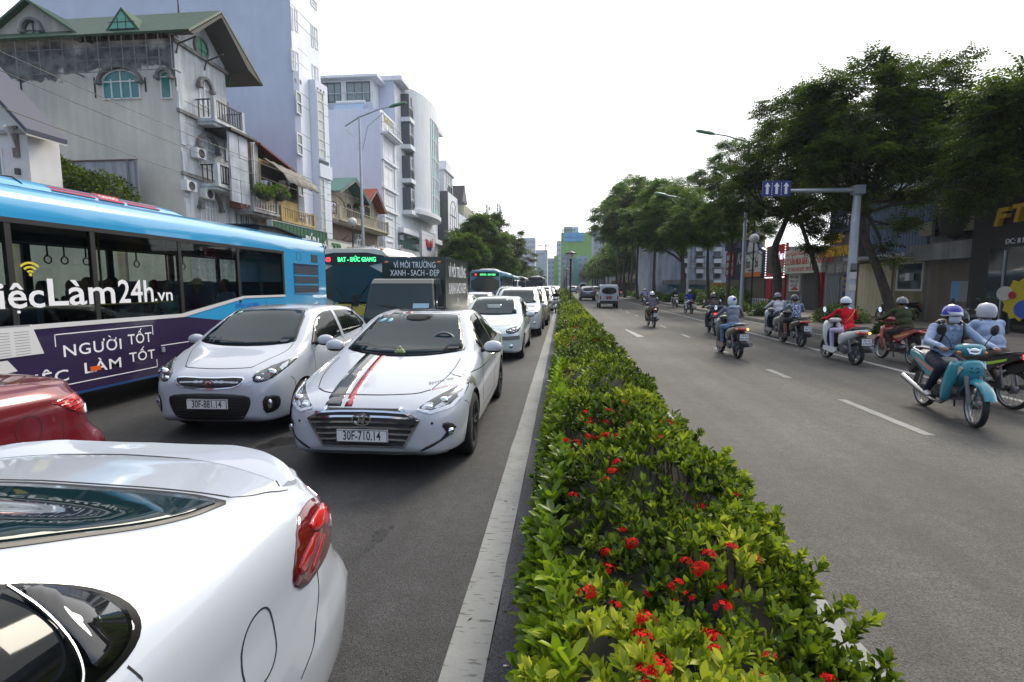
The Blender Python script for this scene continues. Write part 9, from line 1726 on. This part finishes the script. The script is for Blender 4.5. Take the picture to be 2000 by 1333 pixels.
def bush(label,x,y,rx,ry,h,n,m=mLeafM,lf=.12,cat='bush',z=.15):
 t=thing('bush',label,cat,(x,y,z));d=norm(G.normal(size=(n,3)));d[:,2]=np.abs(d[:,2]);P=d*np.array([rx,ry,h])*G.uniform(.72,1.02,n)[:,None];dr=norm(d+G.normal(size=(n,3))*.6);up_=norm(np.array([0,0,1.0])+G.normal(size=(n,3))*.5);V,F_=leaves_quads(P,dr,up_,lf*G.uniform(.7,1.4,n),lf*.5*np.ones(n));o=mobj('foliage',npmesh('foliage',V,F_,m),t);o['kind']='stuff';b=MB();b.ball((0,0,0),(rx*.72,ry*.72,h*.72),12,8);b.build('inner_twigs',mat('twig_dark',(.012,.02,.006),.9),t);return t  # solid dark ball fills the inside of the leaf shell
for i,(px,py,X_,rx,h)in enumerate(((1745,650,11.0,.6,.5),(1640,625,12.2,1.2,.8),(1500,615,11.0,1.1,.75),(1440,598,11.0,.8,.6))):
 p=PX(px,py,X_);bush(('small clipped','wide dark','spreading','little')[i]+' bush at the foot of '+('the leaning tree','the slim forked tree','the thick trunk','the first shop tree')[i],X_,p.y,rx,rx*.8,h,1500)
for i,(x,y,r,h)in enumerate(((13.0,44,1.9,1.7),(15.2,47,1.6,1.5),(17.0,41,1.2,1.2),(12.2,50,1.3,1.3),(18.5,45,1.3,1.3))):bush(('largest','second','low','far','right hand')[i]+' round bush on the park lawn',x,y,r,r,h,2200,lf=.18)
for i,(y,l)in enumerate(((47,3),(52,3),(58,4.5),(66,5),(75,6),(86,8))):bush(('first','second','third','fourth','fifth','sixth')[i]+' clipped box hedge along the right pavement',10.6,y,.7,l/2,.85,1500,lf=.16,cat='hedge')
q=Ws.uv(60,330);
for i,(px,py,r)in enumerate(((75,352,1.5),(140,360,1.3),(200,375,1.2),(100,335,.9))):p=PY(px,py,18.5);bush(('leftmost','middle','right hand','top')[i]+' dark shrub behind the bus roof by the sheet screen',p.x,p.y,r,r,1.3,1800,mLeafD,.16,z=p.z-.6)
for i,(px,py)in enumerate(((545,372),(515,372))):p=PX(px,py,XF+1.4);bush(('right','left')[i]+' row of potted plants on the ochre balcony rail',XF+1.4,p.y,.35,.9,.55,500,mLeafM,.16,'pot plants',z=p.z-.25)
bf=bush('yellow flowering climber on the balcony above the brown shutter',XR-.4,PX(1870,430,XR-.4).y,.5,1.4,1.3,900,leafmat('leaf_flowering',[(.03,.05,.01),(.08,.10,.02),(.30,.22,.02)],.3),.12,z=4.6)
# ---- median hedge
HY0,HY1=.55,330.0
def hz(x,y):
 e=np.clip(1-np.abs((x-.50)/.74)**4,0,1);return(.44+.10*np.sin(y*1.7+x*2)+.115*np.sin(y*4.9+1.3+2*np.sin(x*3))*np.cos(x*5+y)+.07*np.sin(y*9.1+x*7)*np.sin(x*11+y*3))*(.50+.50*e)+.12
def rosettes(P,Nn,L,nleaf,W_,open_=.75,quads=False,seed=3):
 g=np.random.default_rng(seed);n=len(P);a0=g.uniform(0,2*PI,n);t1=norm(np.cross(Nn,g.normal(size=(n,3))));t2=np.cross(Nn,t1);VV=[];FF=[];off=0
 for j in range(nleaf):
  a=a0+2*PI*j/nleaf+g.normal(size=n)*.25;o=open_*g.uniform(.55,1.25,n)*(1 if j%2 else.75);radial=t1*np.cos(a)[:,None]+t2*np.sin(a)[:,None];d=norm(radial*np.sin(o)[:,None]+Nn*np.cos(o)[:,None]);upv=norm(Nn*np.sin(o)[:,None]-radial*np.cos(o)[:,None]);side=np.cross(d,upv);l=(L*g.uniform(.7,1.2,n))[:,None];w=l*W_
  base=P+Nn*(g.uniform(-.02,.015,n)[:,None]);m1=base+d*l*.55;tip=base+d*l-upv*l*.12
  if quads:V=np.stack([base,m1-side*w*.5,tip,m1+side*w*.5],1).reshape(-1,3);VV.append(V);FF.append(np.arange(n*4).reshape(-1,4)+off);off+=n*4
  else:
   mm_=m1-upv*w*.22;V=np.stack([base,base+d*l*.3-side*w*.36,m1-side*w*.5,base+d*l*.82-side*w*.34,tip,base+d*l*.82+side*w*.34,m1+side*w*.5,base+d*l*.3+side*w*.36,mm_],1).reshape(-1,3)
   i=np.arange(n)*9+off;VV.append(V);FF+=[np.stack([i,i+1,i+2,i+8],1),np.stack([i+8,i+2,i+3,i+4],1),np.stack([i+8,i+4,i+5,i+6],1),np.stack([i,i+8,i+6,i+7],1)];off+=n*9
 return np.concatenate(VV),np.concatenate(FF)
mHedge=leafmat('ixora_leaf',[(.010,.016,.004),(.025,.050,.005),(.10,.16,.008),(.30,.38,.02),(.58,.58,.06)],.42,.42);mHedge2=leafmat('duranta_leaf',[(.025,.05,.004),(.09,.165,.006),(.20,.31,.010),(.34,.44,.02)],.45,.35)
hg=thing('hedge','long flowering hedge with red blossoms filling the median between the carriageways','hedge')
def hpts(y0,y1,dens,g,x0=-.06,x1=1.12):
 n=int((y1-y0)*(x1-x0+1.0)*dens);s=g.uniform(0,x1-x0+1.0,n);y=g.uniform(y0,y1,n);bul=.05*np.sin(y*2.1)+.035*np.sin(y*5.3+1)
 xl=x0-bul*1.0;xr=x1+bul*1.3+.03;top=(s>.5)&(s<.5+x1-x0);f=np.clip((s-.5)/(x1-x0),0,1);x=xl+(xr-xl)*f;zt=hz(x,y);lo=np.where(s<=.5,s/.5,(x1-x0+1.0-s)/.5);z=np.where(top,zt,.14+(zt-.14)*lo);sg=np.where(s<=.5,-1.0,1.0)
 N_=np.stack([np.where(top,(f-.5)*1.1,sg*.9),np.zeros(n),np.where(top,1.0,.35+.4*lo)],1)+g.normal(size=(n,3))*.28;N_[:,2]=np.maximum(N_[:,2],.1);dp=g.uniform(0,1,n)**2*.10;P=np.stack([x,y,z],1)-norm(N_)*dp[:,None]+g.normal(size=(n,3))*.012;return P,norm(N_)
bands=[(HY0,3.2,480,.058,8,False),(3.2,6.5,360,.064,7,False),(6.5,13,260,.072,6,True),(13,28,120,.10,5,True),(28,70,42,.17,5,True),(70,HY1,7,.42,5,True)]
for i,(y0,y1,dn,L_,nl,qd)in enumerate(bands):
 P,N_=hpts(y0,y1,dn,G);V,F_=rosettes(P,N_,np.full(len(P),L_),nl,.42,.8,qd,5+i);o=mobj('foliage',npmesh('foliage',V,F_,mHedge,smooth=not qd),hg);o['kind']='stuff'
n=1500;y=HY0+G.uniform(0,1,n)**1.3*9;s=G.uniform(0,1,n);P=np.stack([-.105+.10*s**2-.03*np.sin(y*3.1)+G.normal(size=n)*.02,y,.16+(.44+.06*np.sin(y*2.7))*s],1);N_=norm(np.stack([-1+.9*s,G.normal(size=n)*.3,.3+s],1));V,F_=rosettes(P,N_,np.full(n,.085),6,.40,1.0,False,31);o=mobj('side_foliage',npmesh('side_foliage',V,F_,mHedge2,smooth=True),hg);o['kind']='stuff'
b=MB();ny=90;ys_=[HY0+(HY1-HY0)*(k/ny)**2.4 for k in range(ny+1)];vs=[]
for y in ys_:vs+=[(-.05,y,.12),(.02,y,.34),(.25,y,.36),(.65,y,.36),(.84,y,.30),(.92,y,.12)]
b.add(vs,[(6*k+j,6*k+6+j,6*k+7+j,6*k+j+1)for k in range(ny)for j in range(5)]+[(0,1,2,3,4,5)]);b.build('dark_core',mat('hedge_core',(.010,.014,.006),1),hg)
b=MB()
for k in range(420):x=random.uniform(-.03,.92);y=HY0+random.random()**1.5*5;h=float(hz(np.array(x),np.array(y)));b.tube([(x,y,.2),(x+random.uniform(-.04,.04),y+random.uniform(-.04,.04),h*.6),(x+random.uniform(-.07,.07),y+random.uniform(-.05,.05),h-.03)],[.006,.004,.003],4,cap=False)
o=b.build('stems',mat('stem_brown',(.06,.045,.03),.9),hg);o['kind']='stuff'
sp=[];
for px,py,hh in((1365,850,.0),(1400,900,.0),(1423,885,.0),(1520,1010,.0),(1560,1090,.0),(1600,1110,.0),(1690,1220,.0),(1725,1300,.0),(1650,1180,.0),(1580,1150,0),(1670,1290,0),(1740,1330,0)):
 p=PX(px,py,1.16+random.uniform(-.03,.05));sp.append(p);
stb=MB();PP=[];NN=[]
for p in sp:
 a=V3((p.x-.16,p.y+.05,p.z-.20));stb.tube([a,a.lerp(p,.6)+V3((.02,0,0)),p],[.005,.004,.003],5)
 for f in(1,.8,.62):c=a.lerp(p,f);PP.append(tuple(c));NN.append((.3,0,1));PP.append((c.x+random.uniform(-.03,.03),c.y+random.uniform(-.03,.03),c.z));NN.append((random.uniform(-.6,.9),random.uniform(-.5,.5),.8))
stb.build('shoot_stems',mat('stem_brown',(.06,.045,.03),.9),hg)['kind']='stuff';V,F_=rosettes(np.array(PP),norm(np.array(NN)),np.full(len(PP),.055),8,.40,.75,False,77);mobj('shoot_leaves',npmesh('shoot_leaves',V,F_,mHedge,smooth=True),hg)['kind']='stuff'
mFl=mat('blossom_red',(.50,.004,.004),.8,spec=.15);fms=[]
for v_,(nf,rd)in enumerate(((22,.034),(14,.026),(7,.02))):
 b=MB();g=random.Random(v_)
 for k in range(nf):
  a=g.uniform(0,2*PI);f=math.sqrt(g.random())*1.1;c=V3((math.cos(a)*math.sin(f),math.sin(a)*math.sin(f),math.cos(f)*.75))*rd;nn=c.normalized();t1=nn.orthogonal().normalized();t2=nn.cross(t1);a0=g.uniform(0,2)
  for j in range(4):
   a=a0+PI/2*j;d=t1*math.cos(a)+t2*math.sin(a);s_=t1*-math.sin(a)+t2*math.cos(a);b.add([c,c+d*.006-s_*.0035,c+d*.0125+nn*.001,c+d*.006+s_*.0035],[(0,1,2,3)])
 fms.append(b.mesh('blossom',mFl))
fl=[(1365,995,0),(1338,1020,2),(1197,925,0),(1182,940,1),(1125,868,0),(1110,880,1),(1105,862,1),(1165,862,0),(1460,955,0),(1436,970,1),(1232,1062,0),(1183,1080,1),(1187,1115,0),(1147,1160,0),(1218,1152,0),(1200,1185,2),(1262,1215,0),(1253,1253,0),(1286,1305,0),(1372,1112,0),(1360,1118,1),(1385,1086,1),(1340,1100,1),(1408,1150,1),(1412,1190,0),(1440,1165,1),(1400,1255,0),(1403,1280,0),(1503,1285,2),(1318,1180,2),(1325,1140,2),(1310,1150,1),(1345,1165,2),(1428,1072,1),(1475,1095,1),(1270,1160,1),(1260,1325,0),(1100,1018,1),(1118,970,1),(1620,1332,1),(1390,1245,1),(1480,1330,1),(1370,1230,2),(1205,905,1),(1225,890,2),(1218,1040,1)]
g=random.Random(4)
for k in range(48):fl.append((1140+g.random()*165,785+g.random()*75,g.choice((1,1,2,0))))
for k in range(22):fl.append((1105+g.random()*90,632+g.random()*50,g.choice((1,2,1))))
for px,py,v_ in fl:
 p=PZ(px,py,.50);
 for _ in range(3):z=float(hz(np.array(p.x),np.array(p.y)));p=PZ(px,py,z+.025)
 if p.x>1.1:continue
 if p.x<-.1:p=PX(px,py,-.16)
 o=mobj('blossom',fms[v_],hg,tuple(p),(g.uniform(-.4,.1),g.uniform(-.4,.4),g.uniform(0,6)),(1.15,)*3 if py>760 else(1.7,)*3)
lt=thing('cigarette_end','cigarette end lying on the dark strip beside the hedge','cigarette end',tuple(PZ(988,1301,.008)));MB().tube([(-.012,0,0),(.004,0,0)],.004,8).build('paper',mWhite,lt);MB().tube([(.004,0,0),(.016,0,0)],.0042,8).build('filter',mat('filter_tan',(.35,.20,.08),.8),lt)
b=MB();g=random.Random(8)
for k in range(260):
 y=g.uniform(1.5,16);x=g.choice((g.uniform(-.34,-.16),g.uniform(-.33,-.15),g.uniform(-1.0,-.2),g.uniform(1.5,2.4)));a=g.uniform(0,6);s=g.uniform(.006,.02);c,s_=math.cos(a)*s,math.sin(a)*s;b.add([(x-c,y-s_,.006),(x+s_*.3,y-c*.3,.008),(x+c,y+s_,.007),(x-s_*.3,y+c*.3,.008)],[(0,1,2,3)])
tag(b.build('leaf_litter',mat('dry_leaf',(.10,.06,.03),.9,nv=.5,ns=50)),kind='stuff')
# ---- overhead cables
for i,(a,c_,z0,z1)in enumerate((((10.4,18,0),(10.4,60,0),7.2,7.0),((16.2,22,0),(13,62,0),3.1,4.6),((16.2,22,0),(13,62,0),3.3,4.9),((12,30,0),(17,61,0),5.3,3.2))):
 P_=[(a[0]+(c_[0]-a[0])*k/12,a[1]+(c_[1]-a[1])*k/12,z0+(z1-z0)*k/12-.8*math.sin(PI*k/12)*(1-.0))for k in range(13)];tag(MB().tube(P_,.012,4).build('overhead_cable',mBlack),('highest','lower','middle','crossing')[i]+' overhead cable strung along the right shop fronts','cable')
for i,(ya,yb,za,zb)in enumerate(((-8,31,8.6,7.0),(-8,34,8.3,6.4),(31,66,7.0,7.6),(34,66,6.4,7.2),(-8,40,7.6,5.4))):
 P_=[(-12.4-.15*i-.5*math.sin(PI*k/12),ya+(yb-ya)*k/12,za+(zb-za)*k/12-.7*math.sin(PI*k/12))for k in range(13)];tag(MB().tube(P_,.011,4).build('overhead_cable',mBlack),('first','second','third','fourth','fifth')[i]+' overhead cable sagging before the left house fronts','cable')
g=random.Random(21)
for i in range(14):
 k='air conditioner';y=g.uniform(YB,64);F_=FW.F;v=g.uniform(5,9);t=thing('air_conditioner',('white','grey','small','stained')[i%4]+' air conditioner unit fixed on the left house fronts',k,group='air conditioners on the left fronts');acunit(t,F_,y,v,.8)
 # ---- air: light haze down the street
hz_=MB().box(-260,260,-12,900,-1.4,62).build('haze',None if 0 else mat('haze_tmp',(1,1,1)));hz_.data.materials.clear();m=bpy.data.materials.new('haze_air');m.use_nodes=True;nn=m.node_tree;nn.nodes.remove(nn.nodes['Principled BSDF']);pv=nn.nodes.new('ShaderNodeVolumePrincipled');pv.inputs['Density'].default_value=.0004;pv.inputs['Color'].default_value=(.80,.88,1,1);pv.inputs['Anisotropy'].default_value=.2;nn.links.new(pv.outputs[0],nn.nodes['Material Output'].inputs['Volume']);hz_.data.materials.append(m);hz_['kind']='stuff'
